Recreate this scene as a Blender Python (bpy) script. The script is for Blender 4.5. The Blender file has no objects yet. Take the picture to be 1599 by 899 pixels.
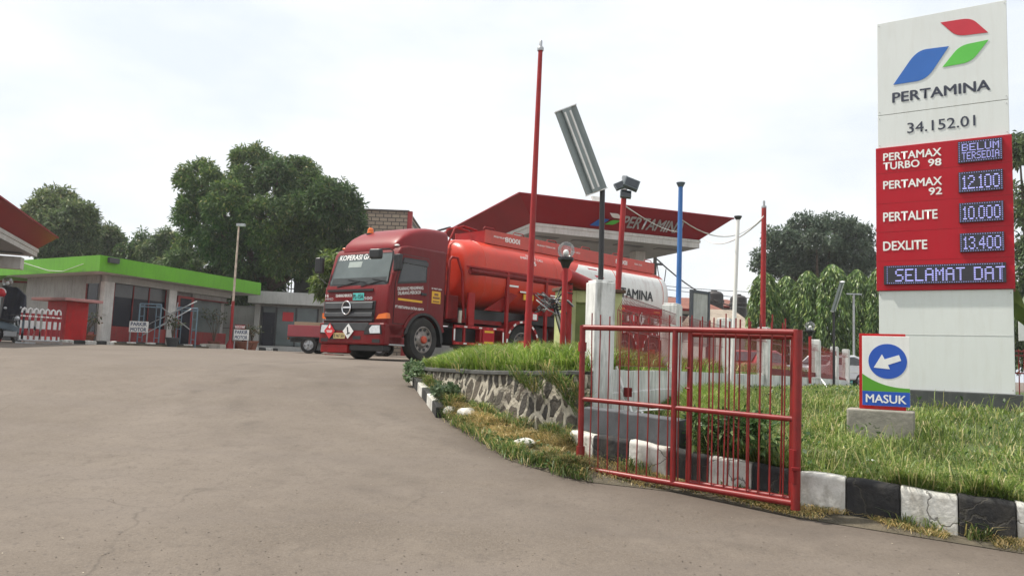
import bpy, bmesh, math, random
import numpy as np
from mathutils import Matrix, Vector, noise
random.seed(7); RNG = np.random.default_rng(11)
SC = bpy.context.scene
COL = SC.collection
R = math.radians

# ------------------------------------------------------------------ camera
EYE, FPX, PITCH, ROLL = 1.5, 1200.0, R(5.4), R(2.2)
cam_d = bpy.data.cameras.new('camera'); cam = bpy.data.objects.new('camera', cam_d); COL.objects.link(cam)
cam_d.sensor_width = 36.0; cam_d.lens = 36.0 * FPX / 1599.0
cam_d.clip_start = 0.1; cam_d.clip_end = 2000
CAMR = Matrix.Rotation(math.pi/2 + PITCH, 4, 'X') @ Matrix.Rotation(ROLL, 4, 'Z')
cam.matrix_world = Matrix.Translation((0, 0, EYE)) @ CAMR
SC.camera = cam

# ------------------------------------------------------------------ light
SUN_DIR = Vector((-0.93, 0.22, 0)).normalized() * math.cos(R(60)) + Vector((0, 0, math.sin(R(60))))
world = bpy.data.worlds.new('World'); SC.world = world; world.use_nodes = True
wt = world.node_tree; wt.nodes.clear()
def WN(t, **k):
    n = wt.nodes.new(t)
    for a, b in k.items(): setattr(n, a, b)
    return n
wo = WN('ShaderNodeOutputWorld'); wb = WN('ShaderNodeBackground'); wb.inputs['Strength'].default_value = 0.1
sky = WN('ShaderNodeTexSky', sky_type='NISHITA'); sky.sun_disc = False
sky.sun_elevation = R(60); sky.sun_rotation = math.atan2(SUN_DIR.x, SUN_DIR.y); sky.dust_density = 4.0; sky.air_density = 1.2
tc = WN('ShaderNodeTexCoord')
mp = WN('ShaderNodeMapping'); mp.inputs['Scale'].default_value = (1.0, 1.0, 2.6)
nz = WN('ShaderNodeTexNoise'); nz.inputs['Scale'].default_value = 2.1; nz.inputs['Detail'].default_value = 7; nz.inputs['Roughness'].default_value = .55
rp = WN('ShaderNodeValToRGB'); rp.color_ramp.elements[0].position = .36; rp.color_ramp.elements[1].position = .60
rp.color_ramp.elements[0].color = (6.9, 7.4, 8.0, 1); rp.color_ramp.elements[1].color = (8.75, 8.85, 8.85, 1)
mx = WN('ShaderNodeMix', data_type='RGBA'); mx.inputs['Factor'].default_value = .9
wt.links.new(tc.outputs['Generated'], mp.inputs['Vector']); wt.links.new(mp.outputs['Vector'], nz.inputs['Vector'])
wt.links.new(nz.outputs['Fac'], rp.inputs['Fac']); wt.links.new(sky.outputs['Color'], mx.inputs['A']); wt.links.new(rp.outputs['Color'], mx.inputs['B'])
wt.links.new(mx.outputs['Result'], wb.inputs['Color']); wt.links.new(wb.outputs['Background'], wo.inputs['Surface'])
sun_d = bpy.data.lights.new('sun', 'SUN'); sun = bpy.data.objects.new('sun', sun_d); COL.objects.link(sun)
sun_d.energy = 3.9; sun_d.angle = R(1.6); sun_d.color = (1.0, .94, .84)
sun.rotation_euler = SUN_DIR.to_track_quat('Z', 'Y').to_euler()
vs = SC.view_settings; vs.view_transform = 'Standard'; vs.look = 'None'; vs.exposure = 0.42; vs.gamma = 1.0; vs.use_curve_mapping = False
SC.cycles.use_denoising = True
SC.cycles.max_bounces = 8; SC.cycles.transparent_max_bounces = 8

# ------------------------------------------------------------------ photo-ray helpers (metres)
def ray(px, py): return CAMR.to_3x3() @ Vector(((px-799.5)/FPX, -(py-449.5)/FPX, -1.0))
def at(px, py, Y):
    d = ray(px, py); return Vector((0, 0, EYE)) + d * (Y/d.y)
def atz(px, py, z):
    d = ray(px, py); return Vector((0, 0, EYE)) + d * ((z-EYE)/d.z)
def onp(px, py, p0, u):
    """ray against the vertical plane through p0 along u: (distance along u, height)"""
    u = Vector((u[0], u[1], 0)).normalized(); n = Vector((-u.y, u.x, 0)); d = ray(px, py); o = Vector((0, 0, EYE))
    t = (Vector((p0[0], p0[1], 0)) - Vector((0, 0, 0))).dot(n) / d.dot(n)
    q = o + d*t; return (q - Vector((p0[0], p0[1], 0))).dot(u), q.z
PROFY = [-30, 0, 5, 8, 10.5, 13, 15, 17.5, 19.5, 23, 34, 60]; PROFZ = [-.1, -.05, 0, .3, .62, 1.02, 1.23, 1.33, 1.37, 1.41, 1.53, 1.55]
FENCE_Y = [9.85, 11.5, 13.41, 16.7, 20.03, 23.22, 25.9, 29.6, 32.1, 34.9]; FENCE_X = [1.20, 1.9, 2.82, 4.7, 6.64, 8.67, 10.3, 12.4, 13.9, 15.26]
def sstep(a, b, x):
    t = np.clip((np.asarray(x, float)-a)/(b-a), 0, 1); return t*t*(3-2*t)
_fy = np.arange(-30, 61, .25); _fz = np.interp(_fy, PROFY, PROFZ)
_k = np.exp(-np.linspace(-2, 2, 9)**2); _k /= _k.sum(); _fz = np.convolve(np.pad(_fz, 4, mode='edge'), _k, 'valid')
def ground_z(x, y):
    z = np.interp(y, _fy, _fz); s = sstep(9, 13, x); z = z + (np.minimum(z, .92) - z)*s
    # the lawn before the fence lies lower than the forecourt behind it
    f = sstep(-1.3, -.5, np.asarray(x, float) - np.interp(y, FENCE_Y, FENCE_X))*sstep(9.6, 10.4, y)*(1-sstep(36, 40, y))
    return z + (np.minimum(z, .35) - z)*f

# ------------------------------------------------------------------ materials
MAT = {}
def srgb(r, g, b):
    f = lambda c: (c/255/12.92) if c/255 <= .04045 else ((c/255+.055)/1.055)**2.4
    return (f(r), f(g), f(b))
class NT:
    def __init__(s, name):
        s.m = bpy.data.materials.new(name); s.m.use_nodes = True; s.t = s.m.node_tree; s.t.nodes.clear()
        s.out = s.n('ShaderNodeOutputMaterial'); s.b = s.n('ShaderNodeBsdfPrincipled'); s.l(s.b.outputs[0], s.out.inputs[0])
    def n(s, t, **k):
        q = s.t.nodes.new(t)
        for a, b in k.items(): setattr(q, a, b)
        return q
    def l(s, a, b): s.t.links.new(a, b)
    def noise(s, vec, scale, detail=4, rough=.55):
        q = s.n('ShaderNodeTexNoise'); q.inputs['Scale'].default_value = scale; q.inputs['Detail'].default_value = detail; q.inputs['Roughness'].default_value = rough
        s.l(vec, q.inputs['Vector']); return q.outputs['Fac']
    def ramp(s, fac, stops):
        q = s.n('ShaderNodeValToRGB'); e = q.color_ramp.elements
        while len(e) > 2: e.remove(e[-1])
        while len(e) < len(stops): e.new(.5)
        for i, (p, c) in enumerate(stops):
            e[i].position = p; e[i].color = (*c, 1) if len(c) == 3 else c
        s.l(fac, q.inputs['Fac']); return q.outputs['Color']
    def mix(s, fac, a, b, mode='MIX'):
        q = s.n('ShaderNodeMix', data_type='RGBA', blend_type=mode)
        for i, x in (('Factor', fac), ('A', a), ('B', b)):
            if isinstance(x, (int, float)): q.inputs[i].default_value = x
            elif isinstance(x, tuple): q.inputs[i].default_value = (*x, 1)
            else: s.l(x, q.inputs[i])
        return q.outputs['Result']
    def math(s, op, a, b=0.0, c=0.0):
        q = s.n('ShaderNodeMath', operation=op)
        for i, x in enumerate((a, b, c)):
            if isinstance(x, (int, float)): q.inputs[i].default_value = x
            else: s.l(x, q.inputs[i])
        return q.outputs[0]
    def obj(s, scale=(1, 1, 1), kind='Object'):
        c = s.n('ShaderNodeTexCoord'); m = s.n('ShaderNodeMapping'); m.inputs['Scale'].default_value = scale
        s.l(c.outputs[kind], m.inputs['Vector']); return m.outputs['Vector']
    def bump(s, h, strength=.3, dist=.02):
        q = s.n('ShaderNodeBump'); q.inputs['Strength'].default_value = strength; q.inputs['Distance'].default_value = dist
        s.l(h, q.inputs['Height']); s.l(q.outputs[0], s.b.inputs['Normal'])
def mat(name, col, rough=.5, metal=0.0, var=.12, scale=2.5, bump=0.0, bscale=30, dirt=0.0, dcol=(.12, .10, .08), coat=0.0, streak=True, spec=.5):
    """plain surface: base colour with soft variation, optional grime streaks and fine bump"""
    if name in MAT: return MAT[name]
    t = NT(name); v = t.obj()
    a = tuple(c*(1-var) for c in col); b = tuple(min(.95, c*(1+var)) for c in col)
    c = t.ramp(t.noise(v, scale, 5), [(.35, a), (.65, b)])
    if dirt > 0:
        v2 = t.obj((6, 6, .7) if streak else (1.5, 1.5, 1.5)); n2 = t.noise(v2, 1.6, 6, .65)
        m = t.ramp(n2, [(.48, (0, 0, 0)), (.72, (dirt,)*3)]); c = t.mix(m, c, dcol)
    t.l(c, t.b.inputs['Base Color'])
    t.b.inputs['Roughness'].default_value = rough; t.b.inputs['Metallic'].default_value = metal
    t.b.inputs['Specular IOR Level'].default_value = spec
    if coat: t.b.inputs['Coat Weight'].default_value = coat; t.b.inputs['Coat Roughness'].default_value = .08
    if bump: t.bump(t.noise(v, bscale, 4), bump, .01)
    MAT[name] = t.m; return t.m
def emit(name, col, s):
    t = NT(name); t.b.inputs['Base Color'].default_value = (*[c*.3 for c in col], 1); t.b.inputs['Emission Color'].default_value = (*col, 1); t.b.inputs['Emission Strength'].default_value = s
    MAT[name] = t.m; return t.m
def leafmat(name, stops, trans=.3, rough=.5, nscale=.5, nvar=.35):
    t = NT(name); g = t.n('ShaderNodeNewGeometry'); c = t.ramp(g.outputs['Random Per Island'], stops)
    nn = t.noise(t.obj(), nscale, 3); k = t.ramp(nn, [(.35, (1-nvar,)*3), (.65, (1+nvar,)*3)])
    c = t.mix(1.0, c, k, 'MULTIPLY'); t.l(c, t.b.inputs['Base Color']); t.b.inputs['Roughness'].default_value = rough
    tr = t.n('ShaderNodeBsdfTranslucent'); t.l(c, tr.inputs['Color']); ms = t.n('ShaderNodeMixShader'); ms.inputs[0].default_value = trans
    t.l(t.b.outputs[0], ms.inputs[1]); t.l(tr.outputs[0], ms.inputs[2]); t.l(ms.outputs[0], t.out.inputs[0])
    MAT[name] = t.m; return t.m

RED_PIPE = mat('red gate paint', (.20, .010, .009), .4, spec=.45, var=.18, scale=6, dirt=.45, dcol=(.16, .03, .02), bump=.06)
RED_POLE = mat('faded red pole paint', (.33, .022, .024), .55, spec=.3, var=.15, scale=3, dirt=.3, dcol=(.22, .10, .08))
RED_CAB = mat('dark red cab paint', (.150, .004, .006), .4, spec=.22, var=.08, scale=1.5, coat=.06, dirt=.12, dcol=(.22, .12, .1))
RED_TRUCK = mat('red chassis paint', (.30, .009, .010), .5, spec=.3, var=.15, dirt=.4, dcol=(.10, .03, .02))
RED_DARK = mat('old dark red paint', (.17, .010, .010), .6, spec=.25, var=.2, dirt=.4, dcol=(.06, .02, .02))
RED_CANOPY = mat('red canopy sheet', (.26, .010, .016), .5, spec=.25, var=.08, scale=.6, dirt=.2, dcol=(.20, .03, .03))
RED_SIGN = mat('red sign sheet', (.42, .008, .020), .45, spec=.25, var=.05, scale=1, dirt=.06)
RED_WALL = mat('red wall paint', (.26, .02, .02), .6, var=.15, dirt=.4)
RED_BRIGHT = mat('bright red board', (.45, .010, .012), .5, spec=.3, var=.12, dirt=.2)
WHITE_SIGN = mat('white sign sheet', (.68, .71, .69), .4, var=.03, scale=.8, dirt=.3, dcol=(.55, .55, .5))
WHITE = mat('white paint', (.80, .80, .78), .5, var=.05, dirt=.25, dcol=(.5, .48, .42))
WHITE_WALL = mat('weathered white wall paint', (.66, .67, .65), .75, var=.12, scale=3, dirt=.85, dcol=(.13, .13, .11), bump=.25)
def cracked(name, a, b, dc):
    t = NT(name); v = t.obj(); c = t.ramp(t.noise(v, 6, 6, .6), [(.3, a), (.7, b)])
    wv = t.n('ShaderNodeTexNoise'); wv.inputs['Scale'].default_value = 3; wv.inputs['Detail'].default_value = 5; t.l(v, wv.inputs['Vector']); wm = t.n('ShaderNodeVectorMath', operation='MULTIPLY_ADD'); wm.inputs[1].default_value = (.45, .45, .45); t.l(wv.outputs['Color'], wm.inputs[0]); t.l(v, wm.inputs[2])
    vo = t.n('ShaderNodeTexVoronoi', feature='DISTANCE_TO_EDGE'); vo.inputs['Scale'].default_value = 1.15; t.l(wm.outputs[0], vo.inputs['Vector']); ck = t.ramp(vo.outputs['Distance'], [(.003, (1,)*3), (.009, (0,)*3)])
    c = t.mix(t.ramp(t.noise(t.obj((2.5, 2.5, 1.2)), 2.2, 6, .68), [(.46, (0,)*3), (.70, (.75,)*3)]), c, dc); c = t.mix(t.math('MULTIPLY', ck, .8), c, (.06, .055, .045)); t.l(c, t.b.inputs['Base Color']); t.b.inputs['Roughness'].default_value = .85
    t.bump(t.math('SUBTRACT', t.noise(v, 16, 5), t.math('MULTIPLY', ck, .5)), .6, .02); MAT[name] = t.m; return t.m
WHITE_KERB = cracked('weathered white kerb paint', (.50, .49, .45), (.68, .67, .63), (.20, .175, .13))
BLACK_KERB = cracked('black kerb paint', (.012, .012, .013), (.024, .024, .026), (.06, .055, .045))
GREY_CEM = mat('dark grey painted cement', (.085, .09, .098), .8, var=.25, scale=4, dirt=.4, dcol=(.04, .04, .04), bump=.3, streak=False)
CONCRETE = mat('stained concrete', (.30, .28, .24), .85, var=.25, scale=5, dirt=.7, dcol=(.09, .085, .07), bump=.5, streak=False)
SOFFIT = mat('grey soffit panel', (.34, .35, .36), .6, var=.08, scale=.7)
OFFWHITE = mat('dirty white trim', (.56, .55, .52), .6, var=.08, dirt=.4, dcol=(.25, .23, .2))
LGREY = mat('light grey wall paint', (.42, .42, .40), .7, var=.08, scale=1.2, dirt=.35, dcol=(.2, .19, .17))
GREYWALL = mat('grey plaster wall', (.28, .275, .26), .8, var=.15, scale=1, dirt=.5, dcol=(.12, .11, .1))
GREEN_F = mat('green fascia sheet', (.13, .40, .018), .5, spec=.3, var=.08, scale=.5, dirt=.35, dcol=(.08, .2, .03))
BLACK = mat('black plastic', (.018, .018, .02), .45, var=.2)
DGREY = mat('dark grey plastic', (.05, .052, .056), .45, var=.15)
TYRE = mat('tyre rubber', (.022, .021, .02), .85, var=.3, dirt=.4, dcol=(.09, .08, .07), streak=False)
RIM = mat('dusty steel rim', (.30, .27, .25), .5, .5, var=.2, scale=8, dirt=.5, dcol=(.12, .08, .06), streak=False)
CHROME = mat('chrome', (.75, .75, .76), .15, 1.0, var=.04)
STEEL = mat('galvanised steel', (.42, .43, .44), .45, .7, var=.15, dirt=.3, dcol=(.2, .16, .12))
BLUE_P = mat('blue pole paint', (.035, .15, .42), .45, var=.12, dirt=.2)
SCAF = mat('blue grey scaffold paint', (.14, .22, .28), .55, var=.2, dirt=.4)
ORANGE_L = mat('orange lamp lens', (.75, .16, .015), .2, var=.08)
HUB = mat('orange red hub paint', (.50, .07, .03), .5, var=.2)
LENS = mat('headlamp lens', (.62, .64, .66), .08, .3, var=.1, scale=14)
YELLOW = mat('yellow sticker', (.75, .42, .02), .5, var=.06)
BUFF = mat('pale yellow plate', (.60, .46, .20), .5, var=.1)
TEAL = mat('teal sticker', (.10, .55, .52), .5, var=.05)
LETTER_W = mat('white lettering', (.82, .82, .8), .5, var=.03)
LETTER_B = mat('blue black lettering', (.028, .035, .06), .5, var=.05)
LETTER_K = mat('black lettering', (.02, .02, .024), .5, var=.05)
LETTER_R = mat('red lettering', (.55, .02, .03), .5, var=.05)
LOGO_B = mat('emblem blue', (.022, .13, .46), .4, var=.04)
LOGO_G = mat('emblem green', (.10, .50, .06), .4, var=.04)
LOGO_R = mat('emblem red', (.52, .02, .04), .4, var=.04)
SIGN_BLUE = mat('traffic blue', (.012, .085, .46), .35, var=.04)
WOOD = mat('bark', (.09, .065, .045), .9, var=.3, scale=6, bump=.6)
POT = mat('terracotta pot', (.26, .09, .05), .8, var=.15, dirt=.4)
CARD = mat('cardboard', (.44, .33, .21), .8, var=.08)
NAVY = mat('navy tarpaulin', (.016, .018, .03), .7, var=.25, scale=3)
LIMEBOX = mat('peeling yellow green paint', (.44, .46, .22), .7, var=.12, scale=5, dirt=.45, dcol=(.22, .22, .07), bump=.3)
LIMEIN = mat('darker olive recess', (.15, .18, .06), .8, var=.2)  # back of the cabinet recess, a darker olive than the body
LED_W = emit('led violet white', (.46, .46, 1.0), .95)
LED_D = emit('led border blue', (.40, .42, .9), .5)
LEDBACK = mat('led screen black', (.022, .022, .030), .35, var=.2)
CABLE_W = mat('pale rope', (.58, .57, .54), .7, var=.1)
CABLE_K = mat('black cable', (.03, .03, .032), .6, var=.2)
def glassmat(name, col, rough=.06, spec=.5, var=.15, coat=.25):
    return mat(name, col, rough, 0.0, var=var, scale=1.2, spec=spec, coat=coat)
GLASS = glassmat('dark window glass', (.020, .024, .030))
WSCREEN = glassmat('windscreen glass', (.10, .125, .125))
SHOPGLASS = glassmat('shop glass', (.010, .011, .020), .18, .25, coat=.0)
SHOPGLASS2 = glassmat('pale shop glass', (.10, .125, .125), .15, .4, coat=.1)
t = NT('clear lamp globe'); tr_ = t.n('ShaderNodeBsdfTransparent'); gl_ = t.n('ShaderNodeBsdfGlossy'); gl_.inputs['Roughness'].default_value = .04; lw = t.n('ShaderNodeLayerWeight'); lw.inputs['Blend'].default_value = .35
ms = t.n('ShaderNodeMixShader'); t.l(t.math('MULTIPLY_ADD', lw.outputs['Fresnel'], .75, .06), ms.inputs[0]); t.l(tr_.outputs[0], ms.inputs[1]); t.l(gl_.outputs[0], ms.inputs[2]); t.l(ms.outputs[0], t.out.inputs[0]); tr_.inputs['Color'].default_value = (.93, .94, .94, 1); GLOBE = t.m

# ------------------------------------------------------------------ mesh builder
WM = {}
class MB:
    def __init__(s, M=None): s.v = []; s.f = []; s.mi = []; s.m = 0; s.M = M; s.uv = {}
    def add(s, vs, fs, uvs=None):
        b = len(s.v)
        for p in vs:
            p = Vector(p); s.v.append(s.M @ p if s.M is not None else p)
        for k, f in enumerate(fs):
            if uvs: s.uv[len(s.f)] = uvs[k]
            s.f.append(tuple(b+i for i in f)); s.mi.append(s.m)
        return s
    def bx(s, x0, x1, y0, y1, z0, z1):
        x0, x1 = min(x0, x1), max(x0, x1); y0, y1 = min(y0, y1), max(y0, y1); z0, z1 = min(z0, z1), max(z0, z1)
        v = [(x0, y0, z0), (x1, y0, z0), (x1, y1, z0), (x0, y1, z0), (x0, y0, z1), (x1, y0, z1), (x1, y1, z1), (x0, y1, z1)]
        return s.add(v, [(3, 2, 1, 0), (4, 5, 6, 7), (0, 1, 5, 4), (1, 2, 6, 5), (2, 3, 7, 6), (3, 0, 4, 7)])
    def prism(s, loop, off):
        """closed loop of 3-D points, extruded by off"""
        n = len(loop); L = [Vector(p) for p in loop]; o = Vector(off)
        nrm = sum(((L[i]-L[0]).cross(L[(i+1) % n]-L[0]) for i in range(n)), Vector())
        if nrm.dot(o) > 0: L = L[::-1]
        v = L + [p+o for p in L]
        f = [tuple(range(n)), tuple(range(2*n-1, n-1, -1))] + [(i, i+n, (i+1) % n+n, (i+1) % n) for i in range(n)]
        return s.add(v, f)
    def seg(s, a, b, w, h):
        """rectangular bar from a to b; h is measured along the more vertical side axis"""
        a, b = Vector(a), Vector(b); d = (b-a).normalized(); up = Vector((0, 0, 1)) if abs(d.z) < .95 else Vector((0, 1, 0))
        x = d.cross(up).normalized()*w/2; y = x.cross(d).normalized()*h/2
        return s.prism([a-x-y, a+x-y, a+x+y, a-x+y], b-a)
    def tube(s, pts, r, n=8, cap=True, closed=False):
        P = [Vector(p) for p in pts]; rr = r if isinstance(r, (list, tuple)) else [r]*len(P); N = len(P)
        vs = []; ref = None
        for i, p in enumerate(P):
            if closed: d = P[(i+1) % N]-P[i-1]
            else: d = (P[min(i+1, N-1)]-P[max(i-1, 0)])
            d.normalize()
            if ref is None: ref = Vector((0, 0, 1)) if abs(d.z) < .9 else Vector((1, 0, 0))
            x = (ref - d*ref.dot(d)).normalized(); y = d.cross(x); ref = x
            for k in range(n):
                a = 2*math.pi*k/n; vs.append(p + (x*math.cos(a)+y*math.sin(a))*rr[i])
        fs = []
        for i in range(N if closed else N-1):
            j = (i+1) % N
            for k in range(n): fs.append((i*n+k, i*n+(k+1) % n, j*n+(k+1) % n, j*n+k))
        if cap and not closed: fs += [tuple(range(n-1, -1, -1)), tuple(range((N-1)*n, N*n))]
        return s.add(vs, fs)
    def loft(s, secs, cap=True):
        n = len(secs[0]); vs = [p for q in secs for p in q]; fs = []
        for i in range(len(secs)-1):
            for k in range(n): fs.append((i*n+k, i*n+(k+1) % n, (i+1)*n+(k+1) % n, (i+1)*n+k))
        if cap: fs += [tuple(range(n-1, -1, -1)), tuple(range((len(secs)-1)*n, len(secs)*n))]
        return s.add(vs, fs)
    def lathe(s, prof, c=(0, 0, 0), axis='Z', n=24, cap=True):
        """prof: (radius, height) pairs round the axis through c"""
        c = Vector(c); vs = []; fs = []
        for r, h in prof:
            for k in range(n):
                a = 2*math.pi*k/n; p, q = r*math.cos(a), r*math.sin(a)
                vs.append(c + (Vector((p, q, h)) if axis == 'Z' else Vector((p, h, q)) if axis == 'Y' else Vector((h, p, q))))
        for i in range(len(prof)-1):
            for k in range(n): fs.append((i*n+k, i*n+(k+1) % n, (i+1)*n+(k+1) % n, (i+1)*n+k))
        if cap: fs += [tuple(range(n-1, -1, -1)), tuple(range((len(prof)-1)*n, len(prof)*n))]
        return s.add(vs, fs)
    def ball(s, c, r, n=16, m=10, sc=(1, 1, 1)):
        prof = [(max(1e-4, math.sin(math.pi*i/m))*r, -math.cos(math.pi*i/m)*r) for i in range(m+1)]
        c = Vector(c); vs = []; fs = []
        for rr, h in prof:
            for k in range(n):
                a = 2*math.pi*k/n; vs.append(c+Vector((rr*math.cos(a)*sc[0], rr*math.sin(a)*sc[1], h*sc[2])))
        for i in range(m):
            for k in range(n): fs.append((i*n+k, i*n+(k+1) % n, (i+1)*n+(k+1) % n, (i+1)*n+k))
        return s.add(vs, fs)
    def build(s, name, mats, parent=None, world=False, smooth=None, bevel=0.0, seg=2, label=None):
        mats = mats if isinstance(mats, (list, tuple)) else [mats]
        me = bpy.data.meshes.new(name); V = s.v
        if parent is not None and world:
            I = WM[parent.name].inverted(); V = [I @ p for p in V]
        me.from_pydata([tuple(p) for p in V], [], s.f)
        for m in mats: me.materials.append(m)
        me.polygons.foreach_set('material_index', s.mi)
        if s.uv:
            ul = me.uv_layers.new(name='UVMap')
            for fi, q in s.uv.items():
                for k, li in enumerate(me.polygons[fi].loop_indices): ul.data[li].uv = q[k]
        me.update()
        if not me.validate(): pass
        bm = bmesh.new(); bm.from_mesh(me); bmesh.ops.recalc_face_normals(bm, faces=bm.faces); bm.to_mesh(me); bm.free()
        if smooth:
            me.polygons.foreach_set('use_smooth', [True]*len(me.polygons)); me.set_sharp_from_angle(angle=R(smooth))
        o = bpy.data.objects.new(name, me); COL.objects.link(o)
        if parent is not None: o.parent = parent; WM[o.name] = WM[parent.name]
        else: WM[o.name] = Matrix.Identity(4)
        if bevel:
            b = o.modifiers.new('bevel', 'BEVEL'); b.width = bevel; b.segments = seg; b.limit_method = 'ANGLE'; b.angle_limit = R(35)
        if label: o['label'] = label
        return o
def tag(o, label, cat, group=None):
    o['label'] = label; o['category'] = cat
    if group: o['group'] = group
    return o
def struct(o, kind='structure'): o['kind'] = kind; return o
def thing(name, label, cat, loc=(0, 0, 0), rz=0.0, group=None):
    o = bpy.data.objects.new(name, None); COL.objects.link(o); o.location = loc; o.rotation_euler = (0, 0, rz); o.empty_display_size = .3
    WM[o.name] = Matrix.Translation(Vector(loc)) @ Matrix.Rotation(rz, 4, 'Z'); return tag(o, label, cat, group)
def dup(root, loc, rz=None, label=None, scale=None):
    def cp(o, par):
        c = o.copy(); COL.objects.link(c); c.parent = par
        for ch in [x for x in bpy.data.objects if x.parent == o]: cp(ch, c)
        return c
    r = cp(root, None); r.location = loc
    if rz is not None: r.rotation_euler = (0, 0, rz)
    if scale: r.scale = (scale,)*3
    if label: r['label'] = label
    return r
def frame(o, x, y):
    x = Vector(x).normalized(); y = Vector(y); y = (y - x*y.dot(x)).normalized(); z = x.cross(y)
    M = Matrix((x, y, z)).transposed().to_4x4(); M.translation = Vector(o); return M
def text(body, parent, m, M, h, w=None, bold=.02, ext=.003, name='lettering', align='L'):
    """lettering as a flat mesh: M places its lower left corner (x right, y up, z out of the face)"""
    cu = bpy.data.curves.new(name, 'FONT'); cu.body = body; cu.size = 1; cu.extrude = .0; cu.offset = 0.0; cu.resolution_u = 3
    o = bpy.data.objects.new(name, cu); COL.objects.link(o); dg = bpy.context.evaluated_depsgraph_get()
    me = bpy.data.meshes.new_from_object(o.evaluated_get(dg)); bpy.data.objects.remove(o); bpy.data.curves.remove(cu)
    n = len(me.vertices); c = np.empty(n*3); me.vertices.foreach_get('co', c); c = c.reshape(n, 3)
    lo, hi = c.min(0), c.max(0); sy = h/(hi[1]-lo[1]); sx = (w/(hi[0]-lo[0])) if w else sy
    c[:, 0] = (c[:, 0]-lo[0])*sx; c[:, 1] = (c[:, 1]-lo[1])*sy; c[:, 2] = ext
    if align == 'C': c[:, 0] -= (hi[0]-lo[0])*sx/2
    if align == 'R': c[:, 0] -= (hi[0]-lo[0])*sx
    if bold > .008:                                        # heavier strokes: shifted copies, each a hair in front of the last
        npol = len(me.polygons); vi = np.empty(len(me.loops), np.int32); me.loops.foreach_get('vertex_index', vi); tot = np.empty(npol, np.int32); me.polygons.foreach_get('loop_total', tot)
        cc, vv = [], []; bb = bold*.72
        for k, (ox, oy) in enumerate(((0, 0), (bb, 0), (-bb, 0), (0, bb*.7), (0, -bb*.7))):
            q = c.copy(); q[:, 0] += ox*sx; q[:, 1] += oy*sy; q[:, 2] += k*.00025; cc.append(q); vv.append(vi+k*n)
        bpy.data.meshes.remove(me); c = np.concatenate(cc); vi = np.concatenate(vv); tot = np.tile(tot, 5); n = len(c)
        me = bpy.data.meshes.new(name); me.vertices.add(n); me.loops.add(len(vi)); me.loops.foreach_set('vertex_index', vi); me.polygons.add(len(tot)); me.polygons.foreach_set('loop_start', np.r_[0, np.cumsum(tot)[:-1]].astype(np.int32)); me.polygons.foreach_set('loop_total', tot)
    A = np.array(M); c = c @ A[:3, :3].T + A[:3, 3]; me.vertices.foreach_set('co', c.ravel()); me.materials.clear(); me.materials.append(m); me.update(calc_edges=True)
    o = bpy.data.objects.new(name, me); COL.objects.link(o)
    if parent is not None: o.parent = parent
    return o
def npmesh(name, V, F, m, smooth=False, nv=4):
    """V (n,3), F (k,nv) index array or list of such arrays"""
    Fs = F if isinstance(F, list) else [F]; me = bpy.data.meshes.new(name); me.vertices.add(len(V)); me.vertices.foreach_set('co', np.asarray(V, np.float32).ravel())
    loops = np.concatenate([f.ravel() for f in Fs]); tot = np.concatenate([np.full(len(f), f.shape[1]) for f in Fs]); st = np.concatenate([[0], np.cumsum(tot)[:-1]])
    me.loops.add(len(loops)); me.loops.foreach_set('vertex_index', loops.astype(np.int32)); me.polygons.add(len(tot)); me.polygons.foreach_set('loop_start', st.astype(np.int32)); me.polygons.foreach_set('loop_total', tot.astype(np.int32))
    if smooth: me.polygons.foreach_set('use_smooth', np.ones(len(tot), bool))
    me.materials.append(m); me.update(calc_edges=True); me.validate()
    o = bpy.data.objects.new(name, me); COL.objects.link(o); WM[o.name] = Matrix.Identity(4); return o
# ------------------------------------------------------------------ ground
t = NT('worn dusty asphalt'); v = t.obj(); _ps = t.n('ShaderNodeSeparateXYZ'); t.l(t.n('ShaderNodeTexCoord').outputs['Object'], _ps.inputs[0]); px_in, py_in = _ps.outputs[0], _ps.outputs[1]
c = t.ramp(t.noise(v, .35, 6, .6), [(.3, (.104, .084, .067)), (.5, (.140, .116, .095)), (.7, (.178, .150, .126))])
c = t.mix(t.ramp(t.noise(v, 60, 3, .7), [(.4, (.0,)*3), (.7, (.5,)*3)]), c, (.225, .192, .160))
c = t.mix(t.ramp(t.noise(v, 22, 4, .7), [(.57, (.0,)*3), (.66, (.85,)*3)]), c, (.115, .098, .085))
c = t.mix(t.ramp(t.noise(v, 5.5, 6, .72), [(.50, (.0,)*3), (.70, (.6,)*3)]), c, (.118, .098, .082))
c = t.mix(t.ramp(t.noise(v, 2.3, 7, .72), [(.54, (.0,)*3), (.72, (.5,)*3)]), c, (.20, .168, .138))
# tyre tracks sweeping round the bank
rd = t.math('SQRT', t.math('ADD', t.math('POWER', t.math('SUBTRACT', px_in, 3.2), 2), t.math('POWER', t.math('SUBTRACT', py_in, 14.5), 2)))
for r_, w_ in ((6.1, .16), (6.45, .12), (7.9, .18), (8.4, .12)):
    bd = t.ramp(t.math('DIVIDE', t.math('ABSOLUTE', t.math('SUBTRACT', rd, r_)), w_*2), [(.0, (.42,)*3), (1.0, (0,)*3)]); bd = t.mix(1.0, bd, t.ramp(t.noise(v, 1.1, 5, .7), [(.40, (0,)*3), (.62, (1,)*3)]), 'MULTIPLY'); c = t.mix(bd, c, (.075, .062, .053))
c = t.mix(t.ramp(t.noise(t.obj((.25, 1.6, 1)), .9, 5, .6), [(.46, (0,)*3), (.72, (.55,)*3)]), c, (.15, .127, .11))
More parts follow.
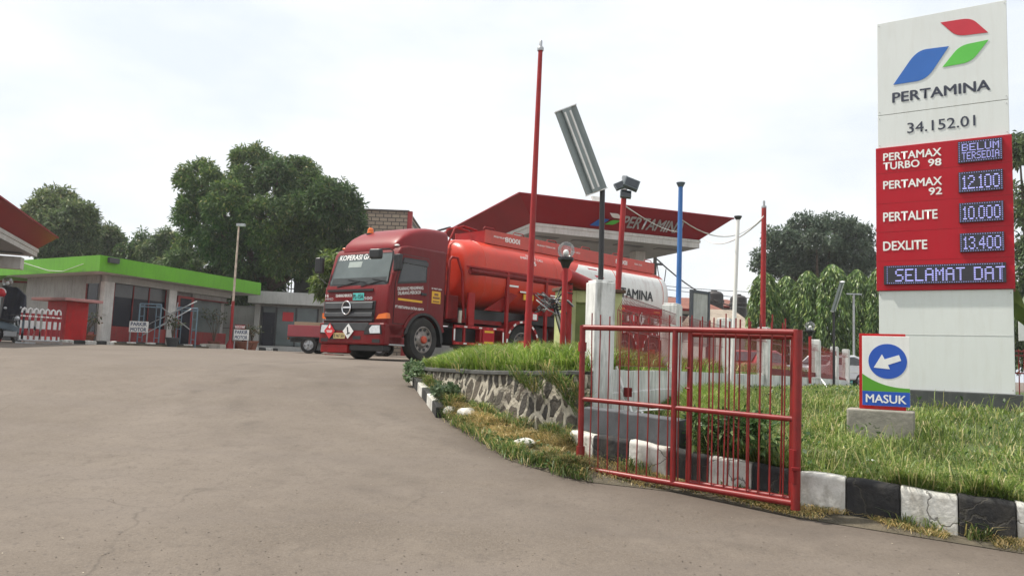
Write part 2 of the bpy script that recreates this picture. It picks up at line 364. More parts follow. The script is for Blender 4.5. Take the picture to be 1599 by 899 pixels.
# damp dark soil washed along the kerb of the bank and drips of oil: a stain with a shape of its own
pos = t.n('ShaderNodeSeparateXYZ'); t.l(t.n('ShaderNodeTexCoord').outputs['Object'], pos.inputs[0])
px_, py_ = pos.outputs[0], pos.outputs[1]
d1 = t.math('SUBTRACT', px_, t.math('MULTIPLY_ADD', py_, -.44, 4.15))     # metres past the kerb line
wob = t.math('MULTIPLY_ADD', t.noise(v, 1.3, 5), 1.3, -.65)
d2 = t.math('ADD', t.math('MULTIPLY_ADD', px_, .455, -7.474), t.math('MULTIPLY', py_, .891)); d1 = t.math('ADD', t.math('MINIMUM', t.math('MULTIPLY', d1, .92), d2), wob)
st = t.n('ShaderNodeMapRange'); st.interpolation_type = 'SMOOTHSTEP'; st.inputs['From Min'].default_value = -.95; st.inputs['From Max'].default_value = .35
fd = t.n('ShaderNodeMapRange'); fd.interpolation_type = 'SMOOTHSTEP'; fd.inputs['From Min'].default_value = 15.5; fd.inputs['From Max'].default_value = 12.0; t.l(py_, fd.inputs['Value'])
t.l(d1, st.inputs['Value']); c = t.mix(t.math('MULTIPLY', t.math('MULTIPLY', st.outputs[0], .75), fd.outputs[0]), c, (.088, .070, .057))
wc = t.n('ShaderNodeTexNoise'); wc.inputs['Scale'].default_value = .8; wc.inputs['Detail'].default_value = 6; t.l(v, wc.inputs['Vector']); wv_ = t.n('ShaderNodeVectorMath', operation='MULTIPLY_ADD'); wv_.inputs[1].default_value = (1.6, 1.6, 0); t.l(wc.outputs['Color'], wv_.inputs[0]); t.l(v, wv_.inputs[2])
vk = t.n('ShaderNodeTexVoronoi', feature='DISTANCE_TO_EDGE'); vk.inputs['Scale'].default_value = .33; t.l(wv_.outputs[0], vk.inputs['Vector']); ck_ = t.ramp(vk.outputs['Distance'], [(.002, (1,)*3), (.006, (0,)*3)])
c = t.mix(t.mix(1.0, ck_, t.ramp(t.noise(v, .5, 3), [(.50, (0,)*3), (.62, (.55,)*3)]), 'MULTIPLY'), c, (.08, .068, .058))
t.l(c, t.b.inputs['Base Color']); t.b.inputs['Roughness'].default_value = .9; t.b.inputs['Specular IOR Level'].default_value = .25
hb = t.math('ADD', t.noise(v, 90, 3, .7), t.math('MULTIPLY', t.noise(v, 14, 4), .8)); t.bump(hb, .38, .012); ASPHALT = t.m

xs = np.concatenate([[-200, -100, -60], np.arange(-40, 41, .8), [60, 100, 200]])
ys = np.concatenate([[-60, -30, -10], np.arange(-4, 40, .4), [42, 46, 52, 60, 80, 120, 200]])
X, Y = np.meshgrid(xs, ys); Z = ground_z(X, Y)
dd = X - (4.15-.44*Y)
n_x, n_y = len(xs), len(ys); I = np.arange(n_x*n_y).reshape(n_y, n_x)
F = np.stack([I[:-1, :-1], I[:-1, 1:], I[1:, 1:], I[1:, :-1]], -1).reshape(-1, 4)
struct(npmesh('ground', np.stack([X, Y, Z], -1).reshape(-1, 3), F, ASPHALT, True))

def interp_line(P, u):
    P = np.asarray(P, float); s = np.linspace(0, 1, len(P)); return np.stack([np.interp(u, s, P[:, k]) for k in range(P.shape[1])], -1)
def resample(P, n):
    P = np.asarray(P, float); d = np.r_[0, np.cumsum(np.linalg.norm(np.diff(P[:, :2], axis=0), axis=1))]
    u = np.linspace(0, d[-1], n); return np.stack([np.interp(u, d, P[:, k]) for k in range(P.shape[1])], -1)
def soilmat(name, a, b, c3):
    t = NT(name); v = t.obj(); c = t.ramp(t.noise(v, 3.2, 6, .65), [(.3, a), (.5, b), (.72, c3)]); t.l(c, t.b.inputs['Base Color'])
    t.b.inputs['Roughness'].default_value = .95; t.bump(t.noise(v, 18, 5), .8, .04); return t.m
SOIL_L = soilmat('turf soil', (.035, .055, .018), (.06, .09, .025), (.10, .11, .04))
SOIL_B = soilmat('bank soil', (.03, .045, .015), (.045, .07, .02), (.09, .08, .04))
SOIL_V = soilmat('verge soil', (.05, .044, .03), (.09, .076, .052), (.14, .115, .08))

# island in front: lawn between kerb top and fence wall
KB = np.array([(.72, 8.95, .37), (.92, 8.62, .37), (1.74, 8.06, .30), (2.30, 7.62, .25), (2.78, 7.24, .22), (3.55, 6.78, .17), (4.30, 6.42, .13), (5.4, 5.95, .08), (7.2, 5.45, .04), (11, 4.9, .0)])
KH = .36                                                     # kerb height
FL = np.array([(1.20, 9.85), (1.9, 11.5), (2.82, 13.41), (4.7, 16.7), (6.64, 20.03), (8.67, 23.22), (10.3, 25.9), (12.4, 29.6), (13.9, 32.1), (15.26, 34.9)])   # fence line
NU, NV = 160, 40
BL = np.array([(1.15, 9.7), (1.9, 11.5), (2.82, 13.41), (4.2, 15.8), (6.64, 20.03), (8.67, 23.22), (12.4, 29.6), (17, 34.9), (25, 36), (36, 30)])
def lawn_xyz(u, v):
    k = interp_line(KB, u); b = interp_line(np.c_[BL, np.zeros(len(BL))], u)
    inn = .14/np.maximum(.3, np.linalg.norm(b[..., :2]-k[..., :2], axis=-1)); w = (inn + v*(1-inn))[..., None]
    xy = k[..., :2]*(1-w) + b[..., :2]*w; d = np.linalg.norm(xy-k[..., :2], axis=-1)
    zk = k[..., 2] + KH - .03; top = np.maximum(zk, np.interp(xy[..., 0], [0, 1.5, 2.2, 3, 6, 12, 20], [.62, .66, .84, .95, 1.02, 1.02, .95]))
    z = zk + (top-zk)*np.clip(d/5.2, 0, 1)**1.15 + .02*np.sin(xy[..., 0]*5)*np.sin(xy[..., 1]*4)
    return np.concatenate([xy, z[..., None]], -1)
def sheet(fn, nu, nv, name, m):
    U, V = np.meshgrid(np.linspace(0, 1, nu), np.linspace(0, 1, nv)); P = fn(U, V); I = np.arange(nu*nv).reshape(nv, nu)
    F = np.stack([I[:-1, :-1], I[:-1, 1:], I[1:, 1:], I[1:, :-1]], -1).reshape(-1, 4); return npmesh(name, P.reshape(-1, 3), F, m, True)
struct(sheet(lawn_xyz, NU, NV, 'lawn', SOIL_L))
def lawn_z(x, y):
    best = None
    U, V = np.meshgrid(np.linspace(0, 1, 200), np.linspace(0, 1, 60)); P = lawn_xyz(U, V).reshape(-1, 3)
    return float(P[np.argmin((P[:, 0]-x)**2+(P[:, 1]-y)**2), 2])

# raised bank behind the stone wall and the fence
LIP = np.array([(-1.45, 15.6, 1.30), (-1.52, 14.4, 1.32), (-1.40, 13.1, 1.34), (-1.10, 12.3, 1.345), (-.77, 11.7, 1.35), (-.31, 10.9, 1.355), (.3, 10.2, 1.38), (.80, 9.62, 1.41), (1.02, 9.52, 1.42)])
BF = np.array([*LIP[::1], (1.35, 10.0, 1.42), (1.95, 11.5, 1.43), (2.87, 13.41, 1.42), (4.75, 16.7, 1.40), (6.7, 20.03, 1.38), (8.7, 23.2, 1.35), (10.4, 25.9, 1.31), (12.5, 29.6, 1.26)])
BB = np.array([(-1.35, 16.0, 1.31), (-1.3, 16.6, 1.34), (-1.2, 17.2, 1.37), (-1.0, 17.8, 1.38), (-.7, 18.5, 1.4), (-.4, 19.2, 1.40), (0, 19.9, 1.41), (.6, 20.8, 1.42), (1.0, 21.4, 1.42), (1.4, 22.0, 1.43), (2.2, 23.1, 1.43), (3.3, 24.4, 1.44), (4.6, 25.9, 1.44), (6.0, 27.3, 1.44), (7.4, 28.6, 1.42), (8.6, 29.7, 1.36), (10.5, 31.3, 1.28)])
def bank_xyz(u, v):
    f = interp_line(BF, u); b = interp_line(BB, u); w = v[..., None]; P = f*(1-w)+b*w
    P[..., 2] += .16*np.sin(np.pi*np.clip(v*1.0, 0, 1))*np.clip(1-abs(u-.35)*2, 0, 1) - .02*(v < .01) + .02*np.sin(P[..., 0]*4)*np.sin(P[..., 1]*3); return P
struct(sheet(bank_xyz, 120, 30, 'bank', SOIL_B))

# verge between road edge and stone wall
RE = np.array([(-1.66, 14.3), (-1.60, 13.5), (-1.02, 11.55), (-.80, 10.55), (-.30, 9.55), (.02, 8.75), (.55, 8.2), (.80, 7.98), (1.7, 7.72), (2.6, 7.02), (4.25, 6.22), (6.0, 5.5)])
WB = np.array([(-1.56, 14.4, 1.20), (-1.46, 13.2, 1.12), (-1.06, 12.1, 1.03), (-.62, 11.2, .89), (-.30, 10.6, .77), (.28, 9.9, .67), (.78, 9.35, .60), (.80, 8.98, .55), (1.66, 8.12, .33), (2.7, 7.28, .26), (4.3, 6.44, .16), (6.1, 5.72, .09)])
def verge_xyz(u, v):
    r = interp_line(RE, u); b = interp_line(WB, u); zr = ground_z(r[..., 0], r[..., 1]) + .006; w = v[..., None]
    xy = r*(1-w)+b[..., :2]*w; z = zr + (b[..., 2]-zr)*v**.9 + .03*np.sin(np.pi*v)*np.sin(xy[..., 0]*9+xy[..., 1]*7); z = np.maximum(z, ground_z(xy[..., 0], xy[..., 1])+.004)
    return np.concatenate([xy, z[..., None]], -1)
struct(sheet(verge_xyz, 110, 16, 'verge', SOIL_V))

# ------------------------------------------------------------------ kerbs with painted blocks
def kerb(name, line, h, w, blk, side=1, jitter=.0, start=0, skip=()):
    P = resample(line, 400); d = np.r_[0, np.cumsum(np.linalg.norm(np.diff(P[:, :2], axis=0), axis=1))]; L = d[-1]; mb = MB(); s = 0.0; k = start
    while s < L-.05:
        e = min(L, s+blk*(1+random.uniform(-jitter, jitter)))
        if k not in skip:
            q = [np.array([np.interp(x, d, P[:, i]) for i in range(3)]) for x in np.linspace(s+.004, e-.004, 4)]
            secs = []
            for i, p in enumerate(q):
                tg = (q[min(i+1, 3)]-q[max(i-1, 0)])[:2]; tg /= np.linalg.norm(tg); nn = np.array([-tg[1], tg[0]])*side; j = random.uniform(-.006, .006)
                a = p[:2]+nn*j; b = a+nn*w; hh = h+random.uniform(-.012, .012)
                secs.append([(a[0], a[1], p[2]-.25), (a[0]+nn[0]*.01, a[1]+nn[1]*.01, p[2]+hh-.03), (a[0]+nn[0]*.035, a[1]+nn[1]*.035, p[2]+hh), (b[0], b[1], p[2]+hh), (b[0], b[1], p[2]-.25)])
            mb.m = k % 2; mb.loft(secs)
        s = e; k += 1
    o = mb.build(name, [WHITE_KERB, BLACK_KERB], bevel=.012); return struct(o)
kerb('kerb', KB, KH, .15, .435, 1, .06)
IK = np.array([(-1.60, 13.55, 0), (-1.42, 12.9, 0), (-1.10, 11.8, 0), (-.92, 11.15, 0), (-.84, 10.85, 0)]); IK[:, 2] = ground_z(IK[:, 0], IK[:, 1])
kerb('kerb', IK, .15, .15, .46, -1, .1, skip=(7,))

# ------------------------------------------------------------------ stone retaining wall
t = NT('rubble stone with raised mortar'); uvn = t.n('ShaderNodeTexCoord'); mpp = t.n('ShaderNodeMapping'); mpp.inputs['Scale'].default_value = (6.4, 3.3, 1); t.l(uvn.outputs['UV'], mpp.inputs['Vector'])
wv = t.n('ShaderNodeTexNoise'); wv.inputs['Scale'].default_value = 1.6; wv.inputs['Detail'].default_value = 3; t.l(mpp.outputs[0], wv.inputs['Vector'])
wm = t.n('ShaderNodeVectorMath', operation='MULTIPLY_ADD'); wm.inputs[1].default_value = (.55, .55, 0); t.l(wv.outputs['Color'], wm.inputs[0]); t.l(mpp.outputs[0], wm.inputs[2])
vo = t.n('ShaderNodeTexVoronoi', feature='DISTANCE_TO_EDGE', voronoi_dimensions='2D'); vo.inputs['Scale'].default_value = 1.0; t.l(wm.outputs[0], vo.inputs['Vector'])
vc = t.n('ShaderNodeTexVoronoi', feature='F1', voronoi_dimensions='2D'); vc.inputs['Scale'].default_value = 1.0; t.l(wm.outputs[0], vc.inputs['Vector'])
ob = t.obj(); fine = t.noise(ob, 14, 5, .7)
mask = t.ramp(t.math('ADD', vo.outputs['Distance'], t.math('MULTIPLY_ADD', fine, .12, -.06)), [(.13, (1,)*3), (.19, (0,)*3)])
lost = t.ramp(t.noise(ob, 1.7, 4, .6), [(.53, (1,)*3), (.66, (.0,)*3)]); mask2 = t.mix(1.0, mask, lost, 'MULTIPLY')
stone = t.mix(t.noise(ob, 8, 5), (.025, .025, .024), (.115, .095, .072)); stone = t.mix(.4, stone, t.ramp(vc.outputs['Color'], [(.2, (.03, .033, .036)), (.8, (.15, .12, .09))]))
mort = t.ramp(fine, [(.3, (.27, .24, .19)), (.6, (.46, .42, .34))])
t.l(t.mix(mask2, stone, mort), t.b.inputs['Base Color']); t.b.inputs['Roughness'].default_value = .9
t.bump(t.math('ADD', t.math('MULTIPLY', mask2, 1.0), t.math('MULTIPLY', fine, .5)), 1.0, .06); STONE = t.m
rw_line = resample(np.c_[LIP[:, :2], LIP[:, 2]], 120); wbz = np.array([np.interp(i, np.linspace(0, 119, 12), [1.24, 1.2, 1.13, 1.03, .96, .86, .78, .72, .65, .59, .54, .50]) for i in range(120)])
mb = MB(); nz_ = 14; vs, uvs, fs, fu = [], [], [], []; L = np.r_[0, np.cumsum(np.linalg.norm(np.diff(rw_line[:, :2], axis=0), axis=1))]
for i in range(120):
    tg = rw_line[min(i+1, 119), :2]-rw_line[max(i-1, 0), :2]; tg /= np.linalg.norm(tg); out = np.array([tg[1], -tg[0]]) * 1.0
    if out @ (np.array([-1.2, 8.0])-rw_line[i, :2]) < 0: out = -out
    for j in range(nz_):
        f = j/(nz_-1); z = wbz[i]-.12+(rw_line[i, 2]-.05-wbz[i]+.12)*f; b = .14*(1-f)+.035*noise.noise(Vector((L[i]*3, z*4, 0)))+.02*noise.noise(Vector((L[i]*9, z*9, 3)))
        vs.append((rw_line[i, 0]+out[0]*b, rw_line[i, 1]+out[1]*b, z)); uvs.append((L[i], z))
for i in range(119):
    for j in range(nz_-1):
        q = (i*nz_+j, (i+1)*nz_+j, (i+1)*nz_+j+1, i*nz_+j+1); fs.append(q); fu.append([uvs[k] for k in q])
mb.add(vs, fs, fu)
RW = thing('retaining_wall', 'low curved rubble stone wall with pale raised mortar holding up the grass bank', 'wall', (-.3, 10.9, .8))
w_ = mb.build('stone_face', STONE, RW, True, 40)
cp = MB(); secs = []
for i in range(0, 120, 3):
    tg = rw_line[min(i+1, 119), :2]-rw_line[max(i-1, 0), :2]; tg /= np.linalg.norm(tg); out = np.array([tg[1], -tg[0]])
    if out @ (np.array([-1.2, 8.0])-rw_line[i, :2]) < 0: out = -out
    p = rw_line[i]; j = .012*noise.noise(Vector((i*.3, 0, 0))); a = p[:2]+out*(.055+j); b = p[:2]-out*.22
    secs.append([(a[0], a[1], p[2]-.065), (a[0], a[1], p[2]-.005+j), (b[0], b[1], p[2]+.005+j), (b[0], b[1], p[2]-.065)])
cp.loft(secs).build('coping', mat('grey cement coping', (.085, .085, .08), .85, var=.3, scale=6, dirt=.6, dcol=(.05, .05, .045), bump=.5, streak=False), RW, True, bevel=.012)

# ------------------------------------------------------------------ low dark slab wall on the kerb, behind the gate
LW = thing('low_wall', 'low dark grey cement slab wall above the painted kerb behind the gate', 'wall', (1.4, 8.5, .7))
a_, b_ = np.array([.86, 8.96]), np.array([1.80, 8.20]); tg = (b_-a_)/np.linalg.norm(b_-a_); nn = np.array([-tg[1], tg[0]])
mb = MB(); secs = []
for i in range(9):
    f = i/8; p = a_+(b_-a_)*f; z0 = .72-.08*f; z1 = 1.0-.06*f+.012*noise.noise(Vector((f*9, 0, 0))); o = p+nn*.02; q = p+nn*.22
    secs.append([(o[0], o[1], z0-.2), (o[0]+.004, o[1], z1), (q[0], q[1], z1+.01), (q[0], q[1], z0-.2)])
mb.loft(secs).build('slab', GREY_CEM, LW, True, bevel=.015)

# ------------------------------------------------------------------ fence: wall base, posts, wire panels
FN = thing('boundary_fence', 'white walled boundary fence with concrete posts and red roll topped wire panels', 'fence', (2.82, 13.41, 1.42))
fl = np.c_[FL, np.interp(np.arange(10), [0, 2, 4, 5, 6, 8, 9], [1.43, 1.43, 1.385, 1.35, 1.31, 1.22, 1.08])]
P = resample(fl, 90); mb = MB(); secs = []
for i in range(90):
    tg = P[min(i+1, 89), :2]-P[max(i-1, 0), :2]; tg /= np.linalg.norm(tg); nn = np.array([tg[1], -tg[0]]); p = P[i]
    a = p[:2]+nn*.10; b = p[:2]-nn*.10; zz = p[2]+.012*noise.noise(Vector((i*.4, 0, 0)))
    secs.append([(a[0], a[1], .4), (a[0], a[1], zz-.30), (a[0]-nn[0]*.012, a[1]-nn[1]*.012, zz-.29), (a[0]-nn[0]*.012, a[1]-nn[1]*.012, zz), (b[0], b[1], zz), (b[0], b[1], .4)])
mb.loft(secs).build('wall_base', WHITE_WALL, FN, True)
posts = [atz(x, y, 2.6).to_2d() for x, y in ((1050, 474), (1132, 497), (1193, 511), (1243, 523), (1274, 530), (1303, 541), (1321, 545))]
def fence_z(x): return float(np.interp(x, fl[:, 0], fl[:, 2]))
for i, p in enumerate(posts):
    j = min(i+1, len(posts)-1); tg = (Vector(posts[j])-Vector(posts[j-1])).normalized(); w = .16 if i == 0 else .17
    nn = Vector((tg.y, -tg.x)); mb = MB(Matrix.Translation((p.x, p.y, 0)) @ Matrix.Rotation(math.atan2(tg.y, tg.x), 4, 'Z'))
    top = 2.6; mb.bx(-w, w, -w*.85, w*.85, fence_z(p.x)-.35, top-.03); mb.bx(-w+.015, w-.015, -w*.85+.015, w*.85-.015, top-.03, top); mb.build('post', WHITE_WALL, FN, True, bevel=.012)
ends = [Vector((1.36, 10.02))]+[Vector(p) for p in posts]
for i in range(len(ends)-1):
    a, b = ends[i], ends[i+1]; d = (b-a); Ln = d.length; d.normalize(); nn = Vector((d.y, -d.x)); m0 = .12; mb = MB()
    def pp(s, z, o=0.0): q = a+d*s+nn*o; return (q.x, q.y, z)
    zb = lambda s: fence_z((a+d*s).x)+.06
    for z, o in ((None, 0), (.55, 0), (.80, 0), (.985, .09), (.80, .1)):
        if z is None: mb.seg(pp(m0, zb(m0)), pp(Ln-m0, zb(Ln-m0)), .008, .008)
        else: mb.seg(pp(m0, 1.42+z, o), pp(Ln-m0, 1.42+z, o), .009, .009)
    st_ = .075 if i < 3 else .12
    for k in range(int((Ln-2*m0)/st_)+1):
        s = m0+k*st_; mb.tube([pp(s, zb(s)), pp(s, 2.22), pp(s, 2.405, .09), pp(s, 2.22, .10)], .0048, 4, False)
    mb.build('wire_panel', RED_PIPE, FN, True)
    if i >= 3:
        mb = MB(); secs = [pp(m0, zb(m0)-.05, .02), pp(Ln-m0, zb(Ln-m0)-.05, .02), pp(Ln-m0, zb(Ln-m0)+.12, .02), pp(m0, zb(m0)+.12, .02)]; mb.prism(secs, (-nn.x*.03, -nn.y*.03, 0)); mb.build('kick_plate', RED_DARK, FN, True)

# ------------------------------------------------------------------ tall pillar with the light panel
pc = at(938, 440, 9.7); GP = thing('gate_pillar', 'tall white concrete pillar between stone wall and fence, carrying a black pole', 'pillar', (1.13, 9.72, .6))
MP = Matrix.Translation((1.13, 9.74, 0)) @ Matrix.Rotation(R(22), 4, 'Z')
MB(MP).bx(-.145, .145, -.13, .13, .5, 2.53).build('shaft', WHITE_WALL, GP, True, bevel=.012)
MB(MP).bx(-.125, .125, -.11, .11, 2.53, 2.555).build('cap', WHITE_WALL, GP, True, bevel=.008)
pan_t, pan_b = at(884, 172, 9.75), at(930, 298, 9.75); base = at(938, 438, 9.74)
LP = thing('street_light', 'long grey fluorescent light panel tilted on a black pole above the white pillar', 'street light', (base.x, base.y, 2.555), 0, 'tilted tube light panels')
top_ = at(938, 285, 9.74)
MB().tube([(base.x, base.y, 2.556), (base.x-.01, base.y, top_.z)], .034, 10).build('pole', BLACK, LP, True, 40)
def light_panel(A, B, w, parent, down):
    """trough with two tubes between A (low end) and B (high end), opening towards down"""
    A, B = Vector(A), Vector(B); y = (B-A).normalized(); n = Vector(down); n = (n-y*n.dot(y)).normalized(); x = y.cross(n); L = (B-A).length
    M = frame(A, x, y); M = Matrix((x, y, n)).transposed().to_4x4(); M.translation = A; h = .09
    m = MB(M); m.loft([[(-w/2, q, 0), (-w/2, q, h*.55), (-w*.2, q, -.02+h*.55), (-.06, q, h*.8), (.06, q, h*.8), (w*.2, q, h*.55-.02), (w/2, q, h*.55), (w/2, q, 0), (w/2, q, -.035), (-w/2, q, -.035)] for q in (0, L)])
    m.build('housing', mat('grey lamp reflector', (.24, .28, .28), .5, var=.08, dirt=.2), parent, True)
    for q0_, q1_ in ((-.014, -.001), (L+.001, L+.014)): MB(M).bx(-w/2-.008, w/2+.008, q0_, q1_, -.045, h*.62).build('end_plate', WHITE, parent, True)
    m = MB(M); m.tube([(-w*.13, .04, h*.72), (-w*.13, L-.04, h*.72)], .015, 8); m.build('tube', WHITE, parent, True, 40)
    m = MB(M); m.tube([(w*.13, .04, h*.72), (w*.13, L-.04, h*.72)], .015, 8); m.build('tube', WHITE, parent, True, 40)
    m = MB(M); m.ball((0, L-.03, -.07), .035); m.tube([(0, L-.03, -.035), (0, L-.03, -.07)], .015); m.build('photo_cell', DGREY, parent, True, 40)
light_panel(at(931, 299, 9.72), at(883, 171, 9.55), .275, LP, (.25, -.95, -.45))
MB().seg(at(938, 288, 9.76), at(926, 285, 9.80), .04, .04).build('bracket', BLACK, LP, True)

# ------------------------------------------------------------------ gate: two leaves
def leaf(name, label, BLp, BRp, TLp, TRp, r, mids, midz, nb, parent_z, spikes, skipbars=(), thick_r=None, rr=.007):
    g = thing(name, label, 'gate', tuple(BLp), 0, None); BLp, BRp, TLp, TRp = map(Vector, (BLp, BRp, TLp, TRp))
    q = lambda u, w: (BLp*(1-u)+BRp*u)*(1-w)+(TLp*(1-u)+TRp*u)*w
    m = MB(); m.tube([q(0, 0), q(1, 0)], r, 10); m.build('bottom_rail', RED_PIPE, g, True, 40)
    m = MB(); m.tube([q(0, 1), q(1, 1)], r*1.02, 10); m.build('top_rail', RED_PIPE, g, True, 40)
    for u in (0, 1):
        m = MB(); rad = thick_r if (u == 1 and thick_r) else r*1.08
        m.tube([q(u, -.02 if u == 0 else -.035), q(u, 1.015)], rad, 12); m.build('stile', RED_PIPE, g, True, 40)
    for u in mids:
        m = MB(); m.tube([q(u, 0), q(u, 1)], r, 10); m.build('mullion', RED_PIPE, g, True, 40)
    m = MB(); m.tube([q(0, midz), q(1, midz)], r*.86, 10); m.build('middle_rail', RED_PIPE, g, True, 40)
    for k in range(1, nb):
        u = k/nb
        if any(abs(u-mu) < .012 for mu in mids): continue
        u += random.uniform(-.004, .004); b = random.uniform(-.012, .012); m = MB(); tp = 1+(spikes*random.uniform(.8, 1.1) if spikes else 0)
        m.tube([q(u, .005), q(u+b*.4, .5), q(u, 1), q(u, tp)], rr, 6, True); m.build('bar', RED_PIPE, g, True, 40)
    return g, q
gl, gq = leaf('front_gate_leaf', 'front leaf of the red tube gate, full width with spikes along its top rail', at(906, 730, 8.38), at(1242, 786, 7.0), at(910, 511, 8.38), at(1246, 519, 7.0), .029, (.475,), .487, 20, 0, .10, thick_r=.042)
m = MB(); p = gq(.5, .62); q2 = gq(.5, .75); o_ = Vector((.0, -.02, 0)); m.tube([p+Vector((.055, 0, 0)), p+Vector((.10, -.05, 0)), q2+Vector((.10, -.05, 0)), q2+Vector((.055, 0, 0))], .011, 8); m.build('handle', RED_PIPE, gl, True, 40)
m = MB(); a = gq(1, .30); m.bx(a.x-.045, a.x-.015, a.y-.06, a.y+.06, a.z-.28, a.z+.02); m.bx(a.x-.07, a.x+.0, a.y-.09, a.y-.05, a.z-.16, a.z-.13); m.build('latch_box', RED_DARK, gl, True, bevel=.005)
for w in (.12, .86):
    m = MB(); a = gq(0, w); m.lathe([(.046, -.05), (.046, .05)], a, 'Z', 12); m.build('hinge', RED_PIPE, gl, True, 40)
off = Vector((.06, .10, .0))
leaf('rear_gate_leaf', 'second narrower leaf of the red tube gate folded close behind its right half', gq(.53, .012)+off, gq(.975, .012)+off, gq(.53, .975)+off, gq(.975, .975)+off, .027, (), .49, 10, 0, .10, rr=.0085)
# ------------------------------------------------------------------ emblem of three leaf-cut parallelograms
def leaf_shape(a, b, c_, d, rnd=.35):
    """parallelogram a b c d (2-D) with corners b and d rounded"""
    P = [Vector(q) for q in (a, b, c_, d)]; out = []
    for i, p in enumerate(P):
        if i in (1, 3):
            q0, q1 = P[i-1], P[(i+1) % 4]; s0 = p+(q0-p)*rnd; s1 = p+(q1-p)*rnd
            for k in range(7):
                u = k/6; out.append(s0*(1-u)**2+p*2*u*(1-u)+s1*u**2)
        else: out.append(p)
    return out
def emblem(parent, M, sc, ext=.006, mats=None, world=False):
    mats = mats or (LOGO_R, LOGO_B, LOGO_G)
    sh = [('emblem_red', ((.495, .58), (.817, .585), (.995, .405), (.663, .412)), mats[0]), ('emblem_blue', ((0, 0), (.25, .326), (.584, .32), (.35, .003)), mats[1]), ('emblem_green', ((.515, .11), (.697, .31), (1.0, .328), (.817, .121)), mats[2])]
    for nm, q, m in sh:
        L = leaf_shape(*q, rnd=.30); MB(M).prism([(p.x*sc, p.y*sc, 0) for p in L], (0, 0, ext)).build(nm, m, parent, world)

# ------------------------------------------------------------------ dot-matrix letters
GL = {'A': '01110 10001 10001 11111 10001 10001 10001', 'B': '11110 10001 10001 11110 10001 10001 11110', 'D': '11110 10001 10001 10001 10001 10001 11110', 'E': '11111 10000 10000 11110 10000 10000 11111', 'I': '111 010 010 010 010 010 111', 'L': '10000 10000 10000 10000 10000 10000 11111', 'M': '10001 11011 10101 10101 10001 10001 10001', 'R': '11110 10001 10001 11110 10100 10010 10001', 'S': '01111 10000 10000 01110 00001 00001 11110', 'T': '11111 00100 00100 00100 00100 00100 00100', 'U': '10001 10001 10001 10001 10001 10001 01110', '0': '01110 10001 10001 10001 10001 10001 01110', '1': '010 110 010 010 010 010 111', '2': '01110 10001 00001 00110 01000 10000 11111', '3': '01110 10001 00001 00110 00001 10001 01110', '4': '00010 00110 01010 10010 11111 00010 00010', '.': '0 0 0 0 0 0 1', ' ': '000 000 000 000 000 000 000'}
def dotword(mb, word, x0, y0, w, h, sz=.62, bold=False):
    cols = sum(len(GL[c].split()[0])+1 for c in word)-1; px = w/cols; py = h/7; x = x0
    for c in word:
        rows = GL[c].split()
        for r, row in enumerate(rows):
            for k, b in enumerate(row):
                if b == '1':
                    cx, cy = x+(k+.5)*px, y0+(6-r+.5)*py; e = .5*sz; mb.add([(cx-px*.5*(1 if bold else sz), cy-py*e, 0), (cx+px*.5*(1 if bold else sz), cy-py*e, 0), (cx+px*.5*(1 if bold else sz), cy+py*e, 0), (cx-px*.5*(1 if bold else sz), cy+py*e, 0)], [(0, 1, 2, 3)])
        x += (len(rows[0])+1)*px
# ------------------------------------------------------------------ price pylon
pr, pl = at(1588, 612, 11.8), at(1372, 450, 12.85); e = Vector((pr.x-pl.x, pr.y-pl.y, 0)); PWID = 1.60
ex = e.normalized(); p0 = Vector((pr.x, pr.y, 0)) - ex*PWID; p0.z = .95; rz = math.atan2(ex.y, ex.x)
sl, _ = onp(1385, 600, p0, ex)
def pz(px, py): return onp(px, py, p0, ex)
xl, zt1 = pz(1369.5, 38); xr, zt2 = pz(1571.5, 0); zt = (zt1+zt2)/2
PY_ = thing('price_totem', 'tall white and red fuel price totem with a tilted leaf emblem and five lit displays', 'price sign', tuple(p0), rz)
TH = .42
def lz(z): return z-.95
zr1 = (pz(1368.5, 234)[1]+pz(1578, 209)[1])/2; zr0 = (pz(1372, 455)[1]+pz(1585, 450)[1])/2; zm = (pz(1369.5, 182)[1]+pz(1574, 155)[1])/2; zbp = (pz(1423, 610)[1]+pz(1588, 614)[1])/2
PW = xr
print('pylon', xl, xr, zt, zr1, zr0, zm, zbp, lz(zt))
MB().bx(xl, xr, 0, TH, lz(zm)+.004, lz(zt)).build('upper_panel', WHITE_SIGN, PY_, bevel=.006)
MB().bx(xl, xr, 0, TH, lz(zr1)+.002, lz(zm)-.004).build('number_panel', WHITE_SIGN, PY_, bevel=.006)
MB().bx(xl-.03, xr+.03, -.03, TH+.03, lz(zr0), lz(zr1)).build('price_panel', RED_SIGN, PY_, bevel=.006)
MB().bx(xl, xr, .002, TH-.002, lz(zbp), lz(zr0)-.002).build('lower_panel', WHITE_SIGN, PY_, bevel=.006)
MB().bx(xl-.06, xr+.10, -.12, TH+.1, -.35, lz(zbp)-.003).build('plinth', mat('dark grey plinth tiles', (.05, .055, .055), .6, var=.2, dirt=.5, dcol=(.12, .12, .11)), PY_, bevel=.008)
mseam = MB(); 
for z in (lz(zbp)+(lz(zr0)-lz(zbp))*.55,): mseam.bx(xl+.004, xr-.004, -.0015, .001, z, z+.006)
mseam.build('panel_joint', mat('sheet joint', (.55, .56, .55), .5), PY_)
for py in (262, 311, 357, 404):
    z = lz((pz(1380, py+8)[1]+pz(1575, py-6)[1])/2); MB().bx(xl-.028, xr+.028, -.0312, -.029, z, z+.004).build('panel_joint', RED_DARK, PY_)
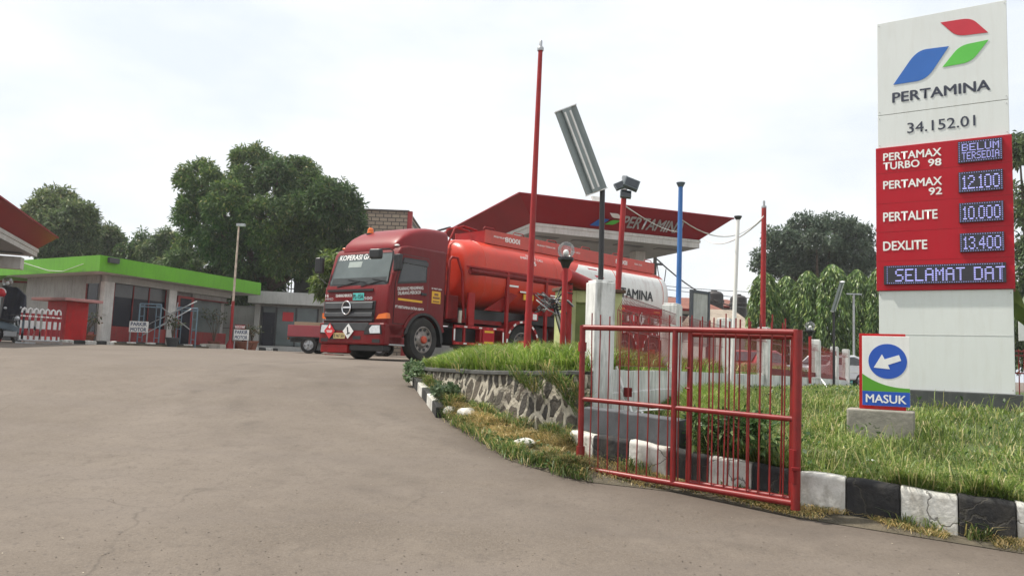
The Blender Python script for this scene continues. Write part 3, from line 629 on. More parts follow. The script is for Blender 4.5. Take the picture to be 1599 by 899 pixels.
for x in (xl+.03, xr-.03):
    for z in (lz(zt)-.05, lz(zm)+.06, lz(zm)-.06, lz(zr1)+.05, lz(zr0)-.06, lz(zbp)+.06): MB().lathe([(.009, -.004), (.006, -.007)], (x, .0, z), 'Y', 8).build('rivet', STEEL, PY_)
def PF(x, z, o=-.004): return frame((x, o, lz(z)), (1, 0, 0), (0, 0, 1))
def pp_(q): a = pz(*q); return (a[0]-p_e[0], a[1]-p_e[1])
p_e = pz(1394.8, 133)
for nm, q, m in (('emblem_red', ((1468.5, 35.8), (1516.6, 28.2), (1543, 51.2), (1493.6, 57.3)), LOGO_R), ('emblem_blue', ((1394.8, 133), (1432, 79), (1481.8, 72.7), (1447, 125)), LOGO_B), ('emblem_green', ((1471.6, 105.5), (1498.7, 71.7), (1543.8, 62.5), (1516.6, 97.3)), LOGO_G)):
    MB(PF(p_e[0], p_e[1])).prism([(p.x, p.y, 0) for p in leaf_shape(*[pp_(k) for k in q], rnd=.32)], (0, 0, .004)).build(nm, m, PY_)
a, b = pz(1394, 161), pz(1546, 140); h = pz(1394, 146)[1]-a[1]; text('PERTAMINA', PY_, LETTER_B, PF(a[0], (a[1]+b[1])/2, -.003), h, b[0]-a[0], .035)
a, b = pz(1417, 208), pz(1523, 197); text('34.152.01', PY_, LETTER_B, PF(a[0], (a[1]+b[1])/2, -.003), pz(1417, 192)[1]-a[1], b[0]-a[0], .012)
o = -.034
def prow(s, x0, y0, x1, y1, hpx):
    a, b = pz(x0, y0), pz(x1, y1); text(s, PY_, LETTER_W, PF(a[0], (a[1]+b[1])/2, o), pz(x0, y0-hpx)[1]-a[1], b[0]-a[0], .035)
prow('PERTAMAX', 1380, 252, 1470, 244, 11.5); prow('TURBO', 1380, 265.5, 1436, 262, 11); prow('98', 1450, 260.5, 1470, 259, 11)
prow('PERTAMAX', 1380, 296, 1471, 289, 12); prow('92', 1451, 305, 1471, 304, 11); prow('PERTALITE', 1380, 346, 1464, 342, 13.5); prow('DEXLITE', 1380, 391.5, 1448, 389, 13.5)
def display(words, x0, y0, x1, y1, x2, y2, bold=False, fit=None):
    """(x0,y0) upper left, (x1,y1) upper right, (x2,y2) lower right in the photograph"""
    a, b, c_ = pz(x0, y0), pz(x1, y1), pz(x2, y2); xa, xb, za, zb = a[0], b[0], (a[1]+b[1])/2, c_[1]
    W_, H_ = xb-xa, za-zb; M = PF(xa, zb, -.0765); m = MB(); m.bx(xa, xb, -.075, -.031, lz(zb), lz(za)); m.M = M; m.m = 1; n = len(words); pad = .10
    for i, wd in enumerate(words):
        hh = H_*(1-2*pad)/n*.86; y = H_*(pad+.03) + (n-1-i)*H_*(1-2*pad)/n; dotword(m, wd, W_*(.09 if not fit else .10), y, W_*(.84 if not fit else .89), hh, .5, True)
    m.m = 2; k = int(W_/.034)
    for i in range(k+1):
        for yy in (H_*.06, H_*.94): x = W_*(.03+.94*i/k); m.add([(x-.006, yy-.006, 0), (x+.006, yy-.006, 0), (x+.006, yy+.006, 0), (x-.006, yy+.006, 0)], [(0, 1, 2, 3)])
    for i in range(1, int(H_/.034)):
        for x in (W_*.03, W_*.97): y = H_*(.06+.88*i/int(H_/.034)); m.add([(x-.006, y-.006, 0), (x+.006, y-.006, 0), (x+.006, y+.006, 0), (x-.006, y+.006, 0)], [(0, 1, 2, 3)])
    m.build('display', [LEDBACK, LED_W, LED_D], PY_)
display(['BELUM', 'TERSEDIA'], 1496, 223, 1565, 217, 1566, 250); display(['12.100'], 1497, 271, 1566, 265, 1567, 297); display(['10.000'], 1498, 319, 1567, 314, 1568, 345); display(['13.400'], 1499, 366, 1568, 362, 1569, 392); display(['SELAMAT DAT'], 1381, 417, 1571, 409, 1572, 441, fit=1)

# ------------------------------------------------------------------ entrance sign
s0 = at(1345, 637, 9.6); s1 = at(1421, 638, 9.35); ex = Vector((s1.x-s0.x, s1.y-s0.y, 0)).normalized(); rz = math.atan2(ex.y, ex.x)
zg = .70; ES = thing('entrance_sign', 'small white entrance sign with a blue arrow disc, on a concrete block in the lawn', 'sign', (s0.x, s0.y, zg), rz)
def sp(px, py): a, z = onp(px, py, s0, ex); return a, z-zg
wd = sp(1421, 600)[0]; zt_, zb_ = sp(1380, 521)[1], sp(1380, 638)[1]
MB().bx(-.16, wd+.05, -.12, .24, -.3, zb_-.012).build('block', CONCRETE, ES, bevel=.02)
MB().bx(-.022, wd-.045, .0, .12, zb_-.01, zt_).build('frame', RED_BRIGHT, ES, bevel=.004)
MB().bx(.012, wd, -.014, -.001, zb_+.035, zt_-.03).build('face', WHITE, ES, bevel=.003)
x0, x1, z0, z1 = .012, wd, zb_+.035, zt_-.03; W_, H_ = x1-x0, z1-z0
MB().bx(x0+.001, x1-.001, -.017, -.0145, z0+.001, z0+H_*.205).build('name_band', SIGN_BLUE, ES)
loop = [(x0+.001, -.0145, z0+H_*.207), (x1-.001, -.0145, z0+H_*.207), (x1-.001, -.0145, z0+H_*.262)]+[(x1-.001-(W_-.002)*k/10, -.0145, z0+H_*(.262+.19*(k/10)**2.4)) for k in range(1, 11)]
MB().prism(loop, (0, -.0022, 0)).build('green_swoosh', mat('sign green', (.09, .33, .02), .4, var=.04), ES)
cx, cz, rr = x0+W_*.54, z0+H_*.64, W_*.405
MB().lathe([(rr, -.0168), (rr, -.0145)], (cx, 0, cz), 'Y', 40).build('disc', SIGN_BLUE, ES)
ar = [(-.78, -.42), (-.36, .36), (-.27, .14), (.62, .36), (.74, .02), (-.05, -.20), (-.02, -.42)]
ar = [(-.76, -.40), (-.30, .42), (-.16, .12), (.62, .40), (.74, .06), (.02, -.22), (.13, -.47)]
MB().prism([(cx+a*rr*.95, -.017, cz+b*rr*.95) for a, b in ar], (0, -.002, 0)).build('arrow', WHITE, ES)
text('MASUK', ES, LETTER_W, frame((x0+W_*.08, -.0178, z0+H_*.045), (1, 0, 0), (0, 0, 1)), H_*.115, W_*.84, .03)
tag(MB().ball(at(1360, 720, 7.9), .035, 8, 5, (1.5, .8, .7)).build('litter', WHITE, smooth=60), 'crumpled white scrap of litter lying in the lawn grass', 'litter')

# ------------------------------------------------------------------ poles
def pole(name, label, base, top, r0, r1, m, group=None, extra=None):
    base, top = Vector(base), Vector(top); g = thing(name, label, 'pole', tuple(base), 0, group)
    MB().tube([base-Vector((0, 0, .2)), base, base+(top-base)*.5, top], [r0, r0, (r0+r1)/2, r1], 12).build('shaft', m, g, True, 40); return g
tb, tt = at(823, 535, 11.6), at(844, 78, 11.6); tb.z = 1.42
g = pole('flag_pole', 'tallest faded red steel pole, standing in the bank grass in front of the tanker', tb, tt, .055, .034, RED_POLE)
k = tt; MB().lathe([(.048, -.02), (.052, .0), (.052, .03), (.04, .045), (.026, .05), (.026, .14), (.02, .15)], k, 'Z', 12).build('socket', STEEL, g, True, 40)
MB().lathe([(.11, 0), (.11, .012), (.062, .014), (.06, .07)], (tb.x, tb.y, 1.42), 'Z', 12).build('base_plate', RED_POLE, g, True, 40)
bb, bt = at(1060, 446, 13.6), at(1063, 287, 13.6)
g = pole('flag_pole', 'slim blue pole on top of the first white fence post', (bb.x, bb.y, 2.601), bt, .048, .04, BLUE_P); MB().lathe([(.044, -.06), (.075, .0), (.08, .01), (.08, .02)], bt, 'Z', 14).build('cap', mat('blue grey cap', (.10, .13, .16), .5), g, True, 40)
wbp, wtp = at(1143, 572, 16.4), at(1152.5, 339, 16.4)
g = pole('flag_pole', 'slim white pole with a flat grey cap rising behind the right half of the gate', (wbp.x, wbp.y, 1.2), wtp, .048, .04, WHITE); MB().lathe([(.044, -.06), (.08, .0), (.085, .01), (.085, .02)], wtp, 'Z', 14).build('cap', DGREY, g, True, 40)
rb_, rt_ = at(1191, 512, 19.7), at(1193, 322, 19.7)
g = pole('flag_pole', 'red pole in the fence line carrying two sagging cables from the canopy', (rb_.x, rb_.y, 1.3), rt_, .075, .062, RED_POLE); MB().lathe([(.066, -.05), (.066, .0), (.03, .01), (.03, .14)], rt_, 'Z', 12).build('socket', STEEL, g, True, 40)
RP_TOP = rt_
fb, ft = at(957, 560, 14.2), at(975, 296, 14.2)
g = pole('floodlight_pole', 'red pole behind the white pillar topped with a cluster of floodlights', (fb.x, fb.y, 1.3), ft, .062, .05, RED_POLE)
for dx, dz, ax, sc in ((-.10, .06, -25, .8), (.12, .10, 20, 1.2), (.02, -.10, 5, .85)):
    M = Matrix.Translation(ft+Vector((dx, -.06, dz))) @ Matrix.Rotation(R(ax), 4, 'Y') @ Matrix.Rotation(R(-25), 4, 'X') @ Matrix.Scale(sc, 4); m = MB(M); m.bx(-.12, .12, -.03, .05, -.09, .09); m.bx(-.09, .09, .05, .08, -.06, .06); l = m.build('floodlight', mat('blue grey lamp housing', (.10, .12, .13), .5, var=.2), g, True, bevel=.008)
    MB(M).bx(-.10, .10, -.034, -.0305, -.07, .07).build('lamp_glass', GLASS, l, True)
MB().bx(ft.x-.05, ft.x+.05, ft.y-.05, ft.y+.05, ft.z-.02, ft.z+.26).build('bracket', STEEL, g, True, bevel=.01)
FLOOD_TOP = ft

def globe_lamp(label, base, gc, r, group='globe lamps on red posts'):
    g = thing('globe_lamp', label, 'lamp post', tuple(base), 0, group); b, c_ = Vector(base), Vector(gc)
    s = MB(); s.tube([b-Vector((0, 0, .15)), (c_.x, c_.y, c_.z-r*2.1)], r*.31, 10); s.build('post', RED_POLE, g, True, 40)
    MB().lathe([(r*.36, -r*2.1), (r*.62, -r*1.45), (r*.92, -r*1.15), (r*.92, -r*.85), (r*.5, -r*.8)], c_, 'Z', 16).build('collar', BLACK, g, True, 40)
    gg = MB().ball(c_, r, 24, 16).build('globe', GLOBE, g, True, 80)
    MB().ball(c_+Vector((0, 0, -r*.3)), r*.36, 12, 8, (1, 1, 1.15)).build('bulb', WHITE, gg, True, 80); return g
c_ = at(884, 391, 12.0); b = at(879, 527, 12.0); globe_lamp('clear globe lamp on a red post in the bank grass in front of the tanker', (c_.x-.02, 12.0, 1.45), c_, .135)
c_ = at(1265, 509, 24.2); globe_lamp('small clear globe lamp on a red post peeping over the far fence panels', (c_.x, 24.2, 1.3), c_, .15)
c_ = at(12, 440, 30.5); globe_lamp('clear globe lamp on a red post at the left edge, behind the motorcycle', (c_.x-.1, 30.5, 1.5), c_, .19)
# second light panel, small, over the fence
b0 = at(1302, 486, 29.0); LP2 = thing('street_light', 'distant narrow white light panel tilted on a thin black pole before the weeping trees', 'street light', (b0.x, 29, 1.2), 0, 'tilted tube light panels')
MB().tube([(b0.x, 29, 1.0), (b0.x, 29, b0.z+.1)], .05, 8).build('pole', BLACK, LP2, True, 40); light_panel(at(1301, 485, 29.0), at(1315, 440, 28.6), .34, LP2, (.75, -.6, -.2))
tp = at(1333, 459, 38); g = pole('lamp_post', 'thin grey steel post with a short crossbar before the weeping trees', (tp.x, 38, .9), tp, .06, .05, STEEL); MB().bx(tp.x-.35, tp.x+.4, 37.97, 38.03, tp.z-.03, tp.z+.03).build('crossbar', STEEL, g, True)
# pole in front of the green building
pb, pt_ = at(359, 541, 41), at(373, 352, 41)
g = pole('flag_pole', 'thin rusty white pole with a red base before the green roofed shop', (pb.x, 41, 1.5), pt_, .07, .045, mat('rusty white pole', (.52, .42, .34), .7, var=.3, scale=3))
zz = onp(363, 470, (pb.x, 41), (1, 0))[1]; MB().tube([(pb.x, 41, 1.5), (pb.x, 41, zz)], .082, 10).build('red_sleeve', RED_POLE, g, True, 40); MB().lathe([(.22, 0), (.2, .25), (.1, .5)], (pb.x, 41, 1.5), 'Z', 12).build('base', RED_POLE, g, True, 40)
MB().bx(pb.x-.1, pb.x+.35, 40.9, 41.1, pt_.z-.05, pt_.z+.1).build('pole_head', STEEL, g, True)
# ------------------------------------------------------------------ tanker truck
# tractor frame: x back from the bumper, y away from the camera side, z up
TR = thing('tanker_truck', 'large red fuel tanker lorry with orange tank and white rear panel, parked on the forecourt', 'tanker truck', (-3.15, 19.65, 1.37), R(55.2))
CW = 2.42
def wheel(x, y, side, M=None, r=.60, w=.30, world=False, front=True):
    """side -1: outer face towards -y"""
    prof = [(r*.60, 0), (r*.66, -.01), (r*.90, -.012), (r*.965, .03), (r, .07), (r, w-.07), (r*.965, w-.03), (r*.9, w), (r*.6, w)]
    s = -1 if side > 0 else 1; m = MB(M); m.lathe([(a, s*h) for a, h in prof], (x, y, r), 'Y', 36, False)
    o = m.build('wheel', TYRE, TR, world, 40)
    m = MB(M); m.lathe([(r*.60, s*.10), (r*.60, s*.005), (r*.56, s*.002), (r*.54, s*.03), (r*.40, s*.055 if front else s*.10), (r*.30, s*.02 if front else s*.10), (r*.28, s*(.0) if front else s*.10)], (x, y, r), 'Y', 30)
    m.m = 1
    for k in range(10):
        a = 2*math.pi*k/10; m.lathe([(r*.075, s*.030), (r*.075, s*.047)], (x+r*.47*math.cos(a), y-s*.004, r+r*.47*math.sin(a)), 'Y', 8)
    m.build('rim', [RIM, BLACK], o, world, 40)
    m = MB(M); m.lathe([(r*.17, s*.10), (r*.17, s*-.05), (r*.12, s*-.075)], (x, y, r), 'Y', 14); m.build('hub', HUB, o, world, 40)
    return o
# cab shell
arch = [(1.40+.70*math.cos(R(a)), .56+.70*math.sin(R(a))) for a in range(30, 166, 9)]
prof = [(.0, 1.0), (-.015, 1.45), (.02, 1.92), (.06, 1.98), (.31, 2.86), (.42, 2.99), (.65, 3.06), (2.2, 3.10), (2.25, 3.0), (2.25, 1.05), (2.15, .96)] + arch + [(.66, .62), (.08, .62)]
MB().prism([(x, 0, z) for x, z in prof], (0, CW, 0)).build('cab', RED_CAB, TR, smooth=30, bevel=.055, seg=3)
# roof deflector
secs = []
for x, zt_, hw, z0 in ((.36, 3.02, .92, 2.93), (.48, 3.20, 1.0, 2.98), (.68, 3.38, 1.04, 3.02), (.95, 3.54, 1.06, 3.05), (1.3, 3.66, 1.07, 3.06), (1.7, 3.73, 1.07, 3.08), (2.1, 3.76, 1.06, 3.09), (2.46, 3.765, 1.05, 3.09)):
    s = []
    for k in range(17):
        a = math.pi*k/16; c_, q = math.cos(a), math.sin(a); e = 2/7
        s.append((x, CW/2+hw*math.copysign(abs(c_)**e, c_), z0+(zt_-z0)*abs(q)**e))
    secs.append(s)
MB().loft(secs).build('roof_deflector', mat('lighter red deflector paint', (.20, .008, .012), .42, var=.06, coat=.08, spec=.25), TR, smooth=50)
m = MB(); m.bx(.5, .92, .42, 1.95, 3.06, 3.115); m.build('roof_hatch_visor', RED_CAB, TR, bevel=.02)
b = MB(); b.lathe([(.10, 0), (.10, .03), (.085, .04), (.08, .13), (.05, .16)], (.98, 1.78, 3.54), 'Z', 14); b.build('beacon', ORANGE_L, TR, smooth=40)
MB().lathe([(.115, -.12), (.115, .0)], (.98, 1.78, 3.54), 'Z', 14).build('beacon_base', BLACK, TR, smooth=40)
for y in (.22, 1.1, 2.2): MB().ball((.44, y, 3.045), .05, 10, 6, (1.2, 1.6, .7)).build('marker_lamp', WHITE if y < 1 else ORANGE_L, TR, smooth=60)
# windscreen
nW = Vector((-.88, 0, .25)).normalized()
def ws(y, f, o): return Vector((.06+.25*f, y, 1.98+.88*f)) + nW*o
def wsp(y0, y1, f0, f1, o, th, r=.06):
    return [ws(y0+r, f0, o), ws(y1-r, f0, o), ws(y1, f0+r, o), ws(y1-.05, f1-r, o), ws(y1-.05-r, f1, o), ws(y0+.05+r, f1, o), ws(y0+.05, f1-r, o), ws(y0, f0+r, o)]
MB().prism(wsp(.10, CW-.10, -.02, .99, 0, 0), nW*.006).build('windscreen_seal', BLACK, TR)
wsn = MB().prism(wsp(.14, CW-.14, .02, .95, .0065, 0), nW*.006).build('windscreen', WSCREEN, TR)
MB().prism([ws(.20, .02, .0130), ws(CW-.2, .02, .0130), ws(CW-.2, .22, .0130), ws(.2, .22, .0130)], nW*.002).build('dashboard_edge', mat('dashboard seen through glass', (.03, .035, .035), .3), wsn)
yv = Vector((.25, 0, .88)).normalized()
text('KOPERASI GATRA', wsn, LETTER_W, frame(ws(2.16, .80, .0145), (0, -1, 0), yv), .15, 1.55, .03)
MB().prism([ws(1.75, .56, .0135), ws(1.25, .56, .0135), ws(1.25, .74, .0135), ws(1.75, .74, .0135)], nW*.002).build('permit_sheet', mat('pale paper behind glass', (.33, .38, .36), .6), wsn)
for (y0, y1) in ((1.95, 1.15), (1.05, .35)):
    m = MB(); p = ws(y0, -.06, .03); q = ws(y1, .10, .03); m.seg(p, q, .022, .022); m.seg(ws(y0-.35, .16, .025), ws(y1-.25, .06, .025), .016, .02); m.build('wiper', BLACK, TR)
# front panel and grille
m = MB()
m.prism([(-.022, .48, .985), (-.022, 2.32, .985), (-.03, 2.37, 1.545), (-.03, .42, 1.545)], (.03, 0, 0)); gr = m.build('grille', BLACK, TR, bevel=.01)
for z0, z1, d in ((1.32, 1.525, .055), (1.11, 1.26, .05), (1.0, 1.075, .035)):
    MB().loft([[(-.03, y, z0), (-.03-d, y, z0+.02), (-.03-d*.75, y, z1-.03), (-.03, y, z1)] for y in (.50, 1.4, 2.30)]).build('grille_bar', DGREY, gr, bevel=.008)
M = Matrix.Translation((-.105, 1.42, 1.36)) @ Matrix.Rotation(R(90), 4, 'Y')
em = MB(M); em.tube([(math.cos(2*math.pi*k/28)*.175, math.sin(2*math.pi*k/28)*.155, 0) for k in range(28)], .020, 8, closed=True); em.build('emblem_ring', CHROME, TR, smooth=60)
MB().bx(-.108, -.098, 1.29, 1.55, 1.352, 1.392).build('emblem_bar', CHROME, TR)
MB().lathe([(.15, -.094), (.15, -.088)], (0, 1.42, 1.36), 'X', 24).build('emblem_plate', BLACK, TR)
MB().bx(-.028, .0, .55, 2.28, 1.80, 1.86).build('hood_slot', BLACK, TR)
Fr = lambda y, z, o=-.024: frame((o, y, z), (0, -1, 0), (0, 0, 1))
text('DILARANG MEROKOK', TR, LETTER_W, Fr(1.93, 1.655), .075, .62, .03); text('HINO', TR, mat('silver lettering', (.55, .55, .56), .4, .5), Fr(2.33, 1.575), .07, .30, .03); text('500', TR, MAT['silver lettering'], Fr(.86, 1.575), .075, .30, .03)
MB().bx(-.026, -.020, .87, 1.28, 1.565, 1.755).build('teal_sticker', TEAL, TR); text('PL-15A', TR, LETTER_K, Fr(1.26, 1.60, -.0275), .12, .37, .04)
text('16', TR, LETTER_W, Fr(2.34, 1.665), .075, .12, .03)
# turn signals and bumper
for y0, y1, sd in ((-.004, .40, 1), (CW+.004, CW-.16, -1)):
    MB().prism([(-.026, y1, 1.07), (-.026, y0+.03*sd, 1.08), (-.026, y0+.03*sd, 1.23), (-.026, y1-.10*sd, 1.19)], (.02, 0, 0)).build('turn_signal', ORANGE_L, TR)
    MB().prism([(-.026, y0, 1.08), (.10, y0, 1.09), (.07, y0, 1.22), (-.026, y0, 1.23)], (0, .02*sd, 0)).build('turn_signal', ORANGE_L, TR)
bm = MB(); bm.prism([(-.10, 0), (-.13, .14), (-.13, CW-.14), (-.10, CW), (.62, CW), (.62, 0)] and [(-.10, .0, .40), (-.13, .14, .40), (-.13, CW-.14, .40), (-.10, CW, .40), (.60, CW, .40), (.60, 0, .40)], (0, 0, .56)); bu = bm.build('bumper', RED_CAB, TR, bevel=.04, seg=3)
MB().prism([(-.137, .66, .76), (-.137, 2.10, .76), (-.137, 2.24, .965), (-.137, .52, .965)], (.03, 0, 0)).build('bumper_grille', DGREY, bu, bevel=.008)
MB().bx(-.137, -.11, .80, 1.08, .53, .62).build('bumper_slot', BLACK, bu); MB().bx(-.137, -.11, 1.70, 2.06, .52, .62).build('bumper_slot', BLACK, bu)
for y, sd in ((.36, 1), (CW-.36, -1)):
    hl = MB().prism([(-.139, y-.30*sd, .68), (-.139, y+.33*sd, .66), (-.139, y+.30*sd, .80), (-.139, y+.20*sd, .92), (-.139, y-.26*sd, .915)], (.04, 0, 0)).build('headlight', BLACK, TR, bevel=.006)
    MB().prism([(-.147, y-.26*sd, .70), (-.147, y+.10*sd, .69), (-.147, y+.14*sd, .80), (-.147, y+.04*sd, .895), (-.147, y-.23*sd, .90)], (.01, 0, 0)).build('lens', LENS, hl, bevel=.012)
    MB().prism([(-.136, y-.25*sd, .46), (-.136, y+.02*sd, .46), (-.136, y+.02*sd, .55), (-.136, y-.25*sd, .55)], (.02, 0, 0)).build('fog_slot', BLACK, bu)
MB().bx(-.06, .1, 1.35, 2.38, .17, .40).build('lower_valance', RED_TRUCK, bu, bevel=.02); MB().bx(.0, .25, .1, 1.34, .24, .40).build('lower_valance', BLACK, bu, bevel=.02)
def diamond(y, z, s, m, o=-.16): return MB().prism([(o, y-s, z), (o, y, z-s), (o, y+s, z), (o, y, z+s)], (-.006, 0, 0)).build('hazard_placard', m, TR)
d = diamond(1.95, .74, .21, LETTER_R); MB().prism([(-.168, 1.95-.02, .80), (-.168, 1.91, .86), (-.168, 1.94, .95-.03), (-.168, 1.97, .87), (-.168, 1.99, .83)], (-.001, 0, 0)).build('flame_mark', LETTER_W, d); MB().bx(-.169, -.1675, 1.84, 2.06, .735, .755).build('placard_line', LETTER_W, d)
MB().bx(-.169, -.1675, 1.86, 2.04, .70, .715).build('placard_line', LETTER_W, d)
d = diamond(1.24, .74, .20, WHITE); m = MB(); m.seg((-.168, 1.27, .85), (-.168, 1.235, .68), .012, .04); m.seg((-.168, 1.28, .66), (-.168, 1.17, .70), .012, .03); m.build('tree_mark', LETTER_K, d)
MB().bx(-.15, -.145, 1.37, 1.80, .545, .69).build('number_plate', BUFF, TR); text('B 9467 SEH', TR, LETTER_K, Fr(1.77, .575, -.1515), .085, .37, .03)
# near door, far door
for y, sd in ((-.001, -1), (CW+.001, 1)):
    q = [(.20, y, .98), (.62, y, .98), (.72, y, 1.24), (1.0, y, 1.32), (1.50, y, 1.34), (1.52, y, 2.72), (1.46, y, 2.80), (.46, y, 2.80), (.22, y, 2.04)]
    cx_, cz_ = .86, 1.85; MB().prism([(cx_+(a-cx_)*1.022, y, cz_+(c_-cz_)*1.016) for a, _, c_ in q], (0, .008*sd, 0)).build('door_gap', BLACK, TR)
    dr = MB().prism(q, (0, .016*sd, 0)).build('door', RED_CAB, TR, bevel=.008)
    o = y+.0165*sd
    sl_ = MB().prism([(.27, o, 2.0), (1.41, o, 2.15), (1.42, o, 2.70), (1.37, o, 2.75), (.47, o, 2.72)], (0, .006*sd, 0)).build('window_seal', BLACK, dr)
    MB().prism([(.32, o+.0065*sd, 2.06), (1.36, o+.0065*sd, 2.20), (1.37, o+.0065*sd, 2.60), (.47, o+.0065*sd, 2.60)], (0, .004*sd, 0)).build('window', GLASS, dr)
    MB().prism([(.40, o+.007*sd, 2.58), (1.40, o+.007*sd, 2.58), (1.40, o+.007*sd, 2.69), (.45, o+.007*sd, 2.69)], (0, .05*sd, 0)).build('rain_visor', DGREY, dr)
    MB().bx(1.20, 1.42, o, o+.03*sd, 1.79, 1.86).build('handle', BLACK, dr, bevel=.006)
    MB().bx(.33, 1.28, o, o+.002*sd, 1.585, 1.64).build('reflective_strip', YELLOW, dr)
Sd = lambda x, z, y=-.020, up=0.0: frame((x, y, z), (1, 0, up), (0, 0, 1))
text('DILARANG MENUMPANG', TR, LETTER_W, Sd(.30, 1.835, up=.12), .085, 1.0, .03); text('DILARANG MEROKOK', TR, LETTER_W, Sd(.32, 1.72, up=.12), .085, .90, .03)
text('PT PERTAMINA PATRA NIAGA', TR, LETTER_W, Sd(.24, 1.375), .07, 1.12, .03); text('B 9467 SEH', TR, LETTER_W, Sd(1.66, 2.00, -.003), .045, .42, .02)
MB().bx(1.68, 2.05, -.004, .0, 1.62, 1.95).build('yellow_sticker', YELLOW, TR); m = MB(); m.bx(1.72, 2.01, -.006, -.0045, 1.74, 1.80); m.bx(1.78, 1.95, -.006, -.0045, 1.83, 1.90); m.bx(1.72, 2.01, -.006, -.0045, 1.65, 1.69); m.build('sticker_mark', mat('brown print', (.25, .10, .03), .6), TR)
# steps and wheel arch trim
m = MB(); m.bx(.12, .66, .02, .30, .62, .78); m.build('step_well', BLACK, TR); MB().bx(.10, .66, -.02, .22, .40, .44).build('step', STEEL, TR, bevel=.006); MB().bx(.10, .66, .0, .05, .44, .62).build('step_panel', RED_CAB, TR)
for y0, y1 in ((-.03, .42), (CW-.42, CW+.03)):
    a_ = [(1.40+.70*math.cos(R(a)), .56+.70*math.sin(R(a))) for a in range(-4, 170, 7)]; b_ = [(1.40+.80*math.cos(R(a)), .56+.76*math.sin(R(a))) for a in range(169, -5, -7)]
    m = MB(); m.prism([(x, y0, z) for x, z in a_+b_], (0, y1-y0, 0)); m.build('mudguard', BLACK, TR); MB().bx(2.13, 2.17, y0, y1, .42, .60).build('mud_flap', BLACK, TR)
    bb_ = [(1.40+.81*math.cos(R(a)), .56+.765*math.sin(R(a))) for a in range(20, 158, 8)]; cc_ = [(1.40+.90*math.cos(R(a)), .56+.84*math.sin(R(a))) for a in range(157, 19, -8)]
    MB().prism([(x, y0+.0 if y0 < 0 else y1-.03, z) for x, z in bb_+cc_], (0, .03, 0)).build('arch_trim', RED_CAB, TR)
wheel(1.40, -.01, -1); wheel(1.40, CW+.01, 1)
MB().tube([(1.4, .28, .56), (1.4, CW-.28, .56)], .07, 8).build('axle', BLACK, TR)
m = MB(); m.bx(.3, 6.4, .72, .86, .70, .95); m.bx(.3, 6.4, CW-.86, CW-.72, .70, .95); m.bx(2.3, 4.9, .86, 1.56, .70, .92); m.build('chassis', BLACK, TR)
MB().bx(.4, 2.0, .5, 1.9, .55, 1.05).build('engine', BLACK, TR, bevel=.03)
MB().bx(2.26, 2.6, .30, 2.1, 1.0, 2.1).build('rear_cab_wall', RED_DARK, TR, bevel=.03)
m = MB(); m.bx(.02, .36, 1.9, 2.3, .1, .12); m.build('far_step', RED_TRUCK, TR)
MB().bx(2.75, 4.3, .06, .70, .50, 1.02).build('fuel_tank', BLACK, TR, bevel=.08, seg=3); MB().bx(2.75, 4.3, CW-.70, CW-.06, .50, 1.02).build('fuel_tank', BLACK, TR, bevel=.08, seg=3)
MB().bx(2.3, 2.7, .7, 1.7, .45, 1.2).build('gearbox', BLACK, TR, bevel=.05); MB().bx(1.9, 2.25, .5, 2.0, .5, 1.2).build('engine_shield', BLACK, TR)
# mirrors
def mirror(c, s, rot, arm):
    M = Matrix.Translation(c) @ Matrix.Rotation(R(rot), 4, 'Z'); o = MB(M).bx(-s[0]/2, s[0]/2, -s[1]/2, s[1]/2, -s[2]/2, s[2]/2).build('mirror', BLACK, TR, bevel=min(s)*.35, seg=3)
    m = MB(); m.tube(arm, .016, 6); m.build('mirror_arm', BLACK, o, smooth=40)
mirror((.02, -.24, 2.52), (.13, .27, .44), -12, [(.10, .0, 2.80), (-.05, -.12, 2.80), (-.10, -.16, 2.6), (-.12, -.10, 2.25), (-.02, .02, 2.02)])
mirror((-.30, .24, 2.72), (.16, .36, .26), 10, [(.10, .02, 2.84), (-.12, -.06, 2.86), (-.28, .10, 2.84), (-.30, .22, 2.80)])
mirror((.0, CW+.26, 2.55), (.13, .26, .44), 12, [(.10, CW, 2.80), (-.05, CW+.2, 2.80), (-.04, CW+.2, 2.2), (.02, CW, 2.05)])
m = MB(); m.tube([(-.12, -.10, 2.25), (.12, .0, 2.24)], .012, 6); m.build('mirror_stay', CHROME, TR)

# ---- trailer: its own axis, turned a little against the tractor
TM = Matrix.Translation((.15, 23.6, 1.42)) @ Matrix.Rotation(R(45), 4, 'Z')
TW = 2.66
t = NT('tank paint'); v = t.obj(); uvn = t.n('ShaderNodeTexCoord'); sx = t.n('ShaderNodeSeparateXYZ'); t.l(uvn.outputs['UV'], sx.inputs[0])
e1 = t.math('GREATER_THAN', t.math('SUBTRACT', sx.outputs[0], t.math('MULTIPLY', t.math('SUBTRACT', sx.outputs[1], 2.0), .42)), 2.32)
e2 = t.math('LESS_THAN', sx.outputs[1], 3.44); e3 = t.math('LESS_THAN', t.math('ADD', t.math('MULTIPLY', t.math('SUBTRACT', 3.5, sx.outputs[0]), .8), sx.outputs[1]), 3.66)
wm = t.math('MULTIPLY', t.math('MULTIPLY', e1, e2), e3)
redc = t.ramp(t.noise(v, .9, 4), [(.3, (.52, .030, .013)), (.7, (.60, .046, .018))]); grime = t.ramp(t.noise(t.obj((4, 4, .5)), 1.5, 6, .65), [(.5, (0,)*3), (.75, (.35,)*3)])
c = t.mix(wm, redc, (.74, .73, .70)); c = t.mix(grime, c, (.25, .08, .05)); t.l(c, t.b.inputs['Base Color']); t.b.inputs['Roughness'].default_value = .34; t.b.inputs['Coat Weight'].default_value = .12; t.b.inputs['Specular IOR Level'].default_value = .35; t.b.inputs['Coat Roughness'].default_value = .12; TANKM = t.m
yc, zc, hy, hz = TW/2, 2.64, 1.31, 1.08
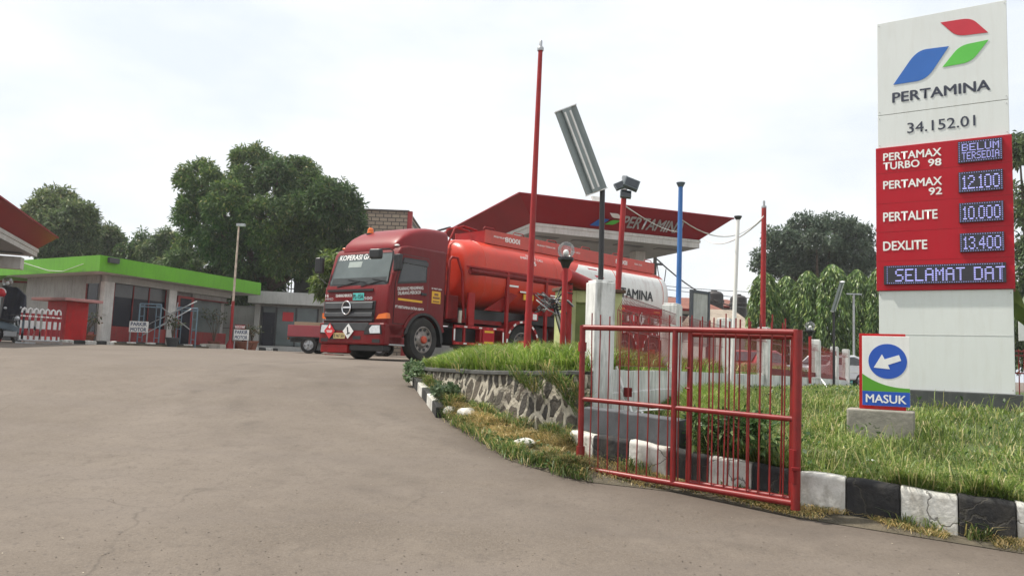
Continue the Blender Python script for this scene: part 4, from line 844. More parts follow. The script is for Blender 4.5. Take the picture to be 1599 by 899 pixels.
def tsec(x, k, kz=None, dz=0.0, n=44):
    kz = kz or k; s = []
    for i in range(n):
        a = 2*math.pi*i/n; c_, q = math.cos(a), math.sin(a); e = 2/2.7
        s.append((x, yc+hy*k*math.copysign(abs(c_)**e, c_), zc+dz+hz*kz*math.copysign(abs(q)**e, q)))
    return s
secs = [tsec(-2.06, .30), tsec(-2.04, .62), tsec(-1.98, .80), tsec(-1.86, .91), tsec(-1.68, .965), tsec(-1.46, .992), tsec(-1.3, 1.0)]+[tsec(-1.0+i*.62, 1.0) for i in range(15)]+[tsec(8.0, 1.0), tsec(8.34, .995), tsec(8.38, .96), tsec(8.40, .5)]
m = MB(TM); n = 44; vs = [p for q in secs for p in q]; fs = []; fu = []
for i in range(len(secs)-1):
    for k in range(n): q = (i*n+k, i*n+(k+1) % n, (i+1)*n+(k+1) % n, (i+1)*n+k); fs.append(q); fu.append([(vs[j][0], vs[j][2]) for j in q])
fs += [tuple(range(n-1, -1, -1)), tuple(range((len(secs)-1)*n, len(secs)*n))]; fu += [[(vs[j][0], vs[j][2]) for j in f] for f in fs[-2:]]
m.add(vs, fs, fu); TK = m.build('tank', TANKM, TR, True, 50)
for x in (-1.30, 1.9, 5.1, 8.0):
    MB(TM).tube([(p[0], yc+(p[1]-yc)*1.001, zc+(p[2]-zc)*1.001) for p in tsec(x, 1.0)], .012, 6, closed=True).build('tank_seam', TANKM if False else mat('tank seam paint', (.55, .06, .03), .35), TK, True, 60)
for y0, y1 in ((.62, .645), (TW-.645, TW-.62)):
    ct = MB(TM).bx(-.85, 8.25, y0, y1, 3.66, 4.08).build('catwalk_side', mat('orange red plate', (.52, .06, .04), .4, var=.1, dirt=.3, dcol=(.2, .05, .04)), TR, True, bevel=.006)
MB(TM).bx(-.85, -.82, .65, TW-.65, 3.66, 4.05).build('catwalk_end', RED_TRUCK, TR, True); MB(TM).bx(8.22, 8.24, .65, TW-.65, 3.66, 4.05).build('catwalk_end', RED_TRUCK, TR, True); MB(TM).bx(-.8, 8.2, .66, TW-.66, 3.70, 3.73).build('catwalk_floor', RED_DARK, TR, True)
for x in (.8, 3.6, 6.6): MB(TM).lathe([(.30, 3.72), (.30, 3.9), (.25, 3.94)], (x, yc, 0), 'Z', 18).build('manhole', RED_TRUCK, TR, True, 40)
WT = lambda x, y, z, tilt=0.0: WM[TR.name].inverted() @ TM @ frame((x, y, z), (1, 0, 0), (0, tilt, 1))
text('8000l', TR, LETTER_W, WT(.02, .617, 3.80), .16, .66, .03); text('8000l', TR, LETTER_W, WT(5.75, .617, 3.80), .16, .70, .03)
for x, s in ((-.48, 'PREMIUM'), (1.5, 'MUDAH TERBAKAR'), (3.2, 'TERA 2023'), (6.9, 'TERA 2023')): text(s, TR, LETTER_W, WT(x, .617, 3.88), .055, .5 if len(s) < 10 else .9, .02)
def tside(z):  # tank side at height z
    return yc-hy*(max(0, 1-abs((z-zc)/hz)**2.7))**(1/2.7)
for s, x, z, h, w in (('FLAMMABLE', .55, 3.37, .065, .42), ('EMERGENCY CALL', .24, 3.27, .075, 1.05), ('135', .60, 3.10, .13, .30)): text(s, TR, LETTER_W, WT(x, tside(z)-.012, z, .22), h, w, .03)
text('PERTAMINA', TR, LETTER_K, WT(4.45, tside(2.6)-.012, 2.50, .0), .34, 2.85, .035)
TI = WM[TR.name].inverted() @ TM
emM = TI @ frame((3.30, -.0, 2.50), (1, 0, 0), (0, .05, 1))
def tank_patch(nm, q, m_): MB(TM).prism([(x, tside(z)-.010, z) for x, z in q], (0, .006, 0)).build(nm, m_, TR, True)
tank_patch('emblem_red', ((3.62, 3.36), (4.12, 3.36), (4.40, 3.06), (3.95, 3.06)), LOGO_R); tank_patch('emblem_blue', ((3.10, 2.50), (3.38, 2.90), (3.85, 2.92), (3.58, 2.50)), LOGO_B); tank_patch('emblem_green', ((3.70, 2.62), (3.92, 2.92), (4.32, 2.94), (4.10, 2.62)), LOGO_G)
# ledge and dark tube standing in for the tank overhang's shading; side frames
MB(TM).bx(-2.02, 2.25, -.01, .10, 2.74, 2.79).build('shade_ledge', RED_TRUCK, TR, True)
MB(TM).tube([(-1.9, .06, 2.64), (2.25, .06, 2.64)], .095, 12).build('shade_tube', RED_DARK, TR, True, 40)
for x in (-.40, 1.35, 2.2): MB(TM).bx(x-.05, x+.05, -.03, .05, .52, 2.74).build('side_post', RED_TRUCK, TR, True)
for x in (3.4, 6.3, 8.1): MB(TM).bx(x-.05, x+.05, -.03, .05, .9, 1.9).build('side_post', RED_TRUCK, TR, True)
m = MB(TM); m.bx(-2.5, -.5, -.03, .03, .96, 1.04); m.bx(-2.5, -.5, -.03, .03, .48, .56); 
for x in (-2.48, -2.10, -1.46, -.54): m.bx(x-.035, x+.035, -.03, .03, .56, .96)
m.build('side_guard', RED_TRUCK, TR, True)
for z in (1.0, .52):
    for k in range(7): x = -2.35+k*.29; MB(TM).bx(x-.06, x+.06, -.034, -.0305, z-.02, z+.02).build('reflector', WHITE if k % 2 else LETTER_R, TR, True)
for x in (-2.48, -.54): MB(TM).bx(x-.025, x+.025, -.034, -.0305, .6, .92).build('reflector', WHITE, TR, True)
cb = MB(TM).bx(-1.40, -.93, -.06, .35, .52, .98).build('tool_cabinet', RED_SIGN, TR, True, bevel=.01)
for z in (.90, .58): MB(TM).bx(-1.34, -.98, -.064, -.0605, z-.03, z+.03).build('reflector', YELLOW, cb, True)
for y in (.35, TW-.55): MB(TM).bx(-2.3, 8.2, y, y+.2, 1.25, 1.55).build('frame_beam', BLACK, TR, True)
MB(TM).bx(-1.0, 2.2, .62, 1.9, .42, 1.2).build('landing_gear_box', BLACK, TR, True, bevel=.03); MB(TM).bx(2.6, 5.0, .5, 2.0, .5, 1.25).build('valve_chest', RED_DARK, TR, True, bevel=.03); MB(TM).bx(-2.3, -.5, .1, TW-.1, 1.12, 1.24).build('deck', RED_DARK, TR, True); MB(TM).bx(-1.9, -1.5, .5, 1.0, .5, 1.1).build('air_tank', STEEL, TR, True, bevel=.08)
# inclined braces under the tank belly
for x in (-1.2, 1.0): MB(TM).prism([(x, .12, 1.55), (x+.7, .12, 1.55), (x+1.3, .05, 2.1), (x+1.0, .05, 2.15)], (0, .05, 0)).build('saddle', RED_TRUCK, TR, True)
m = MB(TM); m.bx(.15, 2.25, .0, .06, 2.18, 2.24); m.build('lower_rail', RED_TRUCK, TR, True)
for x in (-.35, .15, .95, 1.55, 2.0): MB(TM).bx(x, x+.42, -.006, -.001, 2.33 if x < .1 else 2.19, 2.385 if x < .1 else 2.235).build('reflector', WHITE, TR, True)
MB(TM).bx(.35, .78, .02, .06, 1.98, 2.16).build('yellow_sticker', YELLOW, TR, True); MB(TM).bx(.62, .95, -.06, .25, 1.35, 1.62).build('valve_box', RED_SIGN, TR, True, bevel=.02); MB(TM).bx(.70, .88, -.066, -.0605, 1.38, 1.56).build('sticker', WHITE, TR, True)
# hoops and ladder at the front of the tank
y0 = .95
for y in (.95, 1.30): MB(TM).tube([(-2.12, y, 1.5), (-2.10, y, 3.4), (-1.80, y, 4.0), (-1.45, y, 4.12), (-.9, y, 4.06)], .03, 8).build('ladder_rail', RED_TRUCK, TR, True, 40)
for k in range(8): z = 1.65+k*.28; MB(TM).tube([(-2.11, .95, z), (-2.11, 1.30, z)], .02, 6).build('rung', WHITE if k in (3, 5, 6) else RED_TRUCK, TR, True)
MB(TM).tube([(-2.55, .30, 1.2), (-2.5, .3, 2.9), (-2.42, .3, 3.0), (-2.2, .3, 3.0), (-2.05, .25, 2.6), (-1.95, .2, 1.2)], .04, 8).build('front_hoop', RED_TRUCK, TR, True, 40)
MB(TM).tube([(-2.2, 1.55, 1.5), (-2.2, 1.55, 3.6), (-2.0, 1.5, 3.95), (-1.6, 1.4, 4.1)], .035, 8).build('front_hoop', BLACK, TR, True, 40)
MB(TM).bx(-2.5, -2.1, .3, 2.2, 1.2, 1.9).build('landing_box', RED_DARK, TR, True, bevel=.02)
MB(TM).bx(-1.95, -1.72, .0, .1, 1.05, 2.0).build('front_post', RED_TRUCK, TR, True)
MB(TM).tube([(-2.3, -.02, 1.1), (-2.28, -.02, 1.45)], .05, 8).build('extinguisher', mat('pale canister', (.5, .48, .40), .5), TR, True, 40)
for x in (-.9, .4, 2.0, 3.8, 5.6, 7.6): MB(TM).tube([(x, .66, 4.08), (x+.05, .66, 4.16), (x+.45, .66, 4.16), (x+.5, .66, 4.08)], .015, 6).build('hand_rail', RED_TRUCK, TR, True)
def twheel(x):
    
    wheel(x, .02, -1, TM, world=True, front=False); wheel(x, .36, -1, TM, world=True, front=False); wheel(x, TW-.02, 1, TM, world=True, front=False)
    o, q = [], []
    for a in range(-2, 183, 8): o.append((x+.66*math.cos(R(a)), .56+.68*math.sin(R(a)))); q.append((x+.74*math.cos(R(a)), .56+.76*math.sin(R(a))))
    MB(TM).prism([(a, -.03, b) for a, b in o+q[::-1]], (0, .6, 0)).build('mudguard', RED_TRUCK, TR, True)
    for k in range(0, 22, 3):
        a0, a1 = R(-2+k*8), R(-2+k*8+9); MB(TM).prism([(x+.67*math.cos(a0), -.034, .56+.69*math.sin(a0)), (x+.73*math.cos(a0), -.034, .56+.75*math.sin(a0)), (x+.73*math.cos(a1), -.034, .56+.75*math.sin(a1)), (x+.67*math.cos(a1), -.034, .56+.69*math.sin(a1))], (0, .0035, 0)).build('reflector', WHITE, TR, True)
for x in (.32, 5.62, 7.35): twheel(x)
# rear side skirt with placards
m = MB(TM); m.bx(4.75, 8.05, -.04, .0, 1.98, 2.22); m.bx(4.75, 8.05, -.03, .0, 1.52, 1.60); m.build('rear_skirt', RED_SIGN, TR, True)
for x in (5.1, 7.3): MB(TM).bx(x, x+.4, -.044, -.0405, 2.05, 2.12).build('reflector', ORANGE_L, TR, True)
for k in range(8): x = 4.8+k*.42; MB(TM).bx(x, x+.2, -.046, -.0415, 1.66, 1.86).build('reflector', WHITE if k % 2 == 0 else LETTER_R, TR, True)
for x, mm in ((6.0, LETTER_R), (6.5, WHITE)):
    MB(TM).prism([(x-.22, -.06, 1.80), (x, -.06, 1.56), (x+.22, -.06, 1.80), (x, -.06, 2.04)], (0, -.006, 0)).build('hazard_placard', mm, TR, True)
    MB(TM).bx(x-.03, x+.03, -.07, -.067, 1.68, 1.90).build('placard_mark', LETTER_K if mm is WHITE else LETTER_W, TR, True)
MB(TM).bx(8.2, 8.3, .1, TW-.1, .7, 1.0).build('rear_bumper', RED_TRUCK, TR, True)
# ------------------------------------------------------------------ foliage tools
def leaf_cloud(cl, n, L, asp, seed, droop=.3, vol=True, Lvar=.35):
    """n leaf-shaped quads scattered round the clumps cl = [(centre, radius)]"""
    g = np.random.default_rng(seed); C = np.array([c for c, r in cl], float); Rr = np.array([r for c, r in cl], float)
    i = g.integers(0, len(cl), n); d = g.normal(size=(n, 3)); d /= np.linalg.norm(d, axis=1)[:, None]; rad = Rr[i]*g.uniform(.25, 1, n)**.6
    P = C[i]+d*rad[:, None]; D = d*.6+g.normal(size=(n, 3))*.55; D[:, 2] -= droop; D /= np.linalg.norm(D, axis=1)[:, None]
    return leaf_quads(P, D, L*(1+Lvar*g.uniform(-1, 1, n)), asp, g)
def leaf_quads(P, D, L, asp, g):
    n = len(P); S = np.cross(D, g.normal(size=(n, 3))*.5+np.array([0, 0, .8])); S /= np.linalg.norm(S, axis=1)[:, None]+1e-6; L = np.broadcast_to(L, n)[:, None]; N = np.cross(S, D)
    V = np.stack([P, P+D*L*.45+S*L*asp*.5+N*L*.06, P+D*L-N*L*.10, P+D*L*.45-S*L*asp*.5+N*L*.06], 1).reshape(-1, 3); return V, np.arange(4*n).reshape(n, 4)
def treemat(name, stops, tint, trans, nscale):
    """leaves whose greens differ from bough to bough"""
    t = NT(name); g = t.n('ShaderNodeNewGeometry'); c = t.ramp(g.outputs['Random Per Island'], stops)
    n1 = t.ramp(t.noise(t.obj(), nscale, 2, .4), [(.38, (0,)*3), (.62, (1,)*3)]); c = t.mix(n1, c, t.mix(1.0, c, tint, 'MULTIPLY')); n2 = t.ramp(t.noise(t.obj(), .9, 3), [(.3, (.72,)*3), (.7, (1.3,)*3)]); c = t.mix(1.0, c, n2, 'MULTIPLY')
    t.l(c, t.b.inputs['Base Color']); t.b.inputs['Roughness'].default_value = .6; t.b.inputs['Specular IOR Level'].default_value = .25; tr = t.n('ShaderNodeBsdfTranslucent'); t.l(c, tr.inputs['Color']); ms = t.n('ShaderNodeMixShader'); ms.inputs[0].default_value = trans
    t.l(t.b.outputs[0], ms.inputs[1]); t.l(tr.outputs[0], ms.inputs[2]); t.l(ms.outputs[0], t.out.inputs[0]); MAT[name] = t.m; return t.m
LEAF_DK = treemat('dark mango leaf', [(0, (.038, .078, .030)), (.55, (.062, .120, .042)), (.9, (.10, .17, .055)), (1, (.20, .21, .09))], (1.55, 1.35, 1.05), .32, .16)
LEAF_MID = treemat('mid green leaf', [(0, (.055, .088, .046)), (.5, (.09, .142, .064)), (.9, (.13, .19, .08)), (1, (.23, .24, .13))], (1.5, 1.3, 1.1), .32, .2)
LEAF_WEEP = leafmat('weeping tree leaf', [(0, (.055, .115, .03)), (.5, (.11, .20, .045)), (.85, (.21, .31, .07)), (1, (.38, .43, .15))], .3, .4, .5, .35)
LEAF_HAZY = leafmat('grey green leaf', [(0, (.060, .092, .064)), (.6, (.09, .135, .085)), (1, (.15, .19, .12))], .25, .5, .3, .3)
LEAF_POT = leafmat('pot leaf', [(0, (.03, .05, .02)), (.6, (.08, .10, .04)), (1, (.22, .12, .07))], .25)
LEAF_LT = leafmat('yellow green leaf', [(0, (.06, .105, .02)), (.6, (.11, .18, .035)), (1, (.24, .30, .08))], .35)
LEAF_BUSH = leafmat('bush leaf', [(0, (.025, .06, .015)), (.6, (.06, .13, .03)), (1, (.20, .28, .10))], .3, .45, 2, .3)
def crown_tree(name, label, base, lobes, nclump, nleaf, L, asp, lm, seed, trunk_r=.3, group=None, shell=.55, cr=(.5, 1.0), cat='tree', droop=.35, limbs=True):
    """lobes: [(centre, (rx, ry, rz))] in world metres"""
    g = np.random.default_rng(seed); b = Vector(base); t_ = thing(name, label, cat, tuple(b), 0, group); cl = []; vol = np.array([r[0]*r[1]*r[2] for c, r in lobes])**.8; pick = g.choice(len(lobes), nclump, p=vol/vol.sum())
    for i in pick:
        c, r = lobes[i]; d = g.normal(size=3); d /= np.linalg.norm(d); rad = g.uniform(shell, 1)**.7; cl.append((np.array(c)+d*np.array(r)*rad, g.uniform(*cr)))
    V, F = leaf_cloud(cl, nleaf, L, asp, seed+1, droop); o = npmesh('crown', V-np.array(b), F, lm); o.parent = t_
    m = MB(); top = sum((Vector(c) for c, r in lobes), Vector())/len(lobes); fork = b+(Vector((top.x, top.y, top.z))-b)*.55
    m.tube([b, b+(fork-b)*.5+Vector((.1, 0, 0)), fork], [trunk_r*1.2, trunk_r, trunk_r*.8], 10)
    if limbs:
        for c, r in lobes: c = Vector(c); mid = fork.lerp(c, .5)+Vector((0, 0, .1*r[2])); m.tube([fork-Vector((0, 0, .2)), mid, c+Vector((0, 0, r[2]*.3))], [trunk_r*.55, trunk_r*.35, trunk_r*.12], 7)
        for c, rr in cl[::max(1, len(cl)//60)]:
            c = Vector(c); k = min(lobes, key=lambda q: (Vector(q[0])-c).length); m.tube([Vector(k[0]), c], [trunk_r*.12, .02], 5)
    o = m.build('trunk', WOOD, t_, True, 50); return t_
def lobe(px, py, Y, rpx, rz=None, ry=None):
    c = at(px, py, Y); s = Y/FPX; return (tuple(c), (rpx*s, (ry or rpx)*s, (rz or rpx)*s))
# ------------------------------------------------------------------ canopies
def canopy(name, label, org, rz, Lx, Ly, ztop, zred, zsof, inset, cols, zg, letters=None):
    g = thing(name, label, 'canopy', (org[0], org[1], 0), rz)
    def ring(i, z): return [(i, i, z), (Lx-i, i, z), (Lx-i, Ly-i, z), (i, Ly-i, z)]
    m = MB(); m.loft([ring(0, ztop), ring(inset, zred)], False); m.add([(x, y, ztop-.003) for x, y, z in ring(.05, 0)], [(3, 2, 1, 0)]); m.build('fascia', RED_CANOPY, g)
    for i in range(4):
        a, b = ring(0, ztop)[i], ring(0, ztop)[(i+1) % 4]; MB().seg(a, b, .06, .06).build('fascia_edge', RED_CANOPY, g)
    m = MB(); m.loft([ring(inset-.06, zred-.002), ring(inset-.06, zred-.14), ring(inset-.02, zred-.15), ring(inset-.02, zsof)], False); m.build('white_band', OFFWHITE, g)
    m = MB(); q = ring(inset-.02, zsof); m.add(q, [(0, 1, 2, 3)])
    sf = m.build('soffit', SOFFIT, g)
    n = 4
    for i in range(n):
        for j in range(3):
            x = inset+1.0+(Lx-2*inset-2)*i/(n-1); y = inset+1.2+(Ly-2*inset-2.4)*j/2; MB().bx(x-.75, x+.75, y-.22, y+.22, zsof-.03, zsof-.003).build('soffit_lamp', mat('unlit lamp recess', (.10, .105, .11), .4), sf)
    for x, y in cols:
        MB().bx(x-.3, x+.3, y-.3, y+.3, zg, zsof-.004).build('column', OFFWHITE, g, bevel=.02)
    return g
q0 = at(811, 301, 33); q1 = at(1146, 341, 36.9); e = Vector((q1.x-q0.x, q1.y-q0.y, 0)); LX = e.length; e.normalize(); rzc = math.atan2(e.y, e.x)
ztop = (q0.z+q1.z)/2; ztop = q0.z
CM = canopy('forecourt_canopy', 'big red flared canopy with raised letters, over the tanker', q0, rzc, LX, 12.5, ztop, ztop-1.02, ztop-1.42, 1.18, ((3.0, 4.0), (8.2, 4.0), (3.0, 9.0), (8.2, 9.0)), 1.4)
sl_y = Vector((0, -1.18, 1.02)).normalized()
SIL = mat('brushed letter metal', (.52, .50, .50), .35, .4, var=.2)
def cf(u, f): return Vector((u, 1.18*(1-f), ztop-1.02+1.02*f)) + Vector((0, -.02, -.02))
FM = lambda u, f, o=.0: frame(cf(u, f)+Vector((0, -.65, -.75)).normalized()*o, (1, 0, 0), (0, -1.18, 1.02))
def cpx(px, py):
    d = ray(px, py); P0 = WM[CM.name] @ cf(0, 0); nn = (WM[CM.name].to_3x3() @ Vector((0, -1.02, -1.18))).normalized(); t_ = (P0-Vector((0, 0, EYE))).dot(nn)/d.dot(nn); p = WM[CM.name].inverted() @ (Vector((0, 0, EYE))+d*t_); return p.x, (p.z-(ztop-1.02))/1.02
u0, f0 = cpx(975, 341); u1, f1 = cpx(1071, 350); print('letters', u0, f0, u1, f1)
text('PERTAMINA', CM, SIL, FM(u0, .22, .03), .66, u1-u0, .04, name='raised_letters')
text('PERTAMINA', CM, RED_DARK, FM(u0+.03, .20, .012), .66, u1-u0, .04, name='letter_shadows')  # shadow of the raised letters, made as a shifted dark red copy
u2, _ = cpx(928, 335); emblem(CM, FM(u2, .16, .03), u0-u2-.15, .02, mats=(LETTER_W, LOGO_B, LOGO_G))
p = WM[CM.name].inverted() @ at(950, 318, 33.6); b = MB(Matrix.Translation((p.x, .25, ztop+.16)) @ Matrix.Rotation(R(-30), 4, 'X')); b.bx(-.28, .28, -.04, .04, -.18, .18); b.build('spot_lamp', OFFWHITE, CM, bevel=.01)
# left canopy: only its far right corner is in view
t0 = at(91, 368, 33); t1 = at(0, 312, 24); e2 = Vector((t0.x-t1.x, t0.y-t1.y, 0)).normalized(); LY2 = 15.0; rz2 = math.atan2(e2.y, e2.x)-math.pi/2
ex2 = Vector((math.cos(rz2), math.sin(rz2), 0)); org = Vector((t0.x, t0.y, 0)) - ex2*9 - e2*LY2; zt2 = (t0.z+t1.z)/2
CL = canopy('motorcycle_canopy', 'red edged canopy cut off by the left side, in front of the green roof', org, rz2, 9, LY2, zt2, zt2-.62, zt2-.95, .62, ((1.8, 12.0), (1.8, 3.0), (6.8, 13.2)), 1.45)
MB().bx(2, 8.1, LY2-1.9, LY2-1.3, zt2-1.6, zt2-1.12).build('lower_beam', OFFWHITE, CL, bevel=.01)

# ------------------------------------------------------------------ green roofed shop
c0 = at(157, 398, 34); rt = at(408, 442, 45); lf = at(10, 408, 38.2); zt_ = c0.z; zb_ = at(157, 423, 34).z
A = Vector((rt.x-c0.x, rt.y-c0.y, 0)); B = Vector((lf.x-c0.x, lf.y-c0.y, 0)); LA, LB = A.length, B.length; A.normalize(); B.normalize()
SH = thing('shop', 'low shop with a bright green roof fascia, tinted windows and a red base', 'shop', (c0.x, c0.y, 1.53))
P2 = lambda a, b, z: Vector((c0.x, c0.y, z)) + A*a + B*b
MB().prism([P2(0, 0, zb_), P2(LA, 0, zb_), P2(LA, LB+4, zb_), P2(0, LB+4, zb_)], (0, 0, zt_-zb_)).build('roof', GREEN_F, SH, True)
MB().prism([P2(.06, .06, zb_-.02), P2(LA-.06, .06, zb_-.02), P2(LA-.06, LB, zb_-.02), P2(.06, LB, zb_-.02)], (0, 0, .017)).build('eaves', OFFWHITE, SH, True)
WHITE_COL = mat('cream white column paint', (.56, .55, .52), .7, dirt=.3); I0 = 1.0; ZG = 1.53; ZS = zb_-.022
wl = lambda px, py: onp(px, py, P2(0, I0, 0), A)      # along the right-hand front wall
wa = {k: wl(k, 500)[0] for k in (155, 157, 171, 173, 175, 180, 205, 230, 258, 262, 272, 290, 298, 345, 352)}
beam_z = wl(262, 452)[1]
wall = MB(); wall.prism([P2(.9, I0+.2, ZG), P2(wa[352], I0+.2, ZG), P2(wa[352], LB-.6, ZG), P2(.9, LB-.6, ZG)], (0, 0, ZS-ZG)); wall.build('wall', GREYWALL, SH, True)
def wq(a0, a1, z0, z1, b0, b1, nm, m, par=None, bevel=0): return MB().prism([P2(a0, b0, z0), P2(a1, b0, z0), P2(a1, b1, z0), P2(a0, b1, z0)], (0, 0, z1-z0)).build(nm, m, par or SH, True, bevel=bevel)
base_z = wl(220, 512)[1]
wq(wa[157], wa[352], ZG, base_z, I0-.12, I0+.19, 'red_base', RED_WALL)
wq(wa[157], wa[352]+.2, beam_z-.02, beam_z+.28, I0-.15, I0+.19, 'beam', LGREY)
wq(wa[157]-.05, wa[171], ZG, beam_z-.025, I0-.18, I0+.18, 'column', WHITE_COL); wq(wa[258], wa[272]-.1, ZG, beam_z-.025, I0-.18, I0+.18, 'column', WHITE_COL)
g1 = wq(wa[173]+.06, wa[258]-.02, base_z+.004, beam_z-.03, I0+.08, I0+.15, 'window', SHOPGLASS)
for x in (173, 205, 230, 258):
    a = wa[x]+(.06 if x == 173 else 0); wq(a-.07 if x == 258 else a, a if x == 258 else a+.07, base_z+.004, beam_z-.03, I0+.04, I0+.078, 'window_frame', RED_DARK, g1)
wq(wa[173]+.14, wa[258]-.1, beam_z-.65, beam_z-.05, I0+.065, I0+.078, 'top_panes', mat('dusty top pane', (.06, .06, .062), .3, coat=.4), g1)
dz = wl(282, 462)[1]
dr = wq(wa[272]+.05, wa[298], ZG+.02, dz, I0-.14, I0+.16, 'door_frame', RED_WALL); wq(wa[272]+.22, wa[298]-.2, ZG+.1, dz-.12, I0-.16, I0-.145, 'door_glass', SHOPGLASS, dr)
g2 = wq(wa[298]+.02, wa[345], base_z+.004, dz-.1, I0+.06, I0+.14, 'window', SHOPGLASS2); wq(wa[298]+.02, wa[352], dz-.04, beam_z-.03, I0+.02, I0+.16, 'transom', GREYWALL); wq(wa[298]+.02, wa[352], dz-.09, dz-.03, I0-.14, I0+.15, 'window_frame', RED_DARK, g2)
# left flank: window strip near the corner
fl_ = lambda px, py: onp(px, py, P2(.9, 0, 0), B)
b0_, b1_ = fl_(152, 470)[0], fl_(142, 470)[0]
MB().prism([P2(.87, b0_, ZG+.3), P2(.895, b0_, ZG+.3), P2(.895, b1_+.3, ZG+.3), P2(.87, b1_+.3, ZG+.3)], (0, 0, 2.5)).build('side_window', SHOPGLASS, SH, True)
MB().prism([P2(.84, b0_, ZG), P2(.868, b0_, ZG), P2(.868, LB-.7, ZG), P2(.84, LB-.7, ZG)], (0, 0, .55)).build('red_base', RED_WALL, SH, True)
MB().prism([P2(.84, b1_+.31, ZG+.3), P2(.868, b1_+.31, ZG+.3), P2(.868, b1_+.42, ZG+.3), P2(.84, b1_+.42, ZG+.3)], (0, 0, 2.5)).build('window_frame', RED_DARK, SH, True)
fp = at(176, 407, 34.6); fl0 = onp(176, 407, c0, A); M = frame(P2(fl0[0], -.12, fl0[1]), A, (0, 0, 1)); MB(M).bx(-.28, .28, -.12, .12, -.1, .05).build('floodlight', DGREY, SH, True, bevel=.01)
# kerb strip in front of the shop
kp = [P2(wa[157]-3.6, -1.6, 0), P2(wa[157]+1, -1.1, 0), P2(LA*.55, -1.0, 0), P2(LA*1.05, -1.3, 0)]
kerb('kerb', np.array([(p.x, p.y, ground_z(p.x, p.y)) for p in kp]), .16, .2, .62, 1, .05)
st_ = MB().prism([P2(wa[157]-3.4, -1.35, 1.40), P2(LA*1.0, -1.0, 1.40), P2(LA*1.0, .95, 1.40), P2(wa[157]-3.4, .8, 1.40)], (0, 0, .23)).build('pavement', soilmat('planting strip soil', (.07, .06, .04), (.12, .10, .07), (.2, .17, .12))); struct(st_)

w0 = at(-40, 440, 41); lw = thing('rear_wall', 'stained grey wall at the far left behind the motorcycles and the shop', 'wall', (w0.x-6, 41.5, 1.5), R(-6)); MB().bx(0, 13, 0, .3, 0, 3.1).build('panel', GREYWALL, lw); MB().bx(-.1, 13.1, -.06, .36, 3.103, 3.2).build('coping', RED_DARK, lw); MB().bx(6.5, 9.2, -.02, -.001, 0, 2.4).build('shutter', mat('dark roller shutter', (.06, .062, .065), .6, dirt=.4), lw)
a, b = onp(60, 408, P2(0, -.04, 0), B), onp(140, 420, P2(0, -.04, 0), B); tag(MB().tube([P2(-.05, LB*.15, zb_+.35), P2(-.06, LB*.35, zb_+.05), P2(-.06, LB*.5, zb_+.12), P2(-.05, LB*.85, zt_-.05)], .015, 6).build('cable', CABLE_W, smooth=60), 'pale cable looping across the left face of the green fascia', 'cable')
# ------------------------------------------------------------------ grey annexe, walls behind
a0, a1 = at(400, 455, 47), at(508, 462, 47.5); ax = Vector((a1.x-a0.x, a1.y-a0.y, 0)).normalized(); rza = math.atan2(ax.y, ax.x)
AN = thing('annexe', 'small flat roofed grey annexe with tinted glass doors behind the pickup', 'building', (a0.x, a0.y, 1.54), rza)
ah = lambda px, py, o=0.0: onp(px, py, (a0.x, a0.y), ax)
zt_ = ah(405, 455)[1]-1.54; zf = ah(405, 474)[1]-1.54; W_ = ah(506, 480)[0]
MB().bx(-.35, W_+.4, -.5, 5, zf, zt_).build('roof', LGREY, AN, bevel=.02)
MB().bx(0, W_+.2, .25, 4.6, 0, zf-.003).build('wall', GREYWALL, AN); MB().bx(0, .32, 0, .248, 0, zf-.003).build('column', LGREY, AN); MB().bx(W_-.05, W_+.28, 0, .248, 0, zf-.003).build('column', LGREY, AN)
xd0, xd1, xd2, xd3 = [ah(x, 500)[0] for x in (408, 430, 461, 495)]
gl_ = MB().bx(xd0, xd3, .18, .24, .35, zf-.15).build('glazing', SHOPGLASS2, AN)
for x in (xd0, xd1, xd2, xd3): MB().bx(x-.05, x+.05, .14, .178, .3, zf-.15).build('glazing_frame', BLACK, gl_)
d = MB().bx(xd0+.06, xd1-.06, .13, .17, .3, zf-.5).build('door', SHOPGLASS, AN); MB().bx(xd1-.22, xd1-.16, .08, .128, 1.1, 1.5).build('handle', BLACK, d)
pz0, pz1 = ah(448, 501), ah(448, 487); MB().bx(pz0[0]-.3, pz0[0]+.35, .15, .176, pz0[1]-1.54, pz1[1]-1.54).build('notice', LETTER_R, AN)
MB().bx(-.3, W_+.3, -1.2, .12, 0, .28).build('step', LGREY, AN, bevel=.02)
b0, b1 = at(342, 478, 48.5), at(402, 480, 47.6); bx_ = Vector((b1.x-b0.x, b1.y-b0.y, 0)); g = thing('boundary_wall', 'pale grey plastered wall between the shop and the annexe', 'wall', (b0.x, b0.y, 1.5), math.atan2(bx_.y, bx_.x))
MB().bx(-1, bx_.length, 0, .2, -.1, b0.z-1.5).build('panel', LGREY, g, bevel=.01); MB().bx(-1, bx_.length, -.02, .22, b0.z-1.497, b0.z-1.44).build('coping', GREYWALL, g); MB().bx(-1, bx_.length, -.012, .0, 1.35, 1.38).build('joint', DGREY, g)
